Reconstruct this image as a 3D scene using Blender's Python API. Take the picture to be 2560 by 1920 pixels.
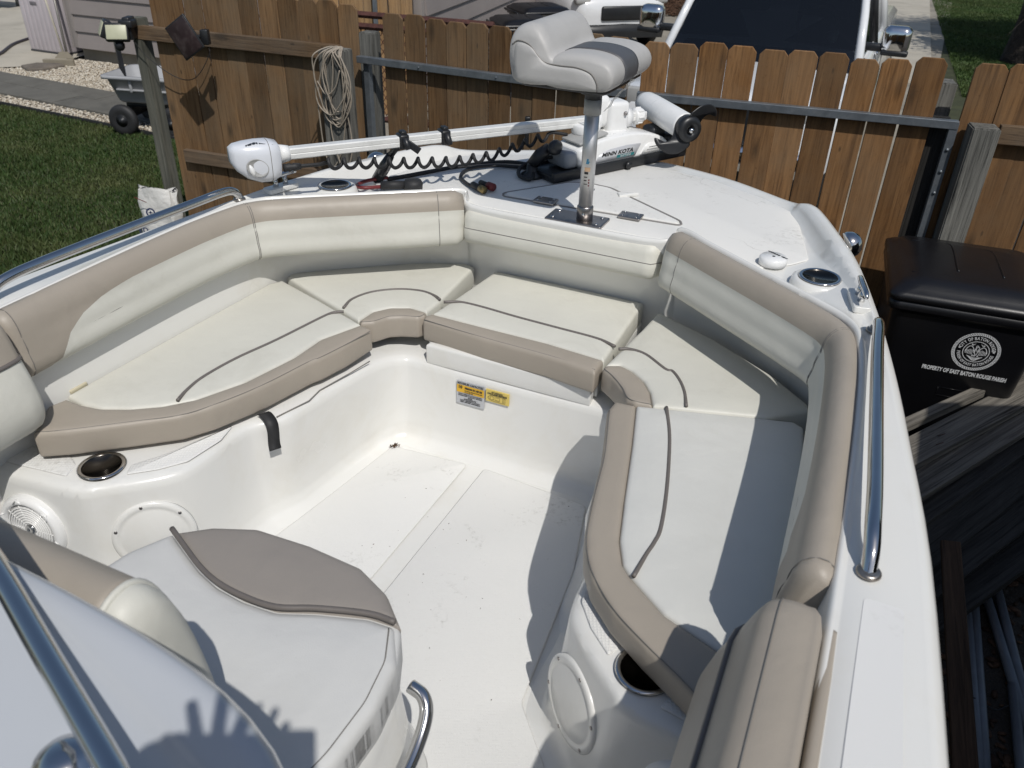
import bpy, bmesh, math, random
import numpy as np
from mathutils import Vector, Matrix
random.seed(7); rng = np.random.default_rng(7)
sc = bpy.context.scene
for o in list(bpy.data.objects): bpy.data.objects.remove(o)
PI = math.pi; R = math.radians

# ------------------------------------------------------------------ camera, sky, sun, exposure
CAMH = 2.6                                   # phone height above the ground
F_PX, PITCH, ROLL = 2050.0, R(31.987), R(1.641)
cam = bpy.data.cameras.new('Camera'); camo = bpy.data.objects.new('Camera', cam); sc.collection.objects.link(camo)
cam.sensor_fit = 'HORIZONTAL'; cam.sensor_width = 9.8; cam.lens = F_PX / 2560 * 9.8
cam.clip_start = 0.02; cam.clip_end = 600
cam.dof.use_dof = True; cam.dof.focus_distance = 2.4; cam.dof.aperture_fstop = 1.9
camo.location = (0, 0, CAMH)
_ca, _sa, _cp, _sp = math.cos(ROLL), math.sin(ROLL), math.cos(PITCH), math.sin(PITCH)
_Rr = np.array([[_ca, _sa, 0], [-_sa, _ca, 0], [0, 0, 1.0]])
_Rp = np.array([[1, 0, 0], [0, -_sp, _cp], [0, -_cp, -_sp]])
RC = _Rp @ _Rr                               # camera (x right, y down, z ahead) to world
M3 = Matrix([[RC[i][0], -RC[i][1], -RC[i][2]] for i in range(3)])
camo.rotation_euler = M3.to_euler()
sc.camera = camo
sc.render.resolution_x, sc.render.resolution_y = 1024, 768

SUN_EL = R(53); LIGHT = Vector((-0.358, 0.934, 0)).normalized() * math.cos(SUN_EL); LIGHT.z = -math.sin(SUN_EL)
sun = bpy.data.lights.new('Sun', 'SUN'); suno = bpy.data.objects.new('Sun', sun); sc.collection.objects.link(suno)
sun.energy = 3.6; sun.angle = R(0.55); sun.color = (1.0, 0.97, 0.92)
suno.rotation_euler = LIGHT.to_track_quat('-Z', 'Y').to_euler(); suno.location = (3, -6, 12)
world = bpy.data.worlds.new('World'); sc.world = world; world.use_nodes = True
wn = world.node_tree; bg = wn.nodes['Background']
sky = wn.nodes.new('ShaderNodeTexSky'); sky.sky_type = 'NISHITA'; sky.sun_disc = False
sky.sun_elevation = SUN_EL; sky.sun_rotation = math.atan2(-LIGHT.x, -LIGHT.y); sky.air_density = 1.2; sky.dust_density = 1.2
wn.links.new(sky.outputs[0], bg.inputs[0]); bg.inputs[1].default_value = 0.09
sc.view_settings.view_transform = 'Standard'; sc.view_settings.look = 'None'
sc.view_settings.exposure = -0.28; sc.view_settings.gamma = 1.0

# ------------------------------------------------------------------ frames
def at(x, y, z):                             # point of the photograph on the level z (relative to the phone)
    r = RC @ np.array([x - 1280.0, y - 960.0, F_PX]); r = r * (z / r[2])
    return Vector((r[0], r[1], z + CAMH))
TILE = dict(A=(0, 0), B=(800, 0), C=(1660, 0), D=(0, 600), E=(800, 600), F=(1660, 600), G=(0, 1245), H=(800, 1245), I=(1660, 1245))
TK = 900 / 2212
def q(t, x, y): return TILE[t][0] + TK * x, TILE[t][1] + TK * y
BA = R(24); BS = (math.cos(BA), -math.sin(BA)); BW = (math.sin(BA), math.cos(BA)); BC = 0.82
def BF(u, v, z):                             # boat frame: u to starboard, v to the bow, z relative to the phone
    s = u - BC
    return Vector((BS[0] * s + BW[0] * v, BS[1] * s + BW[1] * v, z + CAMH))
def uv(z, st):                               # traced points of the photograph in the boat frame, on level z
    out = []; t = None
    for w in st.split():
        if w in TILE: t = w; continue
        x, y = map(float, w.split(',')); p = at(*q(t, x, y), z)
        out.append((p.x * BS[0] + p.y * BS[1] + BC, p.x * BW[0] + p.y * BW[1]))
    return out

# ------------------------------------------------------------------ objects
COL = sc.collection
ORG = {}
def tag(o, label=None, cat=None, group=None, kind=None):
    if label: o['label'] = label
    if cat: o['category'] = cat
    if group: o['group'] = group
    if kind: o['kind'] = kind
    return o
def thing(name, label, cat, loc, rz=0.0, group=None, local=False):
    o = bpy.data.objects.new(name, None); COL.objects.link(o); o.empty_display_size = 0.1
    o.location = loc; o.rotation_euler = (0, 0, rz)
    ORG[o.name] = Vector((0, 0, 0)) if local else Vector(loc)
    return tag(o, label, cat, group)
def mk(name, verts, faces, mat=None, parent=None, smooth=True, xf=None, label=None, kind=None, loc=None, flat_ang=None):
    V = [Vector(xf(*v)) if xf else Vector(v) for v in verts]
    if parent is not None: og = ORG[parent.name]
    elif loc is not None: og = Vector(loc)
    else: og = Vector((0, 0, 0))
    me = bpy.data.meshes.new(name); me.from_pydata([tuple(v - og) for v in V], [], faces)
    me.validate(); me.update()
    bm = bmesh.new(); bm.from_mesh(me); bmesh.ops.recalc_face_normals(bm, faces=bm.faces); bm.to_mesh(me); bm.free()
    o = bpy.data.objects.new(name, me); COL.objects.link(o)
    if parent is not None: o.parent = parent; ORG[o.name] = ORG[parent.name]
    else: o.location = og; ORG[o.name] = og
    if mat: me.materials.append(mat)
    if smooth:
        for p in me.polygons: p.use_smooth = True
        if flat_ang is not None: me.set_sharp_from_angle(angle=R(flat_ang))
    return tag(o, label, None, None, kind)
def join(*parts):                            # [(verts, faces), ...] -> one
    V, Fc = [], []
    for v, f in parts:
        k = len(V); V += list(v); Fc += [tuple(i + k for i in a) for a in f]
    return V, Fc
# ------------------------------------------------------------------ shapes (return verts, faces)
def box(c, s, b=0.0, m=None, seg=2):
    bm = bmesh.new(); bmesh.ops.create_cube(bm, size=1.0)
    for v in bm.verts: v.co = Vector((v.co.x * s[0], v.co.y * s[1], v.co.z * s[2]))
    if b > 0: bmesh.ops.bevel(bm, geom=bm.edges[:], offset=b, segments=seg, affect='EDGES', profile=0.5)
    V = [Vector(v.co) for v in bm.verts]; bm.verts.index_update()
    Fc = [tuple(v.index for v in f.verts) for f in bm.faces]; bm.free()
    T = (m if m is not None else Matrix.Identity(4))
    V = [Vector(c) + (T.to_3x3() @ v) for v in V]
    return V, Fc
def grid(rows, cu=False, cv=False, cap0=False, cap1=False):
    n = len(rows[0]); V = [p for r in rows for p in r]; Fc = []; m = len(rows)
    for i in range(m if cu else m - 1):
        for j in range(n if cv else n - 1):
            i2, j2 = (i + 1) % m, (j + 1) % n
            Fc.append((i * n + j, i * n + j2, i2 * n + j2, i2 * n + j))
    if cap0: Fc.append(tuple(range(n - 1, -1, -1)))
    if cap1: Fc.append(tuple(range((m - 1) * n, m * n)))
    return V, Fc
def cr(pts, n=6, closed=False):              # Catmull-Rom through the points
    P = [Vector(p) for p in pts]; out = []
    m = len(P)
    for i in range(m if closed else m - 1):
        p1, p2 = P[i], P[(i + 1) % m]
        p0 = P[i - 1] if (i > 0 or closed) else p1 * 2 - p2
        p3 = P[(i + 2) % m] if (i + 2 < m or closed) else p2 * 2 - p1
        for k in range(n):
            t = k / n
            out.append(0.5 * ((2 * p1) + (p2 - p0) * t + (2 * p0 - 5 * p1 + 4 * p2 - p3) * t * t + (3 * p1 - p0 - 3 * p2 + p3) * t ** 3))
    if not closed: out.append(P[-1])
    return out
def tube(pts, r, seg=10, closed=False, caps=True, flat=1.0, up=None):
    P = [Vector(p) for p in pts]; n = len(P); rows = []; N = None
    for i in range(n):
        a = P[i - 1] if (i > 0 or closed) else P[i]; b = P[(i + 1) % n] if (i < n - 1 or closed) else P[i]
        T = (b - a).normalized() if (b - a).length > 1e-9 else Vector((0, 0, 1))
        if N is None:
            h = Vector(up) if up else (Vector((0, 0, 1)) if abs(T.z) < 0.9 else Vector((1, 0, 0)))
            N = (h - T * h.dot(T)).normalized()
        else:
            N = N - T * N.dot(T); N = N.normalized() if N.length > 1e-9 else Vector((1, 0, 0))
        B = T.cross(N); rr = r[i] if isinstance(r, (list, tuple)) else r
        rows.append([P[i] + N * (math.cos(2 * PI * k / seg) * rr * flat) + B * (math.sin(2 * PI * k / seg) * rr) for k in range(seg)])
    return grid(rows, cu=closed, cv=True, cap0=caps and not closed, cap1=caps and not closed)
def lathe(prof, c=(0, 0, 0), axis=(0, 0, 1), seg=32, ref=None, a0=0, cap=True):
    A = Vector(axis).normalized(); h = Vector(ref) if ref else (Vector((1, 0, 0)) if abs(A.x) < 0.9 else Vector((0, 1, 0)))
    X = (h - A * h.dot(A)).normalized(); Y = A.cross(X); c = Vector(c)
    rows = [[c + A * z + (X * math.cos(2 * PI * k / seg + a0) + Y * math.sin(2 * PI * k / seg + a0)) * r for k in range(seg)] for r, z in prof]
    return grid(rows, cv=True, cap0=cap and prof[0][0] > 1e-6, cap1=cap and prof[-1][0] > 1e-6)
def outline(pts, d=0.02, step=0.05, it=2):   # closed 2-D outline, corners rounded by about d
    P = [Vector((p[0], p[1])) for p in pts]; n = len(P); Q = []
    for i in range(n):
        a, b = P[i], P[(i + 1) % n]; L = (b - a).length
        if L < 1e-6: continue
        Q.append(a); dd = min(d, L * 0.4); t = (b - a) / L
        k = max(0, int((L - 2 * dd) / step))
        Q.append(a + t * dd)
        for j in range(1, k + 1): Q.append(a + t * (dd + (L - 2 * dd) * j / (k + 1)))
        Q.append(b - t * dd)
    for _ in range(it):
        S = []
        for i in range(len(Q)):
            a, b = Q[i], Q[(i + 1) % len(Q)]; S += [a * 0.75 + b * 0.25, a * 0.25 + b * 0.75]
        Q = S
    A = sum(Q[i].x * Q[(i + 1) % len(Q)].y - Q[(i + 1) % len(Q)].x * Q[i].y for i in range(len(Q)))
    if A < 0: Q.reverse()
    out = [Q[0]]
    for p in Q[1:]:
        if (p - out[-1]).length > 0.0012: out.append(p)
    return out
def inset(Q, d):
    n = len(Q); out = []
    for i in range(n):
        t = (Q[(i + 1) % n] - Q[i - 1]); t = t.normalized() if t.length > 1e-9 else Vector((1, 0))
        out.append(Q[i] + Vector((-t.y, t.x)) * d)
    return out
def pad(pts, zt, zb, r=0.015, crown=0.004, d=0.02, raw=False, zf=None, deep=True):
    Q = pts if raw else outline(pts, d)          # soft cushion: side walls, rolled edge, crowned top
    n = len(Q); B = np.array([[p.x, p.y] for p in Q]); A1, A2 = B, np.roll(B, -1, 0)
    def dist(P):
        P = np.asarray(P)[:, None, :]; e = (A2 - A1)[None]; t = np.clip(((P - A1[None]) * e).sum(-1) / np.maximum((e * e).sum(-1), 1e-12), 0, 1)
        return np.sqrt((((P - A1[None] - e * t[..., None])) ** 2).sum(-1)).min(1)
    def inn(P):
        X, Y = P[:, 0], P[:, 1]; k = np.zeros(len(P), bool)
        for i in range(n):
            x1, y1 = B[i]; x2, y2 = B[(i + 1) % n]
            k ^= ((y1 > Y) != (y2 > Y)) & (X < (x2 - x1) * (Y - y1) / (y2 - y1 + 1e-15) + x1)
        return k
    cand = []
    for f in (0.15, 0.45, 1.0, 1.8):
        C = np.array([[p.x, p.y] for p in inset(Q, r * f)]); k = inn(C); C = C[k]
        if len(C): C = C[dist(C) > r * f * 0.93]
        if len(C): cand.append(C[::(1 if f < 1.5 else 2)])
    lo, hi = B.min(0), B.max(0); g = 0.024 if deep else 0.03
    GX, GY = np.meshgrid(np.arange(lo[0], hi[0], g), np.arange(lo[1], hi[1], g)); C = np.stack([GX.ravel(), GY.ravel()], 1)
    C = C[inn(C)] if len(C) else C
    if len(C): C = C[dist(C) > r * 2.4]
    if len(C): cand.append(C)
    IN = np.concatenate(cand) if cand else np.zeros((0, 2))
    from mathutils.geometry import delaunay_2d_cdt
    vs, es, fs, ov, oe, of = delaunay_2d_cdt([Vector(p) for p in B] + [Vector(p) for p in IN], [], [list(range(n))], 1, 1e-6)
    P = np.array([[v.x, v.y] for v in vs]); D = dist(P)
    t = np.clip(D / r, 0, 1); Z = zt - r * (1 - np.sqrt(np.maximum(0, 1 - (1 - t) ** 2))); u = np.clip((D - r) / max(r * 3.0, 0.03), 0, 1); Z = Z + crown * u * u * (3 - 2 * u)
    bi = {}
    for k, o in enumerate(ov):
        for i in o:
            if i < n: bi[i] = k
    V = [Vector((x, y, z)) for (x, y), z in zip(P, Z)]; Fc = [tuple(f) for f in fs]
    prev = [bi.get(i) for i in range(n)]
    ring = [i for i in range(n) if prev[i] is not None]; cur = [prev[i] for i in ring]; q0 = len(V)
    for dd, z in ((0, zb + r * 0.7), (r * 0.12, zb + r * 0.25), (r * 0.5, zb)):
        I_ = inset(Q, dd); k0 = len(V); V += [Vector((I_[i].x, I_[i].y, z)) for i in ring]; nx = list(range(k0, k0 + len(ring))); m = len(ring)
        for j in range(m): Fc.append((cur[j], cur[(j + 1) % m], nx[(j + 1) % m], nx[j]))
        cur = nx
    Fc.append(tuple(cur[::-1]))
    return V, Fc
def rrect(w, d, r, n=5, cx=0.0, cy=0.0):     # rounded rectangle with a fixed number of points
    r = min(r, w * 0.49, d * 0.49); out = []
    for k, (sx, sy) in enumerate(((1, -1), (1, 1), (-1, 1), (-1, -1))):
        for j in range(n + 1):
            a = -PI / 2 + k * PI / 2 + (PI / 2) * j / n
            out.append(Vector((cx + sx * (w / 2 - r) + r * math.cos(a), cy + sy * (d / 2 - r) + r * math.sin(a))))
    return out
def prism(pts, z0, z1, bev=0.0):             # plain extruded outline, already ordered
    Q = [Vector((p[0], p[1])) for p in pts]
    A = sum(Q[i].x * Q[(i + 1) % len(Q)].y - Q[(i + 1) % len(Q)].x * Q[i].y for i in range(len(Q)))
    if A < 0: Q.reverse()
    if bev > 0:
        lv = [(bev, z0), (0, z0 + bev), (0, z1 - bev), (bev, z1)]
    else: lv = [(0, z0), (0, z1)]
    rows = [[Vector((p.x, p.y, z)) for p in inset(Q, d_)] for d_, z in lv]
    return grid(rows, cv=True, cap0=True, cap1=True)
def mx(V, M): return [M @ Vector(v) for v in V]
def frame(o, x, y):                          # matrix from an origin and two directions
    x = Vector(x).normalized(); y = Vector(y); y = (y - x * y.dot(x)).normalized(); z = x.cross(y)
    return Matrix(((x.x, y.x, z.x, o[0]), (x.y, y.y, z.y, o[1]), (x.z, y.z, z.z, o[2]), (0, 0, 0, 1)))
def text(s, size, bold=0.0, align='CENTER', shear=0.0, spacing=1.0):
    cu = bpy.data.curves.new('t', 'FONT'); cu.body = s; cu.size = size; cu.align_x = align; cu.align_y = 'CENTER'
    cu.offset = bold; cu.shear = shear; cu.space_character = spacing; cu.resolution_u = 3
    o = bpy.data.objects.new('t', cu); COL.objects.link(o)
    dg = bpy.context.evaluated_depsgraph_get(); me = bpy.data.meshes.new_from_object(o.evaluated_get(dg))
    V = [Vector(v.co) for v in me.vertices]; Fc = [tuple(p.vertices) for p in me.polygons]
    bpy.data.objects.remove(o); bpy.data.curves.remove(cu); bpy.data.meshes.remove(me)
    return V, Fc
def copy_tree(o, parent=None):
    c = o.copy(); COL.objects.link(c)
    if parent is not None: c.parent = parent
    ORG[c.name] = ORG.get(o.name, Vector((0, 0, 0)))
    for ch in list(o.children): copy_tree(ch, c)
    return c

# ------------------------------------------------------------------ materials
def nm(name):
    m = bpy.data.materials.new(name); m.use_nodes = True
    return m, m.node_tree, m.node_tree.nodes['Principled BSDF']
def N(t, typ, **kw):
    n = t.nodes.new(typ)
    for k, v in kw.items(): setattr(n, k, v)
    return n
def coords(t, scale=(1, 1, 1), rnd=False, use='Object'):
    tc = N(t, 'ShaderNodeTexCoord'); mp = N(t, 'ShaderNodeMapping'); mp.inputs['Scale'].default_value = scale
    src = tc.outputs[use]
    if use == 'World': src = None
    t.links.new(src, mp.inputs['Vector'])
    if rnd:
        oi = N(t, 'ShaderNodeObjectInfo'); ml = N(t, 'ShaderNodeMath', operation='MULTIPLY'); ml.inputs[1].default_value = 37.0
        t.links.new(oi.outputs['Random'], ml.inputs[0])
        cb = N(t, 'ShaderNodeCombineXYZ')
        for i in range(3): t.links.new(ml.outputs[0], cb.inputs[i])
        t.links.new(cb.outputs[0], mp.inputs['Location'])
    return mp.outputs[0]
def noise(t, vec, scale, detail=4, rough=0.55, dist=0.0):
    n = N(t, 'ShaderNodeTexNoise'); n.inputs['Scale'].default_value = scale; n.inputs['Detail'].default_value = detail
    n.inputs['Roughness'].default_value = rough; n.inputs['Distortion'].default_value = dist
    t.links.new(vec, n.inputs['Vector']); return n.outputs[0]
def ramp(t, fac, stops):
    r = N(t, 'ShaderNodeValToRGB'); el = r.color_ramp.elements
    while len(el) < len(stops): el.new(0.5)
    for e, (p, c) in zip(el, stops): e.position = p; e.color = (c[0], c[1], c[2], 1) if not isinstance(c, (int, float)) else (c, c, c, 1)
    t.links.new(fac, r.inputs[0]); return r.outputs[0]
def mixc(t, fac, a, b, mode='MIX'):
    m = N(t, 'ShaderNodeMix', data_type='RGBA', blend_type=mode)
    for inp, v in ((m.inputs['Factor'], fac), (m.inputs['A'], a), (m.inputs['B'], b)):
        if isinstance(v, (int, float)): inp.default_value = v
        elif isinstance(v, tuple): inp.default_value = (*v, 1)
        else: t.links.new(v, inp)
    return m.outputs['Result']
def bumpn(t, bs, h, strength=0.2, dist=0.01, prev=None):
    b = N(t, 'ShaderNodeBump'); b.inputs['Strength'].default_value = strength; b.inputs['Distance'].default_value = dist
    t.links.new(h, b.inputs['Height'])
    if prev is not None: t.links.new(prev, b.inputs['Normal'])
    t.links.new(b.outputs[0], bs.inputs['Normal']); return b.outputs[0]
def plain(name, c, rough=0.5, metal=0.0, var=0.12, vs=6.0, bump=0.0, bs_=120.0, coat=0.0, dirt=None, dscale=3.0, damt=0.3, bd=0.002, spec=0.5):
    m, t, b = nm(name); v = coords(t)
    n = noise(t, v, vs, 5)
    lo = tuple(x * (1 - var) for x in c); hi = tuple(min(1, x * (1 + var)) for x in c)
    col = ramp(t, n, [(0.25, lo), (0.75, hi)])
    if dirt:
        d = ramp(t, noise(t, v, dscale, 6, 0.65, 0.4), [(0.5, 0.0), (0.78, 1.0)])
        ml = N(t, 'ShaderNodeMath', operation='MULTIPLY'); ml.inputs[1].default_value = damt; t.links.new(d, ml.inputs[0])
        col = mixc(t, ml.outputs[0], col, dirt)
    t.links.new(col, b.inputs['Base Color'])
    rr = N(t, 'ShaderNodeMapRange'); rr.inputs['To Min'].default_value = max(0.02, rough - 0.06); rr.inputs['To Max'].default_value = min(1, rough + 0.08)
    t.links.new(noise(t, v, vs * 2.3, 4), rr.inputs['Value']); t.links.new(rr.outputs[0], b.inputs['Roughness'])
    b.inputs['Metallic'].default_value = metal; b.inputs['Coat Weight'].default_value = coat; b.inputs['Specular IOR Level'].default_value = spec
    b.inputs['Coat Roughness'].default_value = 0.08
    if bump: bumpn(t, b, noise(t, v, bs_, 3), bump, bd)
    return m
def vinyl(name, c, grime=(0.40, 0.38, 0.31), amt=0.32):
    m, t, b = nm(name); v = coords(t)
    col = ramp(t, noise(t, v, 2.2, 5), [(0.3, tuple(x * 0.94 for x in c)), (0.7, tuple(min(1, x * 1.04) for x in c))])
    d = ramp(t, noise(t, v, 5.5, 7, 0.7, 0.6), [(0.53, 0.0), (0.8, 1.0)])
    ml = N(t, 'ShaderNodeMath', operation='MULTIPLY'); ml.inputs[1].default_value = amt; t.links.new(d, ml.inputs[0])
    col = mixc(t, ml.outputs[0], col, grime)
    sp = ramp(t, noise(t, v, 160, 2), [(0.70, 0.0), (0.78, 1.0)])
    pch = ramp(t, noise(t, v, 3.1, 3), [(0.5, 0.0), (0.65, 0.35)])
    ml2 = N(t, 'ShaderNodeMath', operation='MULTIPLY'); t.links.new(sp, ml2.inputs[0]); t.links.new(pch, ml2.inputs[1])
    col = mixc(t, ml2.outputs[0], col, (0.3, 0.29, 0.26))
    t.links.new(col, b.inputs['Base Color']); b.inputs['Roughness'].default_value = 0.47; b.inputs['Specular IOR Level'].default_value = 0.45
    vo = N(t, 'ShaderNodeTexVoronoi'); vo.inputs['Scale'].default_value = 420; t.links.new(v, vo.inputs['Vector'])
    p = bumpn(t, b, vo.outputs['Distance'], 0.12, 0.0012)
    bumpn(t, b, noise(t, v, 9, 3, 0.5, 0.3), 0.35, 0.010, p)
    return m
def nonskid(name, c, scale=330.0, stain=0.3, depth=0.35, cracks=False):
    m, t, b = nm(name); v = coords(t)
    col = ramp(t, noise(t, v, 1.6, 5), [(0.3, tuple(x * 0.95 for x in c)), (0.7, c)])
    d = ramp(t, noise(t, v, 3.7, 8, 0.72, 0.8), [(0.55, 0.0), (0.75, 1.0)])
    sp = ramp(t, noise(t, v, 90, 3, 0.6), [(0.48, 0.0), (0.66, 1.0)])
    ml = N(t, 'ShaderNodeMath', operation='MULTIPLY'); t.links.new(d, ml.inputs[0]); t.links.new(sp, ml.inputs[1])
    ml2 = N(t, 'ShaderNodeMath', operation='MULTIPLY'); ml2.inputs[1].default_value = stain; t.links.new(ml.outputs[0], ml2.inputs[0])
    col = mixc(t, ml2.outputs[0], col, (0.30, 0.285, 0.25))
    if cracks:                                # hairline crazing
        dv = N(t, 'ShaderNodeVectorMath', operation='ADD'); nz = N(t, 'ShaderNodeTexNoise'); nz.inputs['Scale'].default_value = 9; nz.inputs['Detail'].default_value = 6; t.links.new(v, nz.inputs['Vector'])
        sc_n = N(t, 'ShaderNodeVectorMath', operation='SCALE'); sc_n.inputs['Scale'].default_value = 0.16; t.links.new(nz.outputs['Color'], sc_n.inputs[0]); t.links.new(v, dv.inputs[0]); t.links.new(sc_n.outputs[0], dv.inputs[1])
        ve = N(t, 'ShaderNodeTexVoronoi', feature='DISTANCE_TO_EDGE'); ve.inputs['Scale'].default_value = 4.2; t.links.new(dv.outputs[0], ve.inputs['Vector'])
        ln_ = ramp(t, ve.outputs['Distance'], [(0.0, 0.8), (0.009, 0.0)]); ms = ramp(t, noise(t, v, 4.5, 3), [(0.50, 0.0), (0.62, 0.55)])
        mm_ = N(t, 'ShaderNodeMath', operation='MULTIPLY'); t.links.new(ln_, mm_.inputs[0]); t.links.new(ms, mm_.inputs[1]); col = mixc(t, mm_.outputs[0], col, (0.22, 0.20, 0.17))
    t.links.new(col, b.inputs['Base Color']); b.inputs['Roughness'].default_value = 0.55
    vo = N(t, 'ShaderNodeTexVoronoi', feature='F1', distance='CHEBYCHEV'); vo.inputs['Scale'].default_value = scale
    vo.inputs['Randomness'].default_value = 0.08; t.links.new(v, vo.inputs['Vector'])
    bumpn(t, b, vo.outputs['Distance'], depth, 0.0045)
    return m
def wood(name, dark, light, grey=None, gfac=0.4, grain=(26, 26, 1.3), rough=0.8, rv=0.35, crack=0.6, knots=True):
    m, t, b = nm(name); v = coords(t, grain, rnd=True); v1 = coords(t, (1, 1, 1), rnd=True)
    vs = coords(t, tuple(4.0 if g > 5 else 0.35 for g in grain), rnd=True)
    g = noise(t, v, 2.2, 9, 0.68, 0.9)
    col = ramp(t, g, [(0.34, tuple(a * 0.75 for a in dark)), (0.47, tuple((a * 0.45 + c * 0.55) for a, c in zip(dark, light))), (0.62, tuple(c * 1.08 for c in light))])
    br = ramp(t, noise(t, vs, 1.3, 5, 0.6, 0.8), [(0.42, 0.0), (0.66, 0.55)])
    col = mixc(t, br, col, tuple(a * 0.72 + c * 0.10 for a, c in zip(dark, light)))
    if knots:
        v2 = coords(t, (6.5, 0.02, 2.3) if grain[2] < 5 else (2.4, 0.02, 6), rnd=True)
        vo = N(t, 'ShaderNodeTexVoronoi'); vo.inputs['Scale'].default_value = 1.0; t.links.new(v2, vo.inputs['Vector'])
        nz = N(t, 'ShaderNodeMath', operation='MULTIPLY_ADD'); nz.inputs[1].default_value = 0.10; t.links.new(g, nz.inputs[0]); t.links.new(vo.outputs['Distance'], nz.inputs[2])
        v3 = coords(t, (11.0, 0.02, 4.5) if grain[2] < 5 else (4.5, 0.02, 11.0), rnd=True); vk = N(t, 'ShaderNodeTexVoronoi'); vk.inputs['Scale'].default_value = 1.0; t.links.new(v3, vk.inputs['Vector'])
        col = mixc(t, ramp(t, vk.outputs['Distance'], [(0.05, 0.8), (0.09, 0.0)]), col, tuple(x * 0.35 for x in dark))
        col = mixc(t, ramp(t, nz.outputs[0], [(0.10, 0.9), (0.15, 0.55), (0.24, 0.0)]), col, tuple(x * 0.38 for x in dark))
    if grey:
        gf = ramp(t, noise(t, v1, 1.9, 6, 0.65), [(0.34, 0.0), (0.70, gfac)])
        col = mixc(t, gf, col, grey)
        sp = ramp(t, noise(t, v1, 55, 3, 0.6), [(0.62, 0.0), (0.75, 0.35)]); col = mixc(t, sp, col, tuple(x * 0.5 for x in dark))
    oi = N(t, 'ShaderNodeObjectInfo'); mr = N(t, 'ShaderNodeMapRange'); mr.inputs['To Min'].default_value = 1 - rv; mr.inputs['To Max'].default_value = 1 + rv * 0.6
    t.links.new(oi.outputs['Random'], mr.inputs['Value'])
    cb = N(t, 'ShaderNodeCombineXYZ')
    for i in range(3): t.links.new(mr.outputs[0], cb.inputs[i])
    col = mixc(t, 1.0, col, cb.outputs[0], 'MULTIPLY')
    t.links.new(col, b.inputs['Base Color']); b.inputs['Roughness'].default_value = rough; b.inputs['Specular IOR Level'].default_value = 0.25
    bumpn(t, b, g, crack, 0.004)
    return m
def island(name, cols, rough=0.8, bump=0.0, patch=None):  # colour picked per small piece
    m, t, b = nm(name); ge = N(t, 'ShaderNodeNewGeometry')
    k = len(cols); col = ramp(t, ge.outputs['Random Per Island'], [(i / max(1, k - 1), c) for i, c in enumerate(cols)])
    v = coords(t); col = mixc(t, ramp(t, noise(t, v, 60, 3), [(0.35, 0.0), (0.75, 0.35)]), col, tuple(x * 0.5 for x in cols[0]))
    if patch:
        col = mixc(t, ramp(t, noise(t, v, 1.1, 5, 0.65), [(0.46, 0.0), (0.70, 0.75)]), col, patch)
        col = mixc(t, ramp(t, noise(t, v, 3.7, 3), [(0.35, 0.5), (0.6, 0.0)]), col, tuple(x * 0.55 for x in cols[1]))
    t.links.new(col, b.inputs['Base Color']); b.inputs['Roughness'].default_value = rough; b.inputs['Specular IOR Level'].default_value = 0.3
    return m
MA = {}
MA['gel'] = plain('white_gelcoat', (0.74, 0.735, 0.705), 0.24, var=0.025, vs=2.0, dirt=(0.56, 0.51, 0.40), dscale=4.5, damt=0.30, coat=0.25)
MA['gel_cool'] = plain('glossy_console_gelcoat', (0.47, 0.49, 0.52), 0.12, var=0.02, vs=2.0, coat=0.6)
MA['floor'] = nonskid('nonskid_floor', (0.765, 0.76, 0.735), 150.0, 0.9, 0.55)
MA['deck'] = nonskid('nonskid_deck', (0.80, 0.79, 0.755), 300.0, 0.7, 0.4, True)
MA['white'] = vinyl('cream_white_vinyl', (0.64, 0.63, 0.565))
MA['white2'] = vinyl('cool_white_vinyl', (0.655, 0.652, 0.615), amt=0.16)
MA['white3'] = vinyl('grey_white_vinyl', (0.62, 0.618, 0.60), amt=0.12)
MA['tan2'] = vinyl('grey_taupe_vinyl', (0.285, 0.258, 0.232), grime=(0.2, 0.19, 0.18), amt=0.2)
MA['tan'] = vinyl('taupe_vinyl', (0.365, 0.322, 0.268), grime=(0.24, 0.21, 0.18), amt=0.25)
MA['welt'] = plain('grey_brown_welt', (0.145, 0.13, 0.12), 0.5, var=0.08, vs=30)
MA['stitch'] = plain('grey_stitching', (0.20, 0.19, 0.175), 0.8)
MA['steel'] = plain('polished_stainless', (0.62, 0.62, 0.62), 0.10, 1.0, var=0.05, vs=12)
MA['cup'] = plain('shaded_cup_steel', (0.085, 0.078, 0.07), 0.22, 1.0, var=0.15, vs=20)  # steel darkened in colour to stand for the dim reflections inside
MA['steel_dull'] = plain('brushed_aluminium', (0.62, 0.62, 0.62), 0.42, 0.85, var=0.08, vs=20, bump=0.05, bs_=300)
MA['plate'] = plain('dull_steel_plate', (0.33, 0.31, 0.30), 0.32, 1.0, var=0.25, vs=14)
MA['black'] = plain('black_plastic', (0.016, 0.017, 0.019), 0.38, var=0.2, vs=10, bump=0.05, bs_=200)
MA['rubber'] = plain('black_rubber', (0.02, 0.02, 0.021), 0.6, var=0.2, vs=14)
MA['dark'] = plain('near_black', (0.006, 0.006, 0.008), 0.6)
MA['white_pl'] = plain('white_plastic', (0.80, 0.80, 0.79), 0.28, var=0.03, vs=9, coat=0.2, dirt=(0.5, 0.48, 0.42), dscale=8, damt=0.2)
MA['alu_white'] = plain('white_anodised_shaft', (0.76, 0.76, 0.74), 0.33, 0.1, var=0.07, vs=16, dirt=(0.4, 0.4, 0.38), dscale=20, damt=0.35)
MA['grey_pl'] = plain('silver_grey_plastic', (0.36, 0.36, 0.35), 0.4)
MA['seat_grey'] = vinyl('light_grey_vinyl', (0.46, 0.45, 0.435), grime=(0.25, 0.25, 0.25), amt=0.35)
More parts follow.
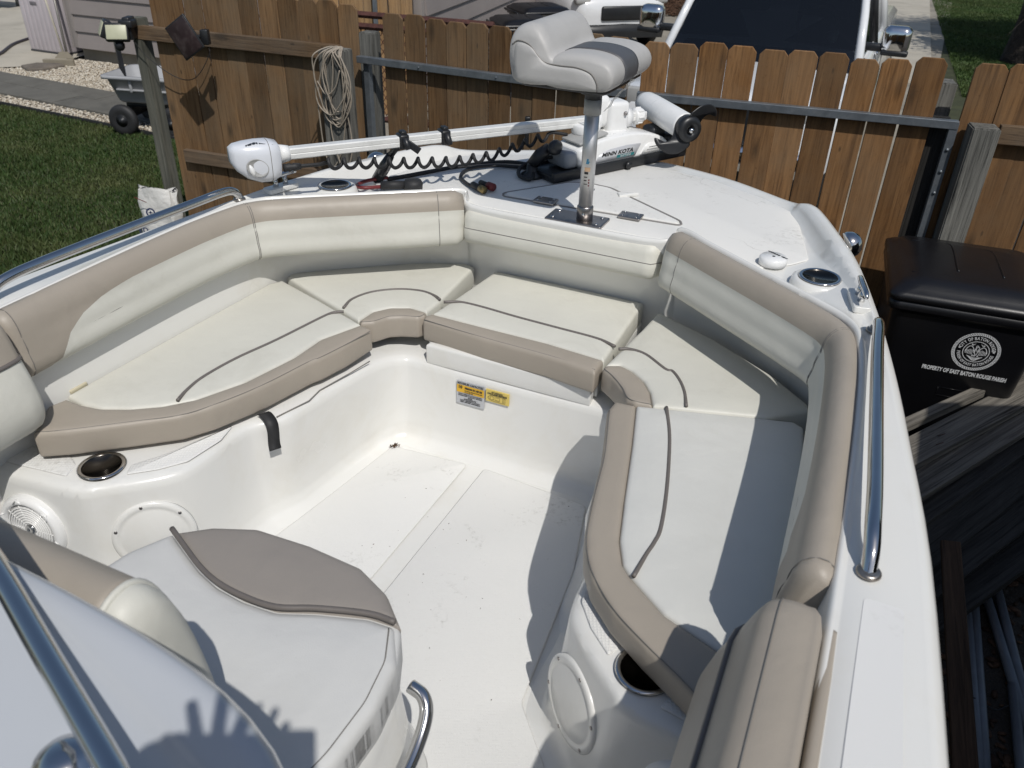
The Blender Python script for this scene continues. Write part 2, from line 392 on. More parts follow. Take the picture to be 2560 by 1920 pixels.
MA['seat_dark'] = vinyl('charcoal_vinyl', (0.085, 0.087, 0.095), grime=(0.05, 0.05, 0.055), amt=0.3)
MA['teal'] = plain('teal_badge', (0.01, 0.16, 0.17), 0.4)
MA['ink'] = plain('black_print', (0.02, 0.02, 0.022), 0.5)
MA['ink_w'] = plain('white_print', (0.72, 0.73, 0.74), 0.6)
MA['ink_y'] = plain('orange_yellow_print', (0.72, 0.42, 0.03), 0.5)
MA['ink_y2'] = plain('pale_yellow_sticker', (0.72, 0.55, 0.14), 0.5)
MA['ink_s'] = plain('silver_sticker', (0.52, 0.53, 0.55), 0.4, 0.2)
MA['red'] = plain('red_cable', (0.15, 0.018, 0.02), 0.5)
MA['brass'] = plain('brass_plug', (0.27, 0.20, 0.085), 0.35, 0.8)
MA['wood'] = wood('cedar_fence', (0.105, 0.053, 0.021), (0.215, 0.122, 0.055), (0.165, 0.128, 0.086), 0.6, rv=0.30, crack=0.3)
MA['wood_r'] = wood('warm_cedar_gate', (0.140, 0.062, 0.020), (0.285, 0.145, 0.055), (0.210, 0.152, 0.096), 0.5, rv=0.30, crack=0.3)
MA['wood_l'] = wood('fresh_pine_board', (0.22, 0.125, 0.055), (0.42, 0.26, 0.125), None, rv=0.15, crack=0.3)
MA['rail_w'] = wood('treated_rail', (0.075, 0.045, 0.026), (0.19, 0.125, 0.072), (0.16, 0.14, 0.115), 0.6, grain=(1.6, 40, 40), rv=0.12)
MA['wood_g'] = wood('weathered_grey_post', (0.045, 0.045, 0.042), (0.20, 0.195, 0.175), None, grain=(30, 30, 0.9), rv=0.15, crack=1.0, knots=False)
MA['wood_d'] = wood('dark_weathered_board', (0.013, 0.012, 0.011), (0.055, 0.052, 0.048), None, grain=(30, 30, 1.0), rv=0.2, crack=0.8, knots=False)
MA['galv'] = plain('galvanised_tube', (0.17, 0.19, 0.21), 0.42, 0.55, var=0.2, vs=14, dirt=(0.32, 0.33, 0.34), dscale=22, damt=0.5)
MA['cable'] = plain('beige_cable', (0.32, 0.275, 0.22), 0.55, var=0.15, vs=20)
# ------------------------------------------------------------------ the boat
boat = thing('boat', 'white bow-rider boat with cream and taupe vinyl seating around an open cockpit', 'boat', BF(0, 0.8, -CAMH))
def bp(name, vf, mat, parent=None, **k): return mk(name, vf[0], vf[1], MA[mat] if isinstance(mat, str) else mat, parent or boat, xf=BF, **k)
def mirror(half): return [(-u, v, z) for u, v, z in half] + [(u, v, z) for u, v, z in reversed(half[:-1])] if abs(half[-1][0]) < 1e-6 else [(-u, v, z) for u, v, z in half] + [(u, v, z) for u, v, z in reversed(half)]
def mrow(half, n=5): return cr(mirror(half), n)
# stations of the sheer, stern to stem
ST = ['stern', 'aft', 'seat', 'mid', 'fore', 'corner', 'cup', 'diag', 'horn', 'deck', 'stem']
A0 = [(1.075, -1.6), (1.08, 0.2), (1.045, 1.0), (0.985, 1.46), (0.935, 1.75), (0.885, 1.97), (0.828, 2.19), (0.772, 2.35), (0.700, 2.535), (0.660, 2.622), (0.592, 2.712), (0.33, 2.885), (0, 2.965)]
C0 = [(0.905, -1.6), (0.91, 0.2), (0.903, 1.0), (0.888, 1.46), (0.868, 1.72), (0.835, 1.83), (0.75, 1.905), (0.66, 1.972), (0.56, 2.045), (0.45, 2.127), (0.345, 2.205), (0.30, 2.165), (0, 2.155)]
ZC = [-0.87, -0.87, -0.86, -0.845, -0.84, -0.84, -0.84, -0.84, -0.84, -0.84, -0.842, -0.872, -0.872]      # coaming crest
ZA = [-0.875, -0.872, -0.865, -0.858, -0.850, -0.840, -0.836, -0.836, -0.838, -0.848, -0.878, -0.886, -0.887]  # gunwale top
ZD = [-0.872, -0.870, -0.862, -0.856, -0.853, -0.852, -0.866, -0.886, -0.886, -0.886, -0.886, -0.886, -0.886]  # deck inside the gunwale
NS = len(A0)
def off(P, d):                                # move an outline inwards by d
    out = []
    for i in range(len(P)):
        a = Vector(P[max(0, i - 1)]); b = Vector(P[min(len(P) - 1, i + 1)])
        if i == len(P) - 1: b = Vector((-P[i - 1][0], P[i - 1][1]))
        t = (b - a).normalized(); n = Vector((-t.y, t.x))
        dd = d[i] if isinstance(d, list) else d
        out.append((P[i][0] + n.x * dd, P[i][1] + n.y * dd))
    out[-1] = (0.0, out[-1][1]); return out
def ring(P, Z, n=5): return mrow([(p[0], p[1], z) for p, z in zip(P, Z)], n)
def zs(Z, d): return [z + d for z in Z]
Cout = off(C0, -0.012); Cfoot = off(C0, [-0.016] * 5 + [-0.02, -0.03, -0.035, -0.035, -0.035, -0.035, -0.03, -0.03])
wb = [0.03, 0.03, 0.028, 0.026, 0.024, 0.03, 0.058, 0.060, 0.060, 0.060, 0.05, 0.05, 0.05]
rows = [ring(off(A0, 0.42), [-1.9] * NS), ring(off(A0, 0.20), [-1.72] * NS), ring(off(A0, 0.075), [-1.45] * NS), ring(off(A0, 0.02), [-1.10] * NS), ring(off(A0, 0.004), zs(ZA, -0.075)),
        ring(off(A0, 0.0), zs(ZA, -0.055)), ring(off(A0, -0.002), zs(ZA, -0.02)), ring(off(A0, 0.006), zs(ZA, -0.006)), ring(off(A0, 0.018), ZA),
        ring(off(A0, [w * 0.55 + 0.010 for w in wb]), zs(ZA, 0.001)), ring(off(A0, [w * 0.8 + 0.006 for w in wb]), [a * 0.65 + d * 0.35 for a, d in zip(ZA, ZD)]), ring(off(A0, [w + 0.010 for w in wb]), ZD),
        ring([(a[0] * 0.5 + c[0] * 0.5, a[1] * 0.5 + c[1] * 0.5) for a, c in zip(off(A0, wb), Cfoot)], ZD),
        ring(Cfoot, ZD), ring(Cout, zs(ZC, -0.004)), ring(off(C0, -0.006), ZC), ring(off(C0, 0.0), zs(ZC, -0.002)), ring(off(C0, 0.004), zs(ZC, -0.012))]
WB = [(0.91, -1.6), (0.91, 0.2), (0.862, 1.0), (0.846, 1.46), (0.836, 1.74), (0.822, 1.89), (0.735, 1.99), (0.645, 2.065), (0.545, 2.145), (0.45, 2.21), (0.36, 2.245), (0.31, 2.25), (0, 2.25)]
rows += [ring([((a[0] + b[0]) / 2, (a[1] + b[1]) / 2) for a, b in zip(C0, WB)], [-1.0] * NS), ring(WB, [-1.13] * NS), ring(WB, [-1.50] * NS)]
hull = bp('hull_and_deck', grid(rows), 'gel')
# rub rail round the sheer
rr = ring(off(A0, -0.004), zs(ZA, -0.066), 6)
bp('rub_rail', tube(rr, 0.011, 8), plain('cream_rub_rail', (0.62, 0.57, 0.47), 0.5))
# transom so that the hull is closed
tr = [(s_ * x, -1.6, z) for s_, x, z in ((-1, 1.06, -0.95), (-1, 0.98, -1.5), (-1, 0.62, -1.9), (1, 0.62, -1.9), (1, 0.98, -1.5), (1, 1.06, -0.95))]
bp('transom', ([Vector(p) for p in tr] + [Vector((p[0], -1.56, p[2])) for p in tr], [(0, 1, 2, 3, 4, 5), (11, 10, 9, 8, 7, 6)] + [(i, (i + 1) % 6, (i + 1) % 6 + 6, i + 6) for i in range(6)]), 'gel', smooth=False)
# seat bases, cockpit walls and floor
L0 = [(1.0, 0.862, -1.2), (0.84, 0.876, -1.2), (0.66, 0.900, -1.2), (0.60, 0.940, -1.2), (0.505, 1.030, -1.2), (0.477, 1.10, -1.2), (0.474, 1.245, -1.2), (0.458, 1.290, -1.2), (0.416, 1.340, -1.2), (0.402, 1.40, -1.2), (0.38, 1.60, -1.205), (0.366, 1.71, -1.215), (0.335, 1.775, -1.226), (0.27, 1.797, -1.232), (0, 1.80, -1.235)]
O0 = [(1.0, 0.870), (0.95, 0.93), (0.94, 1.0), (0.93, 1.08), (0.92, 1.16), (0.92, 1.28), (0.92, 1.35), (0.915, 1.40), (0.91, 1.45), (0.905, 1.52), (0.88, 1.80), (0.75, 2.02), (0.50, 2.22), (0.30, 2.30), (0, 2.30)]
F0 = [(1.0, 0.835), (0.84, 0.846), (0.64, 0.872), (0.575, 0.915), (0.478, 1.01), (0.452, 1.09), (0.452, 1.235), (0.440, 1.285), (0.418, 1.338), (0.406, 1.40), (0.388, 1.60), (0.372, 1.70), (0.335, 1.758), (0.27, 1.775), (0, 1.778)]
NL = len(L0)
def off3(P, d): return off([(p[0], p[1]) for p in P], d)
L2 = [(p[0], p[1]) for p in L0]; LZ = [p[2] for p in L0]
FZ = -1.50
def r3(P, Z, n=6): return mrow([(p[0], p[1], z) for p, z in zip(P, Z)], n)
srows = [r3(O0, [z + 0.004 for z in LZ]), r3(off(L2, -0.045), [z + 0.003 for z in LZ]), r3(off(L2, -0.022), LZ), r3(off(L2, -0.008), zs(LZ, -0.004)), r3(L2, zs(LZ, -0.013)), r3(off(L2, 0.003), zs(LZ, -0.03))]
mid = lambda f: [(a[0] * (1 - f) + b[0] * f, a[1] * (1 - f) + b[1] * f) for a, b in zip(L2, F0)]
srows += [r3(mid(0.55), [-1.36] * NL), r3(mid(0.85), [-1.452] * NL), r3(off(F0, 0.004), [-1.48] * NL), r3(off(F0, 0.018), [-1.494] * NL), r3(off(F0, 0.042), [FZ] * NL), r3(off(F0, 0.056), [FZ - 0.007] * NL)]
bp('seat_base', grid(srows), 'gel')
fl = [(-1.02, -1.58), (1.02, -1.58), (1.02, 0.9), (0.6, 1.2), (0.47, 1.75), (0.25, 1.79), (-0.25, 1.79), (-0.47, 1.75), (-0.6, 1.2), (-1.02, 0.9)]
bp('cockpit_floor', ([Vector((p[0], p[1], FZ - 0.003)) for p in fl], [tuple(range(len(fl)))]), 'gel', smooth=False)
def sheet(pts, z, d=0.03, zf=None):
    Q = outline(pts, d); zf = zf or (lambda x, y: z)
    return [Vector((p.x, p.y, zf(p.x, p.y))) for p in Q], [tuple(range(len(Q)))]
def panel(name, pts, z, mat, d=0.03, t=0.004, parent=None):
    Q = outline(pts, d)
    rws = [[Vector((p.x, p.y, z)) for p in Q], [Vector((p.x, p.y, z + t * 0.6)) for p in Q], [Vector((p.x, p.y, z + t)) for p in inset(Q, t)]]
    return bp(name, grid(rws, cv=True, cap1=True), mat, parent)
panel('nonskid_floor_panel', [(-0.33, 1.70), (-0.085, 1.72), (-0.085, 1.0), (-0.085, -0.2), (-0.40, -0.2), (-0.40, 1.05), (-0.395, 1.2), (-0.36, 1.45)], FZ, 'floor')
panel('nonskid_floor_panel', [(-0.03, 1.725), (0.30, 1.70), (0.36, 1.45), (0.385, 1.2), (0.40, 1.04), (0.56, 0.86), (0.80, 0.80), (0.80, -0.2), (-0.03, -0.2)], FZ, 'floor')
panel('nonskid_floor_panel', [(-0.45, 0.98), (-0.56, 0.86), (-0.80, 0.80), (-0.80, -0.2), (-0.45, -0.2)], FZ, 'floor')
# non-skid on the seat-base ledges and on the gunwale
for sx in (-1, 1):
    e = [(sx * u, v) for u, v in ((0.50, 1.14), (0.525, 1.06), (0.62, 0.96), (0.585, 1.02), (0.60, 1.10), (0.56, 1.20), (0.49, 1.24))]
    panel('nonskid_ledge_panel', [(sx * u, v) for u, v in ((0.485, 1.19), (0.495, 1.09), (0.535, 1.035), (0.585, 0.99), (0.60, 1.02), (0.56, 1.09), (0.53, 1.17), (0.50, 1.25))], -1.1975, 'floor', 0.012, 0.003)
    panel('nonskid_ledge_panel', [(sx * u, v) for u, v in ((0.70, 0.925), (0.84, 0.905), (0.90, 0.90), (0.90, 0.96), (0.76, 0.985), (0.715, 0.965))], -1.1975, 'floor', 0.012, 0.003)
    g = []
    for v in np.linspace(0.97, -1.5, 14):
        uo = np.interp(v, [-1.6, 0.2, 1.0, 1.46], [1.075, 1.08, 1.045, 0.985]) - 0.048; g.append((sx * uo, v))
    g2 = [(sx * 0.945, v) for v in np.linspace(-1.5, 0.97, 14)]
    Q = outline(g + g2, 0.02)
    zg = lambda v: np.interp(v, [-1.6, 0.2, 1.0, 1.46], [-0.8735, -0.871, -0.8635, -0.857]) + 0.0022
    bp('nonskid_gunwale_strip', ([Vector((p.x, p.y, zg(p.y))) for p in Q], [tuple(range(len(Q)))]), nonskid('nonskid_gunwale' + str(sx), (0.75, 0.745, 0.725), 420.0, 0.4, 0.10), smooth=False)
# foredeck non-skid with recess, anchor hatch
fd = [(-0.28, 2.195), (0.27, 2.195), (0.36, 2.225), (0.56, 2.10), (0.66, 2.19), (0.70, 2.25), (0.615, 2.60), (0.50, 2.70), (0.30, 2.81), (0, 2.885), (-0.30, 2.81), (-0.50, 2.70), (-0.615, 2.60), (-0.70, 2.25), (-0.66, 2.19), (-0.56, 2.10), (-0.37, 2.225)]
panel('nonskid_foredeck_panel', fd, -0.8862, 'deck', 0.03, 0.0032)
ZK = -0.883
hat = [(-0.25, 2.315), (0.31, 2.335), (0.30, 2.36), (0.02, 2.545), (-0.06, 2.555), (-0.12, 2.53), (-0.26, 2.335)]
hatch = bp('anchor_hatch', pad(hat, ZK + 0.005, ZK - 0.004, 0.004, 0.001, 0.025, deep=False), 'deck')
hb = inset(outline(hat, 0.025), -0.009)
bp('hatch_gutter', tube([Vector((p.x, p.y, ZK - 0.0005)) for p in hb], 0.0042, 6, closed=True), plain('dark_gutter', (0.22, 0.21, 0.20), 0.8), hatch)  # dark tube marks the groove round the hatch
for u in (-0.115, 0.165):
    hg = [(u - 0.035, 2.295), (u + 0.035, 2.295), (u + 0.035, 2.345), (u - 0.035, 2.345)]
    h = bp('hinge', pad(hg, ZK + 0.010, ZK + 0.003, 0.002, 0, 0.008, deep=False), MA['plate'], hatch)
    for k in range(4):
        bp('screw', lathe([(0.0045, 0), (0.004, 0.0015), (0, 0.002)], (u - 0.022 + 0.044 * (k % 2), 2.305 + 0.03 * (k // 2), ZK + 0.010), seg=8), 'steel', h)
bp('hatch_latch', join(lathe([(0.017, 0), (0.017, 0.004), (0.012, 0.005), (0.011, 0.002), (0.0, 0.002)], (-0.03, 2.49, ZK + 0.004), seg=20)), 'steel', hatch)
bp('hatch_tab', pad([(0.06, 2.50), (0.13, 2.525), (0.08, 2.465)], ZK + 0.012, ZK, 0.004, 0.002, 0.012, deep=False), 'gel')
# seat locker front panel and storage covers under the cushions
bp('locker_front', pad([(-0.262, 1.83), (-0.262, 1.803), (0.252, 1.803), (0.252, 1.83)], -1.176, -1.24, 0.008, 0, 0.008, deep=False), 'gel')
bp('seat_support', pad([(-0.27, 2.24), (-0.27, 1.835), (0.26, 1.835), (0.26, 2.24)], -1.178, -1.225, 0.006, 0, 0.01, deep=False), 'gel')

ZT, ZB = -1.112, -1.185
def cushion(label, white, tan, welt_pts, seam, zt=ZT, wr=0.0045, wm='white', slit=None):
    c = bp('seat_cushion', pad(white, zt, ZB, 0.011, 0.004, 0.012), wm, label=label)
    bp('trim_band', pad(tan, zt + 0.001, ZB + 0.002, 0.014, 0.003, 0.014, deep=False), 'tan', c, label='taupe vinyl band along the front edge')
    bp('welt', tube(cr([(p[0], p[1], zt + 0.0035) for p in welt_pts], 6), wr, 8), 'welt', c, label='dark grey piping curve')
    bp('stitching', tube(cr([(p[0], p[1], zt - 0.001) for p in seam], 5), 0.0011, 5), 'stitch', c)
    return c
def T(st, z=ZT): return uv(z, st)
# centre cushion
w = T('E 1080,187 1500,275 1990,384 1850,585 1745,735 1400,630 1000,530 690,450 790,385')
tb = T('E 690,450 1000,530 1400,630 1745,735 1690,810 1400,715 1000,605 632,487 640,462')
cushion('cream seat cushion with straight taupe band across the bow', w, tb, T('E 760,388 860,388 1000,420 1200,478 1450,545 1700,612 1812,660'), T('E 640,487 1000,595 1400,704 1690,794'))
# corner cushions
w = T('D 1762,225 1800,192 E 100,172 350,148 600,132 900,140 948,163 740,372 655,440 560,412 430,412 320,437 237,490 130,425 0,350')
tb = T('E 237,492 320,437 430,412 560,412 655,440 648,462 600,475 500,470 420,475 330,503 250,508')
cushion('cream wedge cushion with arched piping left of the bow cushion', w, tb, T('E 145,422 200,370 320,327 480,310 620,320 700,347 737,372'), T('E 250,500 330,495 420,468 500,462 600,468 640,455'))
w = T('E 2080,438 F 300,602 670,830 880,1000 915,1045 780,1062 640,1085 200,1042 0,1022 E 2046,1015 2030,930 1990,860 1920,800 1850,765 1755,765 1850,672 1980,545')
tb = T('E 1755,765 1850,765 1920,800 1990,860 2030,930 2046,1015 1935,998 1885,970 1850,905 1795,840 1735,790')
cushion('cream wedge cushion with arched piping and rounded taupe corner', w, tb, T('E 1835,677 1900,677 2000,710 2120,800 F 52,815 96,872 124,940 136,1028'), T('E 1745,788 1800,834 1858,903 1890,963 1940,988 2040,1007'))
# side cushions
w = T('D 410,952 1110,562 1650,267 1735,243 1950,360 2110,452 2220,515 2090,562 1966,607 1800,720 1500,870 1200,975 1000,1015 800,1032 620,1030 500,1005')
tb = T('D 410,970 500,1005 620,1030 800,1032 1000,1015 1200,975 1500,870 1800,720 1966,607 2090,562 2220,515 E 318,545 150,652 0,728 D 1900,752 1600,905 1300,1025 1100,1085 800,1126 400,1176 195,1190 290,1018')
cushion('long cream side cushion with sweeping taupe edge beside the lawn', w, tb, T('D 1092,993 1150,930 1250,850 1450,737 1700,622 2000,472 2070,450 2112,447'), T('D 215,1178 400,1164 800,1114 1100,1074 1300,1014 1600,894 1900,743 E 0,719 150,644 305,560'))
w = T('E 1945,1012 F 0,1030 200,1050 500,1078 800,1112 862,1150 858,1380 850,1600 I 825,200 790,420 740,760 620,1100 400,975 0,705 H 1900,462 1862,400 1842,250 1872,0 E 1920,1250', -1.118)
tb = T('E 1945,1012 1920,1250 H 1872,0 1842,250 1862,400 1900,462 I 0,705 400,975 620,1100 560,1420 290,1325 100,1122 H 2000,912 1800,692 1670,490 1628,330 1628,200 1668,0 E 1728,1350 1748,1200 1765,1040 1812,985', -1.118)
sc_ = cushion('long cream side cushion with deep taupe edge beside the wheelie bin', w, tb, T('E 2128,1035 2146,1200 2140,1400 2122,1600 H 2090,200 2050,285 2000,360 1925,490', -1.118), T('E 1780,1045 1765,1200 1745,1350 H 1684,0 1644,200 1644,330 1686,480 1805,680 2005,898 I 104,1106 290,1308', -1.118), zt=-1.118, wm='white2')
# hinge bracket behind the long side cushion
b0 = T('D 460,915')[0]; bp('cushion_clip', box((b0[0] - 0.005, b0[1] + 0.01, -1.115), (0.018, 0.05, 0.012), 0.003), plain('yellowed_plastic', (0.55, 0.50, 0.36), 0.5))

bp('locker_seam', tube([(a, b_, -1.1985) for a, b_ in uv(-1.2, 'D 1700,1090 1900,990 E 0,925 200,812 305,748')], 0.0018, 5), 'stitch')
# backrests: swept along the coaming
def backrest(path, zc, tbf, label, name='backrest', hh=0.182, endtan=None):
    P = cr([(p[0], p[1], 0) for p in path], 10); n = len(P)
    S = [0.0]
    for i in range(1, n): S.append(S[-1] + (P[i] - P[i - 1]).length)
    prof = [(-0.004, -0.014), (0.004, 0.002), (0.016, 0.008), (0.032, 0.006), (0.045, -0.004), (0.054, -0.020), (0.059, -0.040), (0.0595, -0.056), (0.0590, -0.061), (0.0625, -0.068), (0.067, -0.090), (0.0675, -0.108), (0.0660, -0.112), (0.069, -0.117), (0.074, -0.140), (0.073, -0.158), (0.066, -0.174), (0.050, -0.182), (0.020, -hh - 0.002)]
    prof = [(a, b if b > -0.02 else -0.02 + (b + 0.02) * 0.85) for a, b in prof]
    PP = [Vector((a, b)) for a, b in prof]; tl = [0.0]
    for i in range(1, len(PP)): tl.append(tl[-1] + (PP[i] - PP[i - 1]).length)
    tl = [x / tl[-1] for x in tl]
    pr = lambda t: (np.interp(t, tl, [p.x for p in PP]), np.interp(t, tl, [p.y for p in PP]))
    nrm = []
    for i in range(n):
        a, b = P[max(0, i - 1)], P[min(n - 1, i + 1)]; t = (b - a).normalized(); nn = Vector((-t.y, t.x, 0))
        if nn.dot(Vector((0, 1.2, 0)) - P[i]) < 0: nn = -nn
        nrm.append(nn)
    def pt(i, t):
        e = min(1.0, (min(S[i], S[-1] - S[i]) / 0.016)); e = math.sqrt(max(0.0, 1 - (1 - e) ** 2)) * 0.32 + 0.68
        a, z = pr(t); zc_ = zc(S[i] / S[-1]) if callable(zc) else zc
        zz = z if z > -0.09 else z
        return P[i] + nrm[i] * (a * e) + Vector((0, 0, zc_ + (z + 0.09) * (0.86 + 0.14 * (e - 0.68) / 0.32) - 0.09))
    tv = [tbf(s) for s in S]
    tan = [[pt(i, tv[i] * k / 11) for k in range(12)] for i in range(n)]
    wht = [[pt(i, tv[i] + (1 - tv[i]) * k / 15) for k in range(16)] for i in range(n)]
    b = bp(name, grid(wht, cap0=True, cap1=True), 'white', label=label)
    if max(tv) > 0.05: bp('bolster', grid(tan, cap0=True, cap1=True), 'tan', b, label='taupe vinyl bolster along the top edge')
    bp('seam', tube([pt(i, np.interp(-0.115, [-x[1] for x in prof][::-1] if False else [0], [0]) or 0.0) if False else pt(i, tl[12]) for i in range(n) if tv[i] < tl[12]], 0.0013, 5), 'stitch', b)
    return b, pt, S, n, tl
tb0 = 0.39
def tb_side(S_end):
    def f(s):
        d = s
        return float(np.interp(d, [0, 0.075, 0.085, 0.105, 0.135, 0.18, 0.26, 0.34], [0.93, 0.93, 0.90, 0.78, 0.62, 0.50, 0.42, tb0]))
    return f
port = [(-0.902, 0.985), (-0.898, 1.15), (-0.887, 1.46), (-0.868, 1.70), (-0.838, 1.80), (-0.75, 1.885), (-0.56, 2.03), (-0.345, 2.192)]
zcb = lambda f: float(np.interp(f, [0, 0.4, 1], [-0.862, -0.845, -0.844]))
b1, pt1, S1, n1, tl1 = backrest(port, zcb, tb_side(0), 'cream backrest with taupe bolster along the side of the boat by the lawn')
star = [(-u, v) for u, v in port]
b2, pt2, S2_, n2, tl2 = backrest(star, zcb, tb_side(0), 'cream backrest with taupe bolster along the side of the boat by the bin')
for b_, pt_, S_, n_ in ((b1, pt1, S1, n1), (b2, pt2, S2_, n2)):
    ic = min(range(n_), key=lambda i: abs(S_[i] - 0.80))
    for di in (-1, 0):
        bp('seam', tube([pt_(ic + di, k / 20) for k in range(1, 20)], 0.0012, 5), 'stitch', b_)
    bp('seam', tube([pt_(2, k / 20) for k in range(1, 20)], 0.0012, 5), 'stitch', b_)
    bp('seam', tube([pt_(n_ - 4, k / 20) for k in range(1, 20)], 0.0012, 5), 'stitch', b_)
cpath = [(-0.292, 2.215), (-0.15, 2.225), (0.13, 2.222), (0.278, 2.212)]
b3, pt3, S3, n3, tl3 = backrest(cpath, -0.895, lambda s: 0.0, 'plain cream backrest pad below the pedestal seat', hh=0.125) if False else (None,) * 5
cb = []
for u in np.linspace(-0.332, 0.312, 28):
    e = min(1, min(u + 0.332, 0.312 - u) / 0.025); e = math.sqrt(1 - (1 - e) ** 2) * 0.35 + 0.65
    cb.append([Vector((u, 2.235 + (v - 2.235) * e, -0.955 + (z + 0.955) * (0.8 + 0.2 * (e - 0.65) / 0.35))) for v, z in ((2.25, -0.900), (2.205, -0.888), (2.172, -0.888), (2.152, -0.899), (2.144, -0.918), (2.143, -0.936), (2.1405, -0.941), (2.138, -0.950), (2.137, -0.972), (2.146, -0.990), (2.175, -1.000), (2.25, -1.000))])
b3 = bp('backrest', grid(cb, cap0=True, cap1=True), 'white', label='plain cream backrest pad below the pedestal seat')
bp('seam', tube([r[6] for r in cb], 0.0013, 5), 'stitch', b3)

# aft side pads
for sx, lb in ((1, 'taupe side pad behind the long side cushion by the bin'), (-1, 'taupe and cream side pad behind the long side cushion by the lawn')):
    sec_t = [(0.905, -0.99), (0.900, -0.862), (0.882, -0.848), (0.850, -0.847), (0.826, -0.855), (0.812, -0.872), (0.790, -0.93)]
    sec_w = [(0.788, -0.934), (0.765, -0.99), (0.755, -1.05), (0.775, -1.10), (0.83, -1.11), (0.90, -1.10)]
    vs = [(0.915, 0.55), (0.908, 0.8), (0.895, 0.93), (0.87, 1.0), (0.5, 1.0), (0.1, 1.0), (-0.3, 1.0)]
    if sx < 0: vs = [(0.975, 0.62), (0.970, 0.85), (0.958, 0.95), (0.93, 1.0), (0.5, 1.0), (0.1, 1.0), (-0.3, 1.0)]
    def rows_of(sec):
        out = []
        for v, k in vs:
            cu, cz = 0.85, -0.96
            out.append([Vector((sx * (cu + (u - cu) * k), v, cz + (z - cz) * (0.75 + 0.25 * k))) for u, z in [(a.x, a.y) for a in cr([(p[0], p[1], 0) for p in sec], 4)]])
        return out
    p = bp('side_pad', grid(rows_of(sec_t), cap0=True, cap1=True), 'tan', label=lb)
    bp('pad_face', grid(rows_of(sec_w), cap0=True, cap1=True), 'tan' if sx > 0 else 'white', p)
    bp('welt', tube([Vector((sx * (0.85 + (0.788 - 0.85) * k), v, -0.96 + (-0.931 + 0.96) * (0.75 + 0.25 * k))) for v, k in vs], 0.005, 8), 'welt', p)
    bp('stitching', tube([Vector((sx * (0.85 + (0.838 - 0.85) * k), v, -0.96 + (-0.8485 + 0.96) * (0.75 + 0.25 * k))) for v, k in vs], 0.0012, 5), 'stitch', p)
    bp('backing_flap', grid([[Vector((sx * (0.913 + 0.010 * math.cos(a)), v, -0.875 + 0.012 * math.sin(a))) for a in np.linspace(0, 2 * PI, 9)[:-1]] for v in (0.89, 0.885, 0.5, -0.3)], cv=True, cap0=True, cap1=True), 'tan', p)

# cup holders
def cup(u, v, z, r=0.047, tilt=None):
    b = bp('cup_holder', lathe([(r + 0.006, 0.0), (r + 0.0065, 0.0025), (r + 0.002, 0.004), (r - 0.003, 0.003), (r - 0.004, -0.002), (r - 0.004, -0.03), (r - 0.006, -0.034), (r - 0.006, -0.075), (0.0, -0.075)], (u, v, z), seg=36), 'cup')
    bp('cup_rim', lathe([(r + 0.006, 0.0012), (r + 0.0068, 0.0035), (r + 0.002, 0.0055), (r - 0.003, 0.004)], (u, v, z), seg=36, cap=False), 'steel', b)
    bp('cup_bottom', lathe([(r - 0.008, 0), (0, 0.0006)], (u, v, z - 0.0738), seg=28), MA['dark'], b)  # near-black disc paints the shade at the bottom of the cup
    return b
for sx in (-1, 1):
    cup(sx * 0.655, 0.985, -1.1955)
    bp('cup_boss', lathe([(0.072, -0.012), (0.068, 0.006), (0.060, 0.0105), (0.048, 0.011), (0.046, -0.01)], (sx * 0.745, 2.085, -0.872), seg=36, cap=False), 'gel')
    cup(sx * 0.745, 2.085, -0.8615)
# holes where cups sit: dark wells are the cups' own walls, their dimness put into the colour
# grab rails
for sx in (-1, 1):
    u0, u1 = sx * 0.955, sx * 0.975
    pts = [(sx * p_[0], p_[1], p_[2]) for p_ in ((0.893, 1.812, -0.850), (0.893, 1.806, -0.830), (0.895, 1.785, -0.815), (0.898, 1.745, -0.810), (0.902, 1.65, -0.809), (0.915, 1.44, -0.809), (0.932, 1.187, -0.812), (0.938, 1.085, -0.818), (0.943, 1.045, -0.835), (0.946, 1.020, -0.862))]
    g = bp('grab_rail', tube(cr(pts, 8), 0.0125, 14), 'steel')
    for p in (pts[0], pts[-1]):
        bp('rail_flange', lathe([(0.0185, 0.0), (0.018, 0.003), (0.015, 0.006), (0.0125, 0.006)], (p[0], p[1], p[2] + 0.002 if p is pts[0] else p[2] + 0.004), seg=20), plain('rusty_flange', (0.36, 0.33, 0.30), 0.3, 0.9, var=0.4, vs=60, dirt=(0.20, 0.09, 0.03), dscale=30, damt=0.45), g)
# cleats
for sx in (-1, 1):
    c0 = Vector((sx * 0.848, 1.950, -0.842)); d = Vector((-sx * 0.22, 0.975, 0))
    k = bp('cleat', tube([c0 - d * 0.062 + Vector((0, 0, 0.033)), c0 - d * 0.045 + Vector((0, 0, 0.037)), c0 - d * 0.015 + Vector((0, 0, 0.036)), c0 + d * 0.015 + Vector((0, 0, 0.036)), c0 + d * 0.045 + Vector((0, 0, 0.037)), c0 + d * 0.062 + Vector((0, 0, 0.033))], [0.004, 0.007, 0.008, 0.008, 0.007, 0.004], 10), 'steel')
    for f in (-0.018, 0.018):
        bp('cleat_leg', tube([c0 + d * f, c0 + d * f + Vector((0, 0, 0.034))], [0.009, 0.006], 10), 'steel', k)
    bp('cleat_recess', pad([(c0.x + d.x * a - d.y * b_, c0.y + d.y * a + d.x * b_) for a, b_ in ((-0.055, -0.02), (0.055, -0.02), (0.055, 0.02), (-0.055, 0.02))], -0.8365, -0.852, 0.003, 0, 0.018, deep=False), 'gel', k)
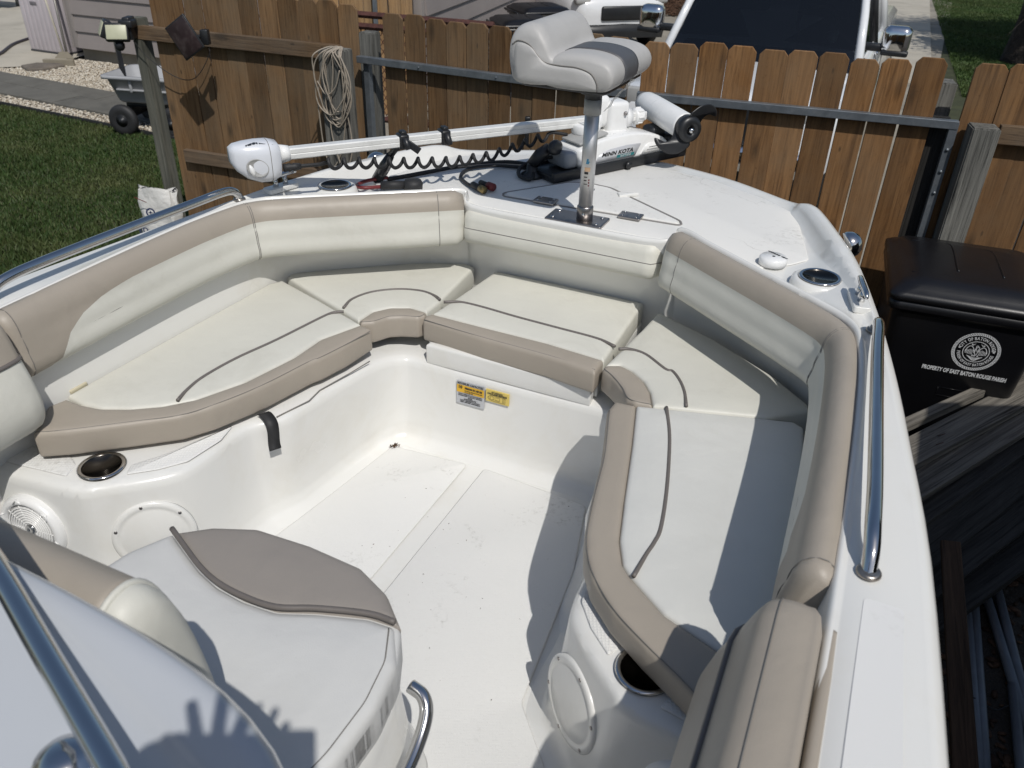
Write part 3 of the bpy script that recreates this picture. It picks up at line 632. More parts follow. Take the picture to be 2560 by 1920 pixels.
# bow nav light dome, deck filler cap
for sx in (-1, 1):
    nl = bp('navigation_light', lathe([(0.036, -0.01), (0.038, 0.0), (0.034, 0.015), (0.024, 0.028), (0.010, 0.034), (0.0, 0.035)], (sx * 0.79, 2.395, -0.875), axis=(sx * 0.85, 0.35, 0.35), seg=24), 'steel')
fc = bp('filler_cap', lathe([(0.037, 0.0), (0.037, 0.016), (0.033, 0.021), (0.0, 0.021)], (0.615, 2.165, -0.88), seg=30), 'white_pl')
V, Fc = text('GASOLINE  VENT', 0.0085, 0.0006); V = [Vector((v.x, v.y + 0.016, 0)) for v in V]
bp('lettering', (mx(V, frame((0.615, 2.165, -0.8583), (0.85, -0.52, 0), (0.52, 0.85, 0))), Fc), 'ink', fc, smooth=False)
bp('cap_hole', lathe([(0.0045, 0), (0, 0.0004)], (0.615, 2.165, -0.8588), seg=12), 'ink', fc)

# access plates and speakers on the seat-base ends
def on_wall(sx, f, zc, seg):                  # frame on the slanted end walls of the seat base
    a, b_ = (Vector((0.50, 1.030)), Vector((0.60, 0.940))) if seg == 0 else (Vector((0.66, 0.900)), Vector((0.84, 0.876)))
    fa, fb = (Vector((0.475, 1.01)), Vector((0.575, 0.915))) if seg == 0 else (Vector((0.64, 0.872)), Vector((0.84, 0.846)))
    top = a.lerp(b_, f); bot = fa.lerp(fb, f)
    k = (-1.2 - zc) / 0.30; p = top.lerp(bot, k * 0.95)
    t = (b_ - a).normalized(); up = Vector((top.x - bot.x, top.y - bot.y, 0.30)).normalized()
    x = Vector((t.x, t.y, 0)); n = x.cross(up)
    if n.y > 0: n = -n; x = -x
    M = lambda v: Vector((sx * v.x, v.y, v.z))
    return Vector((sx * p.x, p.y, zc)), M(x).normalized(), M(up).normalized(), M(n).normalized()
for sx in (-1, 1):
    p, x, up, n = on_wall(sx, 0.42, -1.352, 0); p = p + n * 0.002
    ap = bp('access_plate', lathe([(0.094, -0.006), (0.094, 0.002), (0.090, 0.006), (0.080, 0.007), (0.076, 0.0045), (0.072, 0.0065), (0.0, 0.0065)], p, n, 44, ref=x), 'gel')
    for k in range(6):
        a = 2 * PI * k / 6 + 0.35
        bp('screw', lathe([(0.0042, 0.0), (0.0038, 0.0012), (0, 0.001)], p + (x * math.cos(a) + up * math.sin(a)) * 0.085 + n * 0.0066, n, 10), MA['plate'], ap)
    p, x, up, n = on_wall(sx, 0.70, -1.335, 1); p = p + n * 0.002
    sp = bp('speaker', lathe([(0.088, -0.004), (0.089, 0.008), (0.084, 0.018), (0.076, 0.022), (0.070, 0.020), (0.066, 0.012)], p, n, 40, ref=x, cap=False), 'white_pl')
    bp('speaker_cone', lathe([(0.067, 0.0125), (0.05, 0.0148), (0.0, 0.0150)], p, n, 30, ref=x), plain('speaker_grey', (0.68, 0.68, 0.67), 0.5) if sx < 0 else bpy.data.materials['speaker_grey'], sp)
    for k in range(7):
        rr_ = 0.020 + k * 0.0066
        bp('grille_ring', tube([p + (x * math.cos(a) + up * math.sin(a)) * rr_ + n * 0.016 for a in np.linspace(0, 2 * PI, 29)[:-1]], 0.0019, 5, closed=True), 'white_pl', sp)
    for k in range(10):
        a = 2 * PI * k / 10
        bp('grille_spoke', tube([p + (x * math.cos(a) + up * math.sin(a)) * r_ + n * 0.015 for r_ in (0.014, 0.04, 0.068)], 0.0016, 5), 'white_pl', sp)
    for k in range(6):
        a = 2 * PI * k / 6 + 0.3
        bp('ring_facet', tube([p + (x * math.cos(a + s_) + up * math.sin(a + s_)) * r_ + n * 0.021 for s_, r_ in ((-0.16, 0.073), (0, 0.083), (0.16, 0.073))], 0.0028, 5), 'white_pl', sp)
    bp('speaker_emblem', lathe([(0.015, 0.0), (0.014, 0.004), (0.009, 0.005), (0.0, 0.003)], p + n * 0.015, n, 20), 'steel', sp)
# black strap hanging over the port lip
sp_ = [(-0.462, 1.318, -1.187), (-0.450, 1.316, -1.188), (-0.430, 1.308, -1.197), (-0.421, 1.302, -1.215), (-0.418, 1.295, -1.250), (-0.412, 1.290, -1.268)]
sr = [[Vector(p) + Vector((0.05, 0.08, 0)).normalized() * a for a in (-0.014, 0.014)] for p in cr(sp_, 5)]
sr2 = [[v + Vector((0.004, 0, 0.003)) for v in r[::-1]] for r in sr]
bp('strap', grid([a + b_ for a, b_ in zip(sr, sr2)], cv=True, cap0=True, cap1=True), 'rubber')
# capacity plate and seating label on the front wall
def wallpt(u, z): return Vector((u, 1.80 + (1.778 - 1.80) * min(1, max(0, (-1.235 - z) / 0.25)) * 0.6 - 0.0105, z))
def sticker(u0, u1, z0, z1, mat, name):
    a, b_, c, d = wallpt(u0, z0), wallpt(u1, z0), wallpt(u1, z1), wallpt(u0, z1)
    return bp(name, ([a, b_, c, d] + [p + Vector((0, 0.004, 0)) for p in (a, b_, c, d)], [(0, 1, 2, 3), (7, 6, 5, 4), (0, 1, 5, 4), (1, 2, 6, 5), (2, 3, 7, 6), (3, 0, 4, 7)]), mat, smooth=False)
cpu = uv(-1.29, 'E 860,920 1025,960 1032,950 1162,985')
u0, u1 = -0.152, -0.062; s0, s1 = -0.057, 0.016
zt_, zb_ = -1.258, -1.333
cs = sticker(u0, u1, zb_, zt_, 'ink_s', 'capacity_sticker')
def on_st(vf, u, z, k=0.0012):
    o = wallpt(u, z) + Vector((0, -k, 0)); M = frame(o, (1, 0, 0), (0, (1.80 - 1.778) * 0.6 / 0.25, 1)); return mx(vf[0], M), vf[1]
def block(w, h): return [Vector((-w / 2, -h / 2, 0)), Vector((w / 2, -h / 2, 0)), Vector((w / 2, h / 2, 0)), Vector((-w / 2, h / 2, 0))], [(0, 1, 2, 3)]
um = (u0 + u1) / 2
bp('yellow_field', on_st(block(0.089, 0.025), um, -1.2825, 0.0008), 'ink_y', cs, smooth=False)
def wr(s, size, u, z, bold=0.0003, par=cs, mat='ink', sp=1.0, width=None):
    V, Fc = text(s, size, bold, spacing=sp)
    if width:
        xs = [v.x for v in V]; k = width / (max(xs) - min(xs)); V = [Vector((v.x * k, v.y, 0)) for v in V]
    bp('lettering', on_st((V, Fc), u, z, 0.0018), mat, par, smooth=False)
wr('MAXIMUM CAPACITIES', 0.0090, um, -1.2645, 0.0003, width=0.084)
wr('10', 0.0135, u0 + 0.012, -1.2775, 0.0006)
wr('PERSONS OR 1450 LBS', 0.0085, um + 0.010, -1.2785, 0.0005, width=0.056)
wr('1900 POUNDS, PERSONS, MOTORS, GEAR', 0.0042, um + 0.010, -1.2870, 0.0002, width=0.058)
wr('115 H.P. MOTOR', 0.0042, um - 0.005, -1.2925, 0.0002, width=0.028)
for i, (s_, wd) in enumerate((('THIS BOAT COMPLIES WITH U.S. COAST GUARD SAFETY', 0.078), ('STANDARDS IN EFFECT ON THE DATE OF CERTIFICATION', 0.078), ('MODEL', 0.014), ('MAXIMUM HORSEPOWER', 0.04), ('YACHT CERTIFIED BY N.M.M.A.', 0.066), ('NMMA CERTIFIED COMPONENTS', 0.066))):
    wr(s_, 0.0042, um, -1.2990 - i * 0.0052, 0.00025, width=wd)
s2 = sticker(s0, s1, -1.300, -1.262, 'ink_y2', 'seating_sticker'); sm = (s0 + s1) / 2
wr('RECOMMENDED', 0.0045, sm, -1.2670, 0.0002, s2, width=0.036)
wr('ON-PLANE SEATING', 0.0062, sm, -1.2730, 0.0004, s2, width=0.062)
def line_st(pts, par, r=0.0004):
    bp('drawing_line', tube([wallpt(sm + a, -1.286 + b_) + Vector((0, -0.0012, 0)) for a, b_ in pts], r, 4), 'ink', par)
line_st([(-0.030, 0), (-0.024, 0.006), (-0.012, 0.009), (0.026, 0.009), (0.026, -0.009), (-0.012, -0.009), (-0.024, -0.006), (-0.030, 0)], s2)
line_st([(-0.022, 0.005), (-0.022, -0.005)], s2); line_st([(-0.018, 0.007), (-0.010, 0.003), (-0.010, -0.003), (-0.018, -0.007)], s2)
line_st([(-0.006, 0.003), (-0.002, 0.005), (0.008, 0.005), (0.008, -0.005), (-0.002, -0.005), (-0.006, -0.003)], s2); line_st([(0.018, 0.008), (0.018, -0.008)], s2); line_st([(0.022, 0.008), (0.022, -0.008)], s2)

# ---- console with jump seat
def J(st, z=-1.10): return uv(z, st)
ZJ = -1.10
jh = [(0.0, 0.912), (0.12, 0.905), (0.20, 0.870), (0.262, 0.815), (0.297, 0.745), (0.312, 0.66), (0.31, 0.56), (0.295, 0.47), (0.28, 0.44)]
jout = [(-u, v) for u, v in jh[::-1]] + jh[1:]
wl = [(-0.258, 0.822), (-0.20, 0.795), (-0.139, 0.768), (-0.082, 0.751), (-0.019, 0.745), (0.048, 0.750), (0.114, 0.779), (0.20, 0.808), (0.252, 0.812)]
con = bp('console', pad([(-0.46, 0.28), (-0.48, 0.1), (-0.48, -0.55), (0.48, -0.55), (0.48, 0.1), (0.44, 0.28), (0.30, 0.355), (-0.30, 0.355)], -0.80, FZ - 0.01, 0.05, 0.0, 0.05, deep=False), 'gel_cool', label='glossy white helm console')
jb = bp('jump_seat_base', grid([[Vector((u * k, 0.5 + (v - 0.5) * k2, z)) for u, v in [(p.x, p.y) for p in outline(jout, 0.03)]] for k, k2, z in ((1.13, 1.06, FZ - 0.005), (1.10, 1.05, -1.488), (1.08, 1.02, -1.45), (1.03, 0.98, -1.36), (0.99, 0.97, -1.26), (0.975, 0.965, -1.18), (0.95, 0.95, -1.175))], cv=True, cap0=True, cap1=True), 'gel')
wq = [(-u, v) for u, v in jh[::-1] if v < 0.82] + [(p[0], p[1]) for p in wl] + [(u, v) for u, v in jh if v < 0.81]
jc = bp('jump_seat_cushion', pad(wq, ZJ, -1.185, 0.020, 0.006, 0.02), 'white3', label='white jump seat cushion with taupe front in front of the console')
tq = [p for p in jout if p[1] > 0.82] + [(0.262, 0.815)] + [(p[0], p[1]) for p in wl[::-1]]
bp('cushion_core', pad(jout, ZJ - 0.012, -1.186, 0.012, 0.0, 0.03, deep=False), 'white3', jc)
bp('trim_panel', pad(tq, ZJ, ZJ - 0.030, 0.018, 0.004, 0.012, deep=False), 'tan2', jc, label='taupe crescent at the front of the jump seat')
bp('welt', tube(cr([(p[0], p[1], ZJ + 0.005) for p in wl], 6), 0.0055, 8), 'welt', jc)
qs = inset(outline(jout, 0.03), 0.020)
bp('stitching', tube([Vector((p.x, p.y, ZJ - 0.0005)) for p in qs if p.y < 0.80 and p.x > 0], 0.0013, 5), 'stitch', jc)
bp('snap_button', lathe([(0.009, 0), (0.008, 0.002), (0, 0.002)], (0.3085, 0.60, -1.15), axis=(1, 0, 0), seg=14), 'white_pl', jc)
hp = [(0.290, 0.79, -1.215), (0.318, 0.785, -1.222), (0.335, 0.765, -1.24), (0.342, 0.72, -1.265), (0.345, 0.66, -1.28), (0.345, 0.58, -1.285), (0.335, 0.545, -1.285), (0.30, 0.535, -1.28)]
gr = bp('grab_handle', tube(cr(hp, 7), 0.0125, 12), 'steel')
# jump seat backrest
bs = []
for u in np.linspace(-0.150, 0.150, 20):
    e = min(1, (0.150 - abs(u)) / 0.04); e = math.sqrt(1 - (1 - e) ** 2) * 0.30 + 0.70
    rw = []
    for v, z in [(a.x, a.y) for a in cr([(0.500, -1.09, 0), (0.515, -1.04, 0), (0.512, -0.95, 0), (0.500, -0.85, 0), (0.485, -0.775, 0), (0.468, -0.738, 0), (0.445, -0.720, 0), (0.415, -0.722, 0), (0.395, -0.742, 0), (0.388, -0.80, 0), (0.400, -1.09, 0)], 3)]:
        c_ = (0.45, -0.90); rw.append(Vector((u, c_[0] + (v - c_[0]) * e, c_[1] + (z - c_[1]) * (0.9 + 0.1 * e))))
    bs.append(rw)
jb2 = bp('jump_seat_backrest', grid(bs[1:-1], cap0=True, cap1=True), 'tan', label='taupe backrest with cream ends on the front of the console')
for sx in (-1, 1):
    r0 = bs[-2] if sx > 0 else bs[1]
    r1 = [v + Vector((sx * 0.016, 0, 0)) for v in r0]; c_ = sum(r0, Vector()) / len(r0)
    r2 = [c_ + (v - c_) * 0.86 + Vector((sx * 0.034, 0, 0)) for v in r0]; r3_ = [c_ + (v - c_) * 0.5 + Vector((sx * 0.042, 0, 0)) for v in r0]
    e_ = bp('end_panel', grid([r0, r1, r2, r3_], cap1=True), 'white', jb2)
    bp('welt', tube(r0, 0.005, 7), 'white', e_)
# console windscreen hood, rail, light and switch recess
hood = []
for u in np.linspace(-0.58, 0.58, 33):
    k = (abs(u) / 0.58); vv = 0.345 - 0.035 * (u / 0.5) ** 2 - 0.10 * k ** 8; dz = -0.05 * k ** 6
    hood.append([Vector((u * (1 - 0.10 * j), vv + v, z + dz)) for v, z, j in ((0.030, -0.90, 1), (0.028, -0.78, 0.6), (0.024, -0.68, 0.3), (0.018, -0.635, 0.1), (0.010, -0.620, 0), (0.0, -0.614, 0), (-0.015, -0.618, 0), (-0.04, -0.635, 0), (-0.10, -0.672, 0), (-0.20, -0.715, 0), (-0.36, -0.755, 0), (-0.70, -0.78, 0.2))])
hd = bp('console_hood', grid(hood), 'gel_cool', con)
bp('switch_recess', pad([(0.02, 0.335), (0.155, 0.322), (0.165, 0.25), (0.10, 0.20), (-0.05, 0.20), (-0.30, 0.22), (-0.30, 0.335)], -0.640, -0.74, 0.012, 0, 0.03, deep=False), 'black', con)
rp = [(-0.30, 0.40, -0.72), (-0.20, 0.41, -0.62), (-0.05, 0.388, -0.598), (0.12, 0.328, -0.596), (0.255, 0.275, -0.597), (0.39, 0.222, -0.60), (0.48, 0.186, -0.615), (0.50, 0.178, -0.66)]
bp('console_rail', tube(cr(rp, 8), 0.0112, 16), 'steel', con)
pl = uv(-0.66, 'G 400,1600')[0]
bp('horn_dome', lathe([(0.030, -0.05), (0.030, 0.004), (0.027, 0.010), (0.024, 0.011), (0.020, 0.018), (0.011, 0.022), (0.0, 0.023)], (pl[0], pl[1], -0.672), seg=28), 'steel', con)
def cut_hole(o, c, r, z0, z1, n=20):         # real opening in a surface, c in world metres
    og = ORG[o.name]; c = Vector(c) - og; z0 -= og.z; z1 -= og.z
    bm = bmesh.new(); bm.from_mesh(o.data)
    def near():
        F_ = [f for f in bm.faces if any((v.co.xy - c.xy).length < r * 6 for v in f.verts) or (f.calc_center_median().xy - c.xy).length < r * 6]
        F_ = [f for f in F_ if z0 - 0.05 < f.calc_center_median().z < z1 + 0.05]
        return list({e for f in F_ for e in f.edges}) + F_ + list({v for f in F_ for v in f.verts})
    for k in range(n):
        a = 2 * PI * k / n; d = Vector((math.cos(a), math.sin(a), 0))
        bmesh.ops.bisect_plane(bm, geom=near(), dist=1e-6, plane_co=c + d * r, plane_no=d)
    bm.faces.ensure_lookup_table()
    kill = [f for f in bm.faces if (f.calc_center_median().xy - c.xy).length < r * 0.999 and z0 < f.calc_center_median().z < z1 and all((v.co.xy - c.xy).length < r * 1.06 for v in f.verts)]
    bmesh.ops.delete(bm, geom=kill, context='FACES'); bm.to_mesh(o.data); bm.free(); o.data.update()
sb = bpy.data.objects['seat_base']
for sx in (-1, 1):
    p = BF(sx * 0.655, 0.985, -1.2); cut_hole(sb, p, 0.048, p.z - 0.02, p.z + 0.03)
    p = BF(sx * 0.745, 2.085, -0.875); cut_hole(hull, p, 0.0485, p.z - 0.03, p.z + 0.04)

# ------------------------------------------------------------------ boat trailer under the hull
tl_ = thing('boat_trailer', 'galvanised boat trailer carrying the white boat', 'trailer', BF(0, 0.6, -CAMH))
def tp(name, vf, mat, par=None, **k): return mk(name, vf[0], vf[1], MA[mat], par or tl_, xf=BF, **k)
for sx in (-1, 1):
    tp('frame_rail', tube([(sx * 0.55, -1.5, -2.12), (sx * 0.55, 1.2, -2.12), (sx * 0.05, 2.7, -2.14)], 0.045, 4), 'galv', smooth=False)
    tp('bunk', tube([(sx * 0.40, -1.4, -1.935), (sx * 0.40, 1.6, -1.945)], 0.05, 4), 'wood_d', smooth=False)
    w_ = tp('wheel', lathe([(0.05, -0.09), (0.27, -0.09), (0.30, -0.06), (0.30, 0.06), (0.27, 0.09), (0.05, 0.09)], (sx * 0.74, -0.4, -2.30), (1, 0, 0), 28), 'rubber')
    tp('rim', lathe([(0.17, 0.0), (0.15, 0.02), (0.0, 0.03)], (sx * 0.835, -0.4, -2.30), (sx, 0, 0), 20), 'galv', w_)
for v in (-1.3, -0.4, 0.8):
    tp('cross_member', tube([(-0.62, v, -2.10), (0.62, v, -2.10)], 0.04, 4), 'galv', smooth=False)
tp('tongue_jack', tube([(0, 2.65, -2.6), (0, 2.65, -2.0)], 0.03, 10), 'galv')
for sx in (-1, 1): tp('bunk_bracket', tube([(sx * 0.40, 0.8, -2.1), (sx * 0.40, 0.8, -1.97)], 0.03, 4), 'galv', smooth=False); tp('bunk_bracket', tube([(sx * 0.40, -1.3, -2.1), (sx * 0.40, -1.3, -1.97)], 0.03, 4), 'galv', smooth=False)

# ------------------------------------------------------------------ pedestal seat
PB = BF(0.045, 2.225, -0.883)
ped = thing('pedestal_seat', 'grey vinyl fishing seat with charcoal stripe on an aluminium pedestal', 'seat', PB)
def pp(name, vf, mat, par=None, **k): return mk(name, vf[0], vf[1], MA[mat] if isinstance(mat, str) else mat, par or ped, **k)
pl4 = [BF(u, v, 0) for u, v in ((-0.06, 2.178), (0.118, 2.178), (0.118, 2.268), (-0.06, 2.268))]
base = pp('base_plate', pad([(p.x, p.y) for p in pl4], PB.z + 0.009, PB.z, 0.003, 0, 0.012, deep=False), 'plate')
for u, v in ((-0.04, 2.195), (0.098, 2.195), (0.098, 2.252), (-0.04, 2.252)):
    p = BF(u, v, 0); pp('bolt', lathe([(0.006, 0), (0.006, 0.002), (0.003, 0.004), (0, 0.0042)], (p.x, p.y, PB.z + 0.009), seg=10), 'steel', base)
PC = BF(0.052, 2.222, 0); PX, PY = PC.x, PC.y
pp('post_collar', lathe([(0.0245, 0), (0.0245, 0.04), (0.021, 0.044)], (PX, PY, PB.z + 0.008), seg=28), MA['plate'])
pp('collar_screw', lathe([(0.005, 0), (0.004, 0.002), (0, 0.002)], (PX - 0.007, PY - 0.0245, PB.z + 0.030), (-0.25, -0.97, 0), 10), 'steel')
ZS = CAMH - 0.482                            # underside of the seat
post = pp('post', lathe([(0.0208, PB.z + 0.05), (0.0208, ZS - 0.06)], (PX, PY, 0), seg=32), 'steel_dull')
pp('post_sleeve', lathe([(0.0245, ZS - 0.085), (0.0245, ZS - 0.045), (0.021, ZS - 0.043)], (PX, PY, 0), seg=28), 'grey_pl')
pp('swivel', lathe([(0.024, ZS - 0.044), (0.024, ZS - 0.034), (0.036, ZS - 0.030), (0.036, ZS - 0.016), (0.028, ZS - 0.012), (0.05, ZS - 0.006), (0.05, ZS)], (PX, PY, 0), seg=24), 'black')
# printed label wrapped on the post
def on_post(a0, a1, z0, z1, mat):
    n = 8; rws = [[Vector((PX + 0.0211 * math.cos(a), PY + 0.0211 * math.sin(a), z)) for a in np.linspace(a0, a1, n)] for z in (z0, z1)]
    pp('post_label', grid(rws), mat, post)
la = math.atan2(-PY, -PX)
for z0, z1, a0, a1, m_ in ((0.150, 0.157, -0.5, 0.05, 'ink'), (0.158, 0.170, -0.5, 0.3, plain('orange_label', (0.50, 0.34, 0.22), 0.5)), (0.140, 0.143, -0.5, -0.05, 'ink'), (0.130, 0.133, -0.5, -0.1, 'ink'), (0.120, 0.122, -0.5, 0.0, 'ink'), (0.131, 0.136, 0.12, 0.3, 'red'), (0.123, 0.128, 0.12, 0.3, 'red'), (0.115, 0.119, 0.12, 0.3, 'red')):
    on_post(la + a0, la + a1, PB.z + z0, PB.z + z1, m_)
for k in range(6):
    z0 = 0.180 + k * 0.0025; on_post(la - 0.35 + 0.02 * k, la + 0.05 + 0.05 * k * (1 if k < 3 else -0.3), PB.z + z0, PB.z + z0 + 0.0026, plain('blue_label', (0.04, 0.17, 0.28), 0.5) if k == 0 else bpy.data.materials['blue_label'])
# seat shell: local frame, x to the front of the seat, y across
SA = R(-25); SX = Vector((math.cos(SA), math.sin(SA), 0)); SY = Vector((-math.sin(SA), math.cos(SA), 0))
def SF(x, y, z): return Vector((PX, PY, ZS)) + SX * (x * 0.82 - 0.035) + SY * (y * 0.80) + Vector((0, 0, z * 0.80))
W2 = 0.205
def seat_rows(prof, y0, y1, n=14, er=0.045, ends=(True, True)):
    rws = []
    for y in np.linspace(y0, y1, n):
        e0 = min(1, (y - y0) / er) if ends[0] else 1; e1 = min(1, (y1 - y) / er) if ends[1] else 1; e = min(e0, e1); e = math.sqrt(max(0, 1 - (1 - e) ** 2)) * 0.22 + 0.78
        cx = sum(p[0] for p in prof) / len(prof); cz = sum(p[1] for p in prof) / len(prof)
        rws.append([SF(cx + (x - cx) * (0.6 + 0.4 * e), y, cz + (z - cz) * e) for x, z in [(a.x, a.y) for a in cr([(p[0], p[1], 0) for p in prof], 3, closed=True)]])
    return grid(rws, cv=True, cap0=True, cap1=True)
bk = [(-0.155, 0.012), (-0.178, 0.07), (-0.182, 0.14), (-0.165, 0.178), (-0.125, 0.195), (-0.085, 0.186), (-0.055, 0.150), (-0.035, 0.110), (0.0, 0.085), (0.0, 0.03), (-0.05, 0.012)]
st = [(-0.05, 0.012), (-0.06, 0.07), (-0.02, 0.112), (0.05, 0.120), (0.11, 0.116), (0.155, 0.100), (0.175, 0.065), (0.165, 0.025), (0.12, 0.010)]
ys = np.concatenate([np.linspace(-W2, -W2 + 0.05, 7), np.linspace(-W2 + 0.06, W2 - 0.06, 9), np.linspace(W2 - 0.05, W2, 7)])
def seat_piece(prof, ylist, w=W2, k0=0.25):
    rws = []
    cx = sum(p[0] for p in prof) / len(prof); cz = min(p[1] for p in prof) + 0.02
    for y in ylist:
        e = min(1, (w - abs(y)) / 0.05); e = math.sqrt(max(0, 1 - (1 - e) ** 2)) * k0 + 1 - k0
        rws.append([SF(cx + (x - cx) * (0.75 + 0.25 * e), y, cz + (z - cz) * e) for x, z in [(a.x, a.y) for a in cr([(p[0], p[1], 0) for p in prof], 4, closed=True)]])
    return grid(rws, cv=True, cap0=True, cap1=True)
sbk = pp('seat_back', seat_piece(bk, ys), 'seat_grey', label='light grey low backrest')
pp('seat_pad', seat_piece(st, ys), 'seat_grey', label='light grey seat pad')
st2 = [(x * 1.012 + 0.001, z * 1.012 + 0.002) for x, z in st]
pp('seat_stripe', seat_piece(st2, np.linspace(-0.095, 0.035, 8), W2 + 0.2, 0.0), 'seat_dark', label='charcoal stripe over the seat pad')
# side seam piping in the L shape of the near side
for sy in (-1, 1):
    Ls = [(-0.178, 0.135), (-0.155, 0.150), (-0.115, 0.140), (-0.085, 0.110), (-0.055, 0.088), (0.0, 0.083), (0.06, 0.083), (0.11, 0.070), (0.135, 0.04), (0.138, 0.012)]
    pp('seam', tube(cr([SF(x * 0.93 - 0.003, sy * (W2 + 0.001), z * 0.93 + 0.004) for x, z in Ls], 5), 0.0016, 5), 'stitch', sbk)
    sidep = [(-0.165, 0.014), (-0.176, 0.07), (-0.174, 0.132), (-0.152, 0.146), (-0.113, 0.136), (-0.085, 0.108), (-0.052, 0.086), (0.0, 0.080), (0.06, 0.080), (0.108, 0.068), (0.132, 0.04), (0.136, 0.014)]
    sq = [(a.x, a.y) for a in cr([(p[0] * 0.93, p[1] * 0.93 + 0.004, 0) for p in sidep], 4)]
    cxs = sum(a for a, b in sq) / len(sq); czs = 0.06
    rws = [[SF(cxs + (x - cxs) * k, sy * (W2 - 0.012 + d), czs + (z - czs) * k) for x, z in sq] for k, d in ((1.03, -0.02), (1.02, 0.006), (0.97, 0.013), (0.86, 0.018), (0.55, 0.021))]
    pp('side_panel', grid(rws, cv=True, cap1=True), 'seat_grey', sbk)
sq = outline([(-0.15, -W2 + 0.02), (0.15, -W2 + 0.02), (0.15, W2 - 0.02), (-0.15, W2 - 0.02)], 0.06)
pp('seat_base_board', grid([[SF(p.x, p.y, z) for p in inset(sq, d)] for d, z in ((0.006, 0.0), (0, 0.004), (0, 0.014), (0.006, 0.02))], cv=True, cap0=True, cap1=True), 'black')
# torn strip of clear plastic hanging below the front edge
tr_ = [SF(0.135 + 0.03 * (1 - t) + 0.004 * math.sin(9 * t) - 0.055 * t, 0.02 + 0.015 * math.sin(5 * t), 0.02 - 0.115 * t) for t in np.linspace(0, 1, 9)]
m_, t_, b_ = nm('hazy_clear_plastic'); b_.inputs['Base Color'].default_value = (0.55, 0.55, 0.53, 1); b_.inputs['Alpha'].default_value = 0.55; b_.inputs['Roughness'].default_value = 0.25
bumpn(t_, b_, noise(t_, coords(t_), 70, 4), 0.8, 0.01)
pp('torn_plastic_flap', grid([[p + SY * (a * (0.024 - 0.010 * i / 8)) + SX * (0.004 * math.sin(3 * i + 5 * a)) for a in (-1, -0.4, 0.3, 1)] for i, p in enumerate(tr_)]), m_, smooth=False)

# ------------------------------------------------------------------ trolling motor
TD = Vector((0.494, 0.869, 0)); TN = Vector((0.869, -0.494, 0))       # along the shaft to the bow, and across to starboard-aft (boat frame)
T0 = Vector((-0.012, 2.765, -0.884))                                    # middle of the near edge of the base rail
tm = thing('trolling_motor', 'white bow-mount trolling motor stowed flat on the foredeck', 'trolling motor', BF(T0.x, T0.y, T0.z))
def TF(x, y, z): p = T0 + TD * x - TN * y; return BF(p.x, p.y, T0.z + (z if z < 0.03 else 0.03 + (z - 0.03) * 0.70))
def tmp(name, vf, mat, par=None, **k): return mk(name, vf[0], vf[1], MA[mat] if isinstance(mat, str) else mat, par or tm, xf=TF, **k)
bs_r = tmp('base_rail', join(box((0.0, 0.07, 0.015), (0.62, 0.15, 0.022), 0.004), box((0, 0.0, 0.022), (0.62, 0.014, 0.036), 0.003), box((-0.02, 0.14, 0.022), (0.58, 0.012, 0.036), 0.003)), 'black')
tmp('mount_knob', lathe([(0.009, -0.02), (0.010, 0.0), (0.013, 0.003), (0.013, 0.010), (0, 0.011)], (0.02, -0.008, 0.016), (0, -1, 0), 12), 'black', bs_r)
# housing: side outline extruded across the rail
hs = [(-0.19, 0.035), (-0.195, 0.11), (-0.175, 0.128), (-0.11, 0.150), (-0.03, 0.160), (0.06, 0.158), (0.14, 0.140), (0.20, 0.110), (0.235, 0.070), (0.245, 0.035)]
hq = [(a.x, a.y) for a in cr([(p[0], p[1], 0) for p in hs], 4)]
cxs, czs = 0.02, 0.06
rws = [[(cxs + (x - cxs) * k, y, czs + (z - czs) * k) for x, z in hq] for y, k in ((0.004, 0.90), (0.006, 0.96), (0.014, 0.995), (0.03, 1.0), (0.11, 1.0), (0.126, 0.995), (0.134, 0.96), (0.136, 0.90))]
hsg = tmp('mount_housing', grid(rws, cv=True, cap0=True, cap1=True), 'white_pl')
ins = [(-0.13, 0.045), (-0.105, 0.085), (-0.06, 0.102), (0.02, 0.108), (0.085, 0.104), (0.06, 0.045)]
tmp('badge_panel', grid([[(x, y, z) for x, z in [(a.x, a.y) for a in outline(ins, 0.014)]] for y in (0.008, 0.0015)], cv=True, cap1=True), MA['ink_s'], hsg)
vt = [(0.085, 0.045), (0.11, 0.09), (0.125, 0.10), (0.19, 0.088), (0.19, 0.045)]
tmp('vent_panel', grid([[(x, y, z) for x, z in [(a.x, a.y) for a in outline(vt, 0.012)]] for y in (0.008, 0.0)], cv=True, cap1=True), 'white_pl', hsg)
for k in range(3): tmp('vent_slot', box((0.14 + 0.004 * k, -0.0005, 0.054 + 0.012 * k), (0.07 - 0.012 * k, 0.003, 0.0035), 0.001), 'grey_pl', hsg)
tmp('housing_screw', lathe([(0.006, 0), (0.005, 0.002), (0, 0.002)], (-0.145, 0.006, 0.105), (0, -1, 0), 10), 'plate', hsg)
def on_badge(vf, x, z, y=0.0006):
    return [Vector((x + v.x, y, z + v.y)) for v in vf[0]], vf[1]
V, Fc = text('MINN KOTA', 0.026, 0.0012, shear=0.25, spacing=1.05); xs = [v.x for v in V]; k = 0.145 / (max(xs) - min(xs)); V = [Vector((v.x * k, v.y, 0)) for v in V]
tmp('lettering', on_badge((V, Fc), -0.025, 0.080), 'ink', hsg, smooth=False)
tmp('teal_badge', on_badge(([Vector(p) for p in ((-0.04, -0.007, 0), (0.04, -0.007, 0), (0.043, 0.007, 0), (-0.037, 0.007, 0))], [(0, 1, 2, 3)]), 0.012, 0.060, 0.0005), 'teal', hsg, smooth=False)
V, Fc = text('RIPTIDE', 0.0125, 0.0005, shear=0.25, spacing=1.15)
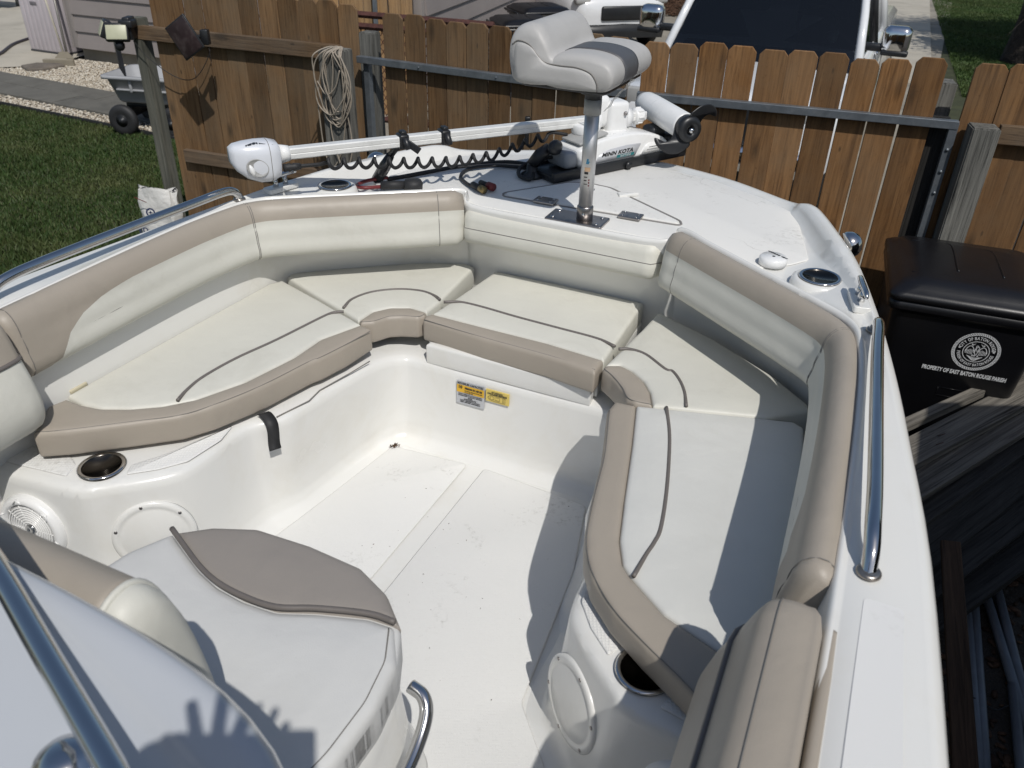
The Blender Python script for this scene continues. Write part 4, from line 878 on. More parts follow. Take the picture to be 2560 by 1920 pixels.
tmp('lettering', on_badge((V, Fc), 0.012, 0.060, -0.0004), 'ink_s', hsg, smooth=False)
tmp('housing_nose', join(box((-0.215, 0.07, 0.075), (0.055, 0.115, 0.085), 0.016)), plain('blue_grey_plastic', (0.28, 0.30, 0.33), 0.4), hsg)
tmp('foot_pedal_cover', box((-0.12, 0.07, 0.158), (0.13, 0.10, 0.012), 0.004, Matrix.Rotation(R(-14), 4, 'Y')), 'grey_pl', hsg)
# mast mount column (built after the shaft frame)
def column():
    S_ = lambda x, z=0.0, y=0.0: shaft(x) + Vector((0, y, z))
    c = shp_('mount_column', box(S_(0.145, 0.002), (0.085, 0.085, 0.125), 0.016, seg=3), 'white_pl')
    shp_('column_block', box(S_(0.085, 0.030, 0.01), (0.07, 0.07, 0.11), 0.022, seg=3), 'white_pl', c)
    shp_('column_collar', lathe([(0.034, 0), (0.036, 0.01), (0.034, 0.03)], S_(0.18), (1, 0, 0), 24), 'white_pl', c)
    shp_('column_collar', lathe([(0.032, 0), (0.038, 0.008), (0.038, 0.03), (0.032, 0.036)], S_(0.045), (1, 0, 0), 24), 'white_pl', c)
    shp_('lock_screw', lathe([(0.007, 0), (0.007, 0.005), (0.004, 0.010), (0, 0.010)], S_(0.165, 0.025, -0.042), (0, -1, 0), 12), 'plate', c)
    d = shp_('depth_collar', lathe([(0.048, 0.0), (0.050, 0.006), (0.050, 0.028), (0.046, 0.034), (0.0, 0.036)], S_(0.02, -0.035, -0.02), (0, 0, 1), 26), 'white_pl')
    for k in range(5): shp_('collar_rib', box(S_(-0.004 + 0.012 * k, 0.003, -0.02), (0.005, 0.065, 0.006), 0.002), 'white_pl', d)
# shaft: square tube, slightly rising to the head
S_H, S_M = Vector((-0.800, 1.903, -0.722)), Vector((-0.172, 2.727, -0.730))      # head and mount ends of the shaft (boat frame)
SD = (S_M - S_H).normalized(); SL = (S_M - S_H).length; SP = Vector((-SD.y, SD.x, 0)).normalized(); SU = SP.cross(SD) * -1
if SU.z < 0: SU = -SU
def SHF(x, y, z): p = S_M + SD * x + SP * (y - 0.065) + SU * (z - 0.19); return BF(p.x, p.y, p.z)
HX = -SL - 0.0
def shp_(name, vf, mat, par=None, **k): return mk(name, vf[0], vf[1], MA[mat] if isinstance(mat, str) else mat, par or tm, xf=SHF, **k)
def shaft(x): return Vector((x, 0.065, 0.19))
def sq_tube(a, b, w):
    d = (b - a).normalized(); n = Vector((0, 1, 0)); u = n.cross(d)
    rws = [[p + n * sx * w * i + u * sz * w * i for sx, sz in ((-0.8, -1), (0.8, -1), (1, -0.8), (1, -0.12), (0.9, 0), (1, 0.12), (1, 0.8), (0.8, 1), (-0.8, 1), (-1, 0.8), (-1, 0.12), (-0.9, 0), (-1, -0.12), (-1, -0.8))] for p, i in ((a, 1), (b, 1))]
    return grid(rws, cv=True, cap0=True, cap1=True)
sh = shp_('shaft', sq_tube(shaft(HX), shaft(0.06), 0.0165), 'alu_white', smooth=False)
shp_('shaft_end', sq_tube(shaft(0.15), shaft(0.28), 0.015), 'alu_white', sh, smooth=False)
shp_('shaft_nut', lathe([(0.024, 0), (0.028, 0.006), (0.028, 0.030), (0.024, 0.038)], shaft(0.232), (1, 0, 0), 12), 'white_pl', sh)
for k in range(8): shp_('nut_rib', box(shaft(0.25) + Vector((0, 0.028 * math.cos(k * PI / 4), 0.028 * math.sin(k * PI / 4))), (0.022, 0.006, 0.006), 0.002), 'white_pl', sh)
# head: a rounded wedge, tall towards the shaft and tapering away from it
rws = []
for x, ry, rz, dz in ((0.0, 0.030, 0.034, -0.006), (0.006, 0.044, 0.050, -0.010), (0.03, 0.050, 0.060, -0.013), (0.065, 0.050, 0.060, -0.012), (0.10, 0.044, 0.052, -0.006), (0.128, 0.034, 0.038, 0.004), (0.142, 0.020, 0.022, 0.012)):
    c_ = shaft(HX - x); rws.append([c_ + Vector((0, math.copysign(abs(math.cos(a)) ** 0.62, math.cos(a)) * ry, dz + math.copysign(abs(math.sin(a)) ** 0.66, math.sin(a)) * rz)) for a in np.linspace(0, 2 * PI, 37)[:-1]])
head = shp_('control_head', grid(rws, cv=True, cap0=True, cap1=True), plain('pearl_white_plastic', (0.66, 0.68, 0.72), 0.3, var=0.03, coat=0.3))
shp_('head_seam', tube([c_ for c_ in [shaft(HX - 0.034) + Vector((0, math.copysign(abs(math.cos(a)) ** 0.62, math.cos(a)) * 0.0505, -0.013 + math.copysign(abs(math.sin(a)) ** 0.66, math.sin(a)) * 0.0606)) for a in np.linspace(0, 2 * PI, 49)[:-1]]], 0.0008, 4, closed=True), 'stitch', head)
shp_('head_neck', lathe([(0.028, 0), (0.024, 0.02), (0.022, 0.03)], shaft(HX), (1, 0, 0), 20), 'white_pl', head)
c_ = shaft(HX - 0.075) + Vector((0, -0.0495, -0.020))
el = lambda k, d: [c_ + Vector((0.030 * k * math.cos(a) - 0.006 * k * math.sin(a), d, 0.026 * k * math.sin(a))) for a in np.linspace(0, 2 * PI, 29)[:-1]]
shp_('head_recess', grid([el(1.05, 0.001), el(1.0, -0.0015), el(0.92, 0.0005), el(0.5, 0.003), el(0.05, 0.0035)], cv=True, cap1=True), 'grey_pl', head)
shp_('recess_lens', tube([c_ + Vector((-0.022 + 0.010 * t, -0.001, 0.012 - 0.034 * t)) for t in np.linspace(0, 1, 6)], [0.002, 0.006, 0.008, 0.008, 0.006, 0.002], 8), 'white_pl', head)
V, Fc = text('MINN KOTA', 0.016, 0.0014); xs = [v.x for v in V]; k = 0.078 / (max(xs) - min(xs))
shp_('lettering', ([shaft(HX - 0.060 + v.x * k) + Vector((0, v.y * 0.9 - 0.028, 0.0475 - 0.18 * abs(v.x * k + 0.01))) for v in V], Fc), 'ink', head, smooth=False)
# coiled cord under the shaft
cp_ = [Vector((HX + 0.01, 0.03, 0.158)), Vector((HX + 0.06, 0.03, 0.158)), Vector((HX + 0.11, 0.035, 0.155))]
hel = []; H0, H1 = HX + 0.13, -0.13
for i in range(360):
    t = i / 359; x = H0 + (H1 - H0) * t; a = 2 * PI * 16.0 * t
    z = float(np.interp(t, [0, 0.15, 0.35, 0.55, 0.72, 0.86, 1.0], [0.150, 0.140, 0.122, 0.108, 0.112, 0.135, 0.160])); y = 0.05
    hel.append(Vector((x + 0.012 * math.cos(a), y + 0.014 * math.cos(a), z + 0.0145 * math.sin(a))))
shp_('coiled_cord', tube(cr(cp_, 6) + hel + cr([hel[-1], Vector((-0.10, 0.06, 0.165)), Vector((-0.05, 0.05, 0.155))], 5)[1:], 0.0058, 7), 'rubber')
shp_('cord_boot', lathe([(0.013, 0), (0.011, 0.01), (0.013, 0.014), (0.010, 0.025), (0.012, 0.029), (0.009, 0.05)], (HX + 0.002, 0.03, 0.158), (1, 0, 0), 14), 'rubber')
def clamp(x):
    c_ = shaft(x)
    return join(box(c_, (0.032, 0.046, 0.046), 0.006), lathe([(0.010, 0), (0.011, 0.03), (0.008, 0.036)], c_ + Vector((0, -0.022, 0.014)), (0.2, -0.3, -1), 12), box(c_ + Vector((0.002, 0, 0.026)), (0.018, 0.03, 0.012), 0.003))
def xs_at(px, py): p = Vector(uv_px(px, py, -0.728) + (-0.728,)); return (p - S_M).dot(SD)
def uv_px(px, py, z): p = at(px, py, z); return (p.x * BS[0] + p.y * BS[1] + BC, p.x * BW[0] + p.y * BW[1])
shp_('shaft_clamp', clamp(xs_at(1114, 345)), 'black')
column()
# motor tube and propeller
MXA = Vector((0.70, -0.714, 0)); MC = Vector((0.075, 2.985, -0.735))
def MF(x, y, z): p = MC + MXA * x + Vector((-MXA.y, MXA.x, 0)) * y; return BF(p.x, p.y, MC.z + z - 0.04 * x)
def mfp(name, vf, mat, par=None, **k): return mk(name, vf[0], vf[1], MA[mat], par or tm, xf=MF, **k)
mot = mfp('motor', lathe([(0.0, -0.205), (0.020, -0.202), (0.036, -0.188), (0.044, -0.16), (0.046, -0.11), (0.046, 0.12), (0.044, 0.128), (0.0, 0.13)], (0, 0, 0), (1, 0, 0), 32), 'white_pl')
pc = Vector((0.155, 0, 0))
prp = mfp('propeller_hub', lathe([(0.044, -0.026), (0.046, 0.0), (0.041, 0.012), (0.018, 0.016), (0.016, 0.008), (0.0, 0.008)], pc, (1, 0, 0), 28), 'black')
mfp('propeller_nut', lathe([(0.010, 0.0), (0.010, 0.010), (0.006, 0.016), (0, 0.016)], pc + Vector((0.008, 0, 0)), (1, 0, 0), 10), 'steel', prp)
for a0 in (R(35), R(215)):
    bl = [(0.02, -0.042), (0.05, -0.052), (0.085, -0.045), (0.115, -0.020), (0.128, 0.02), (0.120, 0.045), (0.108, 0.030), (0.095, 0.012), (0.07, 0.006), (0.04, 0.025), (0.02, 0.035)]
    bq = [(a.x * 0.95, -a.y * 0.95) for a in cr([(p[0], p[1], 0) for p in bl], 4, closed=True)]
    def bp_(x, y, d):
        Y = x * math.cos(a0) - y * math.sin(a0); Z = x * math.sin(a0) + y * math.cos(a0)
        return pc + Vector((-0.010 + 0.35 * y + d, Y, Z))
    cxx = sum(p[0] for p in bq) / len(bq); cyy = sum(p[1] for p in bq) / len(bq)
    rws = [[bp_(cxx + (x - cxx) * k, cyy + (y - cyy) * k, d) for x, y in bq] for k, d in ((0.9, 0.003), (1.0, 0.001), (1.0, -0.001), (0.9, -0.003))]
    mfp('propeller_blade', grid(rws, cv=True, cap0=True, cap1=True), 'black', prp)
tmp('motor_cradle', box((0.262, 0.06, 0.07), (0.07, 0.13, 0.08), 0.02), 'black')
tmp('motor_cradle', box((0.215, 0.075, 0.115), (0.07, 0.07, 0.07), 0.02), 'black')
# shaft support arm with quick-release, standing on the deck
sr_ = thing('shaft_support', 'black articulated shaft support standing on the foredeck under the white shaft', 'bracket', BF(*uv(-0.877, 'B 350,1100')[0], -0.88))
def srp(name, vf, mat, par=None): return mk(name, vf[0], vf[1], MA[mat], par or sr_, xf=TF)
sa_ = uv(-0.877, 'B 350,1100')[0]
def srb(name, vf, mat): return mk(name, vf[0], vf[1], MA[mat], sr_)
s0_ = BF(sa_[0], sa_[1], -0.88); s2_v = SHF(*shaft(xs_at(1010, 357))); s1_ = s0_.lerp(s2_v, 0.55) + Vector((0, 0, 0.012))
srb('arm', tube([s0_, s0_.lerp(s1_, 0.6), s1_], [0.019, 0.018, 0.013], 10), 'black')
dz_ = (s1_ - s0_).normalized(); mr_ = dz_.to_track_quat('Z', 'Y').to_matrix().to_4x4()
srb('cam_lever', box(s0_.lerp(s1_, 0.55) + Vector((0.006, -0.02, 0)), (0.03, 0.024, 0.062), 0.008, mr_), 'black')
srb('lever_plate', box(s0_.lerp(s1_, 0.62) + Vector((0.018, -0.034, 0)), (0.012, 0.004, 0.035), 0.001, mr_), 'plate')
srb('upper_arm', tube([s1_, s1_.lerp(s2_v, 0.5), s2_v - Vector((0, 0, 0.012))], [0.011, 0.010, 0.012], 10), 'black')
mk('shaft_cradle', *clamp(xs_at(1010, 357)), MA['black'], sr_, xf=SHF)
srb('release_flap', box(s2_v + Vector((0.035, -0.02, -0.012)), (0.05, 0.006, 0.022), 0.002, Matrix.Rotation(R(35), 4, 'Y')), 'black')
# ram mount ball near the base
rm = thing('ram_mount', 'black plastic ball mount with loose cables beside the motor base', 'mount', TF(-0.30, 0.09, 0.0))
def rmp(name, vf, mat): return mk(name, vf[0], vf[1], MA[mat], rm, xf=TF)
rmp('mount_base', lathe([(0.04, 0), (0.038, 0.012), (0.02, 0.02), (0.018, 0.05)], (-0.32, 0.10, 0.0), seg=20), 'black')
rmp('mount_arm', tube([(-0.32, 0.10, 0.05), (-0.29, 0.09, 0.10), (-0.265, 0.075, 0.135)], [0.022, 0.026, 0.020], 12), 'black')
rmp('mount_disc', lathe([(0.034, -0.006), (0.036, 0.0), (0.034, 0.008), (0.02, 0.012), (0, 0.012)], (-0.262, 0.055, 0.135), (0.3, -1, 0.1), 22), 'black')
# cables lying on the foredeck
def cable(name, label, pts, r, mat, extra=None, cat='cable'):
    P = cr([BF(*p) for p in pts], 8); c = P[0]
    t = thing(name, label, cat, c)
    mk('cord', *tube(P, r, 7), MA[mat], t)
    return t
zk = -0.877
c1 = cable('plug_cable', 'black cable with red and brass plugs lying on the foredeck', [(-0.30, 2.60, zk), (-0.40, 2.56, zk + 0.004), (-0.47, 2.49, zk + 0.003), (-0.46, 2.40, zk + 0.002), (-0.40, 2.335, zk + 0.004), (-0.36, 2.315, zk + 0.006)], 0.006, 'rubber')
def plug(par, a, b, r, mat): mk('plug', *tube([BF(*a), BF(*b)], r, 10), MA[mat], par)
plug(c1, (-0.375, 2.325, zk + 0.008), (-0.335, 2.300, zk + 0.009), 0.011, 'rubber'); plug(c1, (-0.335, 2.300, zk + 0.010), (-0.315, 2.288, zk + 0.010), 0.012, 'brass')
plug(c1, (-0.36, 2.350, zk + 0.010), (-0.325, 2.335, zk + 0.010), 0.010, 'rubber'); plug(c1, (-0.325, 2.335, zk + 0.011), (-0.300, 2.325, zk + 0.011), 0.013, 'red')
cable('wiring_loom', 'dark wiring loom lying along the foredeck below the shaft', [(-0.30, 2.64, zk), (-0.40, 2.62, zk + 0.002), (-0.52, 2.50, zk), (-0.60, 2.36, zk), (-0.66, 2.26, zk)], 0.007, 'rubber')
cable('power_lead', 'thin orange-brown wire trailing along the foredeck', [(-0.14, 2.68, zk + 0.02), (-0.30, 2.60, zk + 0.01), (-0.42, 2.58, zk), (-0.55, 2.46, zk), (-0.63, 2.33, zk)], 0.0035, 'cable')
cable('cable_loop', 'black cable bundle looped beside the base of the motor', [(-0.11, 2.62, zk + 0.05), (-0.22, 2.60, zk + 0.05), (-0.30, 2.56, zk + 0.02), (-0.29, 2.50, zk + 0.006), (-0.24, 2.48, zk + 0.004), (-0.25, 2.53, zk + 0.012), (-0.30, 2.60, zk + 0.02)], 0.007, 'rubber')
c2 = cable('battery_plug', 'red and black battery lead with a fat black plug on the foredeck', [(-0.62, 2.17, zk + 0.008), (-0.66, 2.12, zk + 0.012), (-0.70, 2.14, zk + 0.008), (-0.70, 2.20, zk + 0.006), (-0.66, 2.26, zk + 0.006)], 0.006, 'red')
plug(c2, (-0.625, 2.165, zk + 0.012), (-0.56, 2.20, zk + 0.014), 0.014, 'rubber')
mk('plug_cap', *lathe([(0.030, 0), (0.032, 0.02), (0.026, 0.03), (0, 0.034)], BF(-0.535, 2.215, zk), seg=22), MA['rubber'], c2)

# ------------------------------------------------------------------ bits of debris on the floor
def crumbs(n, c, sp, s, name, label):
    V, Fc = [], []
    for _ in range(n):
        a = random.uniform(0, PI); L = s * random.uniform(0.4, 1.3); w_ = L * random.uniform(0.15, 0.4)
        p = Vector((c[0] + random.gauss(0, sp), c[1] + random.gauss(0, sp), FZ + 0.006)); d = Vector((math.cos(a), math.sin(a), 0)); e = Vector((-d.y, d.x, 0))
        k = len(V); h = random.uniform(0.2, 0.7) * w_
        V += [p - d * L - e * w_ * 0.3, p + e * w_ - d * L * 0.2, p + d * L, p - e * w_, p + Vector((0, 0, h + 0.001))]
        Fc += [(k, k + 1, k + 4), (k + 1, k + 2, k + 4), (k + 2, k + 3, k + 4), (k + 3, k, k + 4), (k, k + 3, k + 2, k + 1)]
    lo = BF(c[0], c[1], FZ)
    o = mk(name, V, Fc, MA['leaf'], None, smooth=False, xf=BF, loc=lo); return tag(o, label, 'debris', None, 'stuff')
MA['leaf'] = island('dry_leaf_bits', [(0.05, 0.028, 0.015), (0.11, 0.06, 0.03), (0.03, 0.02, 0.012)])
crumbs(26, (-0.325, 1.70), 0.008, 0.007, 'leaf_litter', 'small clump of dry brown leaf bits in the corner of the cockpit floor')
crumbs(7, (-0.43, 1.42), 0.005, 0.006, 'leaf_crumbs', 'tiny dark leaf crumbs on the floor along the side wall')
crumbs(40, (0.0, 1.35), 0.20, 0.0022, 'grit', 'scattered fine grit on the cockpit floor')
# ------------------------------------------------------------------ ground and paving
def gp(x, y, dz=0.0): return at(x, y, -CAMH + dz)
def flat(name, pts, z, mat, kind='structure', label=None, cat=None):
    o = mk(name, [(p[0], p[1], z) for p in pts], [tuple(range(len(pts)))], mat, None, smooth=False); o['kind'] = kind
    return o
MA['soil'] = plain('dark_soil', (0.035, 0.028, 0.021), 0.95, var=0.4, vs=9, bump=0.8, bs_=40, bd=0.03)
MA['lawn'] = plain('lawn_soil', (0.040, 0.045, 0.018), 0.95, var=0.4, vs=5)
MA['concrete'] = plain('pale_concrete', (0.43, 0.395, 0.33), 0.85, var=0.14, vs=0.9, bump=0.25, bs_=60, bd=0.01, dirt=(0.22, 0.20, 0.16), dscale=1.1, damt=0.55)
MA['concrete_d'] = plain('stained_concrete', (0.27, 0.245, 0.20), 0.85, var=0.25, vs=1.3, bump=0.25, bs_=60, bd=0.01, dirt=(0.10, 0.095, 0.08), dscale=1.2, damt=0.7)
MA['paver'] = plain('grey_paver', (0.125, 0.12, 0.105), 0.85, var=0.22, vs=2.4, bump=0.3, bs_=90, bd=0.006, dirt=(0.05, 0.05, 0.045), dscale=2.2, damt=0.7)
MA['siding'] = plain('taupe_siding', (0.265, 0.235, 0.225), 0.6, var=0.08, vs=1.6, bump=0.2, bs_=70, bd=0.004)
MA['trim'] = plain('pale_trim', (0.31, 0.28, 0.265), 0.55, var=0.06)
flat('ground', [(-300, -300), (300, -300), (300, 300), (-300, 300)], 0.0, MA['soil'])
E0 = Vector((-6.43, 10.33)); ED = Vector((0.894, -0.447)); EP = Vector((0.447, 0.894))
def ep(a, b): p = E0 + ED * a + EP * b; return (p.x, p.y)
flat('lawn', [ep(-12, -0.02), ep(5.8, -0.02), (0.2, 6.9), (0.2, -6), (-18, -6)], 0.006, MA['lawn'])
flat('patio', [ep(-12, 1.32), (-7.5, 12.22), (-7.25, 12.30), (-6.98, 12.46), (-6.82, 12.85), (-6.74, 13.12), (-6.2, 16), (-6, 30), (-30, 30)], 0.05, MA['concrete'])
flat('gravel_bed', [ep(-12, 0.0), ep(5.4, 0.0), ep(5.4, 3.6), ep(-12, 2.2)], 0.012, plain('gravel_base', (0.22, 0.19, 0.15), 0.95, var=0.4, vs=30))
pth = bpy.data.objects.new('garden_path', None); COL.objects.link(pth); p_ = ep(0, 0.27); pth.location = (p_[0], p_[1], 0.0); pth['kind'] = 'structure'; ORG['garden_path'] = Vector(pth.location)
for r_ in range(2):
    for i in range(-6, 13):
        a0 = i * 0.605 + r_ * 0.30; a1 = a0 + 0.597; b0 = 0.285 + r_ * 0.40; b1 = b0 + 0.392
        V, Fc = prism([ep(a0, b0), ep(a1, b0), ep(a1, b1), ep(a0, b1)], 0.0, 0.052 + random.uniform(-0.003, 0.003), 0.004)
        mk('paver', V, Fc, MA['paver'], pth, smooth=False)
m_ed = mk('lawn_edging', *box((ep(-3, -0.012)[0], ep(-3, -0.012)[1], 0.025), (17, 0.018, 0.06), 0.004, Matrix.Rotation(math.atan2(ED.y, ED.x), 4, 'Z')), MA['rubber'], None, loc=(ep(-3, 0)[0], ep(-3, 0)[1], 0)); tag(m_ed, 'thin black plastic edging between lawn and pale gravel', 'edging')
# gravel as real pebbles
def inside(poly, X, Y):
    r = np.zeros(len(X), bool); n = len(poly); j = n - 1
    for i in range(n):
        xi, yi = poly[i]; xj, yj = poly[j]
        c = ((yi > Y) != (yj > Y)) & (X < (xj - xi) * (Y - yi) / (yj - yi + 1e-12) + xi); r ^= c; j = i
    return r
def proj(P):
    c = (P - np.array([0, 0, CAMH])) @ RC
    return 1280 + F_PX * c[:, 0] / c[:, 2], 960 + F_PX * c[:, 1] / c[:, 2], c[:, 2]
def scatter(poly, n, margin=90):
    xs = [p[0] for p in poly]; ys = [p[1] for p in poly]
    X = rng.uniform(min(xs), max(xs), n); Y = rng.uniform(min(ys), max(ys), n); k = inside(poly, X, Y); X, Y = X[k], Y[k]
    px, py, d = proj(np.stack([X, Y, np.zeros_like(X)], 1)); k = (px > -margin) & (px < 2560 + margin) & (py > -margin) & (py < 1920) & (d > 0)
    return X[k], Y[k]
def bulk(name, V, Fi, mat, label, cat):
    me = bpy.data.meshes.new(name); nv, nf = len(V), len(Fi)
    me.vertices.add(nv); me.vertices.foreach_set('co', V.astype(np.float32).ravel())
    me.loops.add(nf * 3); me.loops.foreach_set('vertex_index', Fi.astype(np.int32).ravel())
    me.polygons.add(nf); me.polygons.foreach_set('loop_start', np.arange(0, nf * 3, 3, dtype=np.int32)); me.polygons.foreach_set('loop_total', np.full(nf, 3, np.int32))
    me.update(); me.validate(); o = bpy.data.objects.new(name, me); COL.objects.link(o); me.materials.append(mat)
    return tag(o, label, cat, None, 'stuff')
ph = (1 + 5 ** 0.5) / 2
ICO = np.array([(-1, ph, 0), (1, ph, 0), (-1, -ph, 0), (1, -ph, 0), (0, -1, ph), (0, 1, ph), (0, -1, -ph), (0, 1, -ph), (ph, 0, -1), (ph, 0, 1), (-ph, 0, -1), (-ph, 0, 1)]) / 1.9
ICF = np.array([(0, 11, 5), (0, 5, 1), (0, 1, 7), (0, 7, 10), (0, 10, 11), (1, 5, 9), (5, 11, 4), (11, 10, 2), (10, 7, 6), (7, 1, 8), (3, 9, 4), (3, 4, 2), (3, 2, 6), (3, 6, 8), (3, 8, 9), (4, 9, 5), (2, 4, 11), (6, 2, 10), (8, 6, 7), (9, 8, 1)])
def pebbles(poly, n, z, name, label):
    X, Y = scatter(poly, n); k = len(X)
    S = rng.uniform(0.008, 0.019, (k, 1)) * np.stack([rng.uniform(0.8, 1.4, k), rng.uniform(0.6, 1.0, k), rng.uniform(0.4, 0.7, k)], 1)
    a = rng.uniform(0, 2 * PI, k); V = ICO[None] * S[:, None, :] * rng.uniform(0.8, 1.2, (k, 12, 1))
    c, s = np.cos(a)[:, None], np.sin(a)[:, None]
    V = np.stack([V[..., 0] * c - V[..., 1] * s + X[:, None], V[..., 0] * s + V[..., 1] * c + Y[:, None], V[..., 2] + z + rng.uniform(0, 0.02, (k, 1))], -1)
    Fi = (ICF[None] + (np.arange(k) * 12)[:, None, None]).reshape(-1, 3)
    return bulk(name, V.reshape(-1, 3), Fi, MA['pebble'], label, 'gravel')
MA['pebble'] = island('pale_pebbles', [(0.22, 0.16, 0.10), (0.56, 0.50, 0.40), (0.70, 0.65, 0.55), (0.40, 0.33, 0.25), (0.76, 0.72, 0.64), (0.50, 0.44, 0.34)])
pebbles([ep(-2, 0.0), ep(5.4, 0.0), ep(5.4, 0.27), ep(-2, 0.27)], 46000, 0.018, 'gravel', 'strip of pale gravel between lawn and pavers')
pebbles([ep(-2, 1.09), ep(5.4, 1.09), ep(5.4, 3.0), (-5.3, 12.5), (-6.7, 13.05), (-6.9, 12.5), (-7.5, 12.25)], 95000, 0.018, 'gravel', 'bed of pale gravel between pavers and house wall')
def grass(poly, n, h, w, name, label, cols, base=0.006):
    X, Y = scatter(poly, n); k = len(X); a = rng.uniform(0, 2 * PI, k); H = h * rng.uniform(0.45, 1.2, k) * (0.75 + 0.45 * (0.5 + 0.5 * np.sin(X * 2.3 + 1.7 * np.sin(Y * 1.9))) * (0.5 + 0.5 * np.sin(Y * 3.1 + X))); L = H * rng.uniform(0.2, 0.9, k); b = rng.uniform(0, 2 * PI, k)
    W = w * rng.uniform(0.7, 1.3, k); P = np.stack([X, Y, np.full(k, base)], 1); d = np.stack([np.cos(a), np.sin(a), np.zeros(k)], 1) * W[:, None]
    tip = np.stack([np.cos(b) * L, np.sin(b) * L, H], 1)
    mid = tip * np.array([0.35, 0.35, 0.6])
    V = np.stack([P - d, P + d, P + mid + d * 0.7, P + mid - d * 0.7, P + tip], 1)
    Fi = (np.array([(0, 1, 2), (0, 2, 3), (3, 2, 4)])[None] + (np.arange(k) * 5)[:, None, None]).reshape(-1, 3)
    return bulk(name, V.reshape(-1, 3), Fi, island(name.split('.')[0] + '_blades', cols, 0.6, patch=(0.105, 0.115, 0.042)), label, 'grass')
grass([ep(-2, -0.03), ep(5.6, -0.03), (-1.2, 6.6), (-1.2, 2.0), (-6, 2.0), (-9, 9)], 420000, 0.05, 0.0045, 'grass', 'green lawn left of the wooden post', [(0.022, 0.050, 0.010), (0.042, 0.085, 0.018), (0.060, 0.105, 0.026), (0.115, 0.120, 0.050), (0.032, 0.068, 0.014), (0.076, 0.110, 0.034)])
# driveway, path slabs and far lawn
drv = bpy.data.objects.new('driveway', None); COL.objects.link(drv); drv.location = (2, 8, 0); drv['kind'] = 'structure'; ORG['driveway'] = Vector((2, 8, 0))
dx, dy = Vector((0.906, -0.423)), Vector((0.423, 0.906))
for i in range(-1, 1):
    for j in range(7):
        o_ = Vector((0.1, 6.6)) + dx * (i * 2.9) + dy * (j * 3.0)
        if i == 2 and j < 2: pass
        c4 = [o_, o_ + dx * 2.87, o_ + dx * 2.87 + dy * 2.97, o_ + dy * 2.97]
        V, Fc = prism([(p.x, p.y) for p in c4], 0.0, 0.05 + random.uniform(-0.006, 0.006), 0.008); mk('slab', V, Fc, MA['concrete_d'], drv, smooth=False)
s0, s1 = gp(2225, 150), gp(2325, 150); t0, t1 = gp(2215, 0), gp(2322, 0)
fp = bpy.data.objects.new('footpath', None); COL.objects.link(fp); fp.location = (s0.x, s0.y, 0); fp['kind'] = 'structure'; ORG['footpath'] = Vector(fp.location)
for i in range(9):
    f0, f1 = i / 7 - 0.25, (i + 1) / 7 - 0.253
    c4 = [s0.lerp(t0, f0), s1.lerp(t1, f0), s1.lerp(t1, f1), s0.lerp(t0, f1)]
    V, Fc = prism([(p.x, p.y) for p in c4], 0.0, 0.075, 0.006); mk('slab', V, Fc, MA['concrete'], fp, smooth=False)
fl_ = [(s1.x, s1.y), (t1.x + 1.6, t1.y + 6), (30, 32), (30, 8), (5, 8), (5.5, 11.5)]
flat('far_lawn', fl_, 0.030, MA['lawn'])
grass([(s1.x - 0.8, s1.y - 3.0), (t1.x + 0.05, t1.y), (t1.x + 0.6, t1.y + 2), (14, 26), (12, 13), (7, 11)], 520000, 0.06, 0.008, 'grass', 'sunlit strip of lawn beyond the gate and footpath', [(0.030, 0.065, 0.012), (0.060, 0.11, 0.025), (0.085, 0.13, 0.035), (0.045, 0.085, 0.018)], 0.03)

# ------------------------------------------------------------------ fences
def board_mesh(w, h, t=0.016, ear=0.03, seed=0):
    pts = [(-w / 2, 0), (w / 2, 0), (w / 2, h - ear), (w / 2 - ear * 0.9, h), (-w / 2 + ear * 0.9, h), (-w / 2, h - ear)]
    V = [(x, y, z) for y in (-t / 2, t / 2) for x, z in pts]; n = len(pts)
    Fc = [tuple(range(n)), tuple(range(2 * n - 1, n - 1, -1))] + [((i + 1) % n, i, i + n, (i + 1) % n + n) for i in range(n)]
    me = bpy.data.meshes.new('board'); me.from_pydata(V, [], Fc); me.validate()
    bm = bmesh.new(); bm.from_mesh(me); bmesh.ops.recalc_face_normals(bm, faces=bm.faces)
    bmesh.ops.bevel(bm, geom=bm.edges[:], offset=0.0025, segments=1, affect='EDGES'); bm.to_mesh(me); bm.free()
    return me
def fence(name, label, cat, p0, p1, n, ztop, mat, zbot=0.04, gap=0.003, jit=0.004, ear=0.027, group=None):
    p0, p1 = Vector(p0), Vector(p1); d = p1 - p0; L = d.length; ang = math.atan2(d.y, d.x); pitch = L / n
    root = thing(name, label, cat, (p0.x, p0.y, 0), 0, group)
    meshes = [board_mesh(pitch - gap * g_, ztop - zbot + dz, ear=ear) for g_, dz in ((1.0, 0.0), (2.2, 0.006), (3.4, -0.006), (1.4, 0.010))]
    for me in meshes: me.materials.append(mat)
    for i in range(n):
        o = bpy.data.objects.new('board', meshes[random.randrange(4)]); COL.objects.link(o); o.parent = root
        p = p0.lerp(p1, (i + 0.5) / n) - p0
        o.location = (p.x, p.y, zbot + random.uniform(-jit, jit)); o.rotation_euler = (random.uniform(-0.004, 0.004), random.uniform(-0.004, 0.004), ang + random.uniform(-0.012, 0.012))
    return root, ang, L
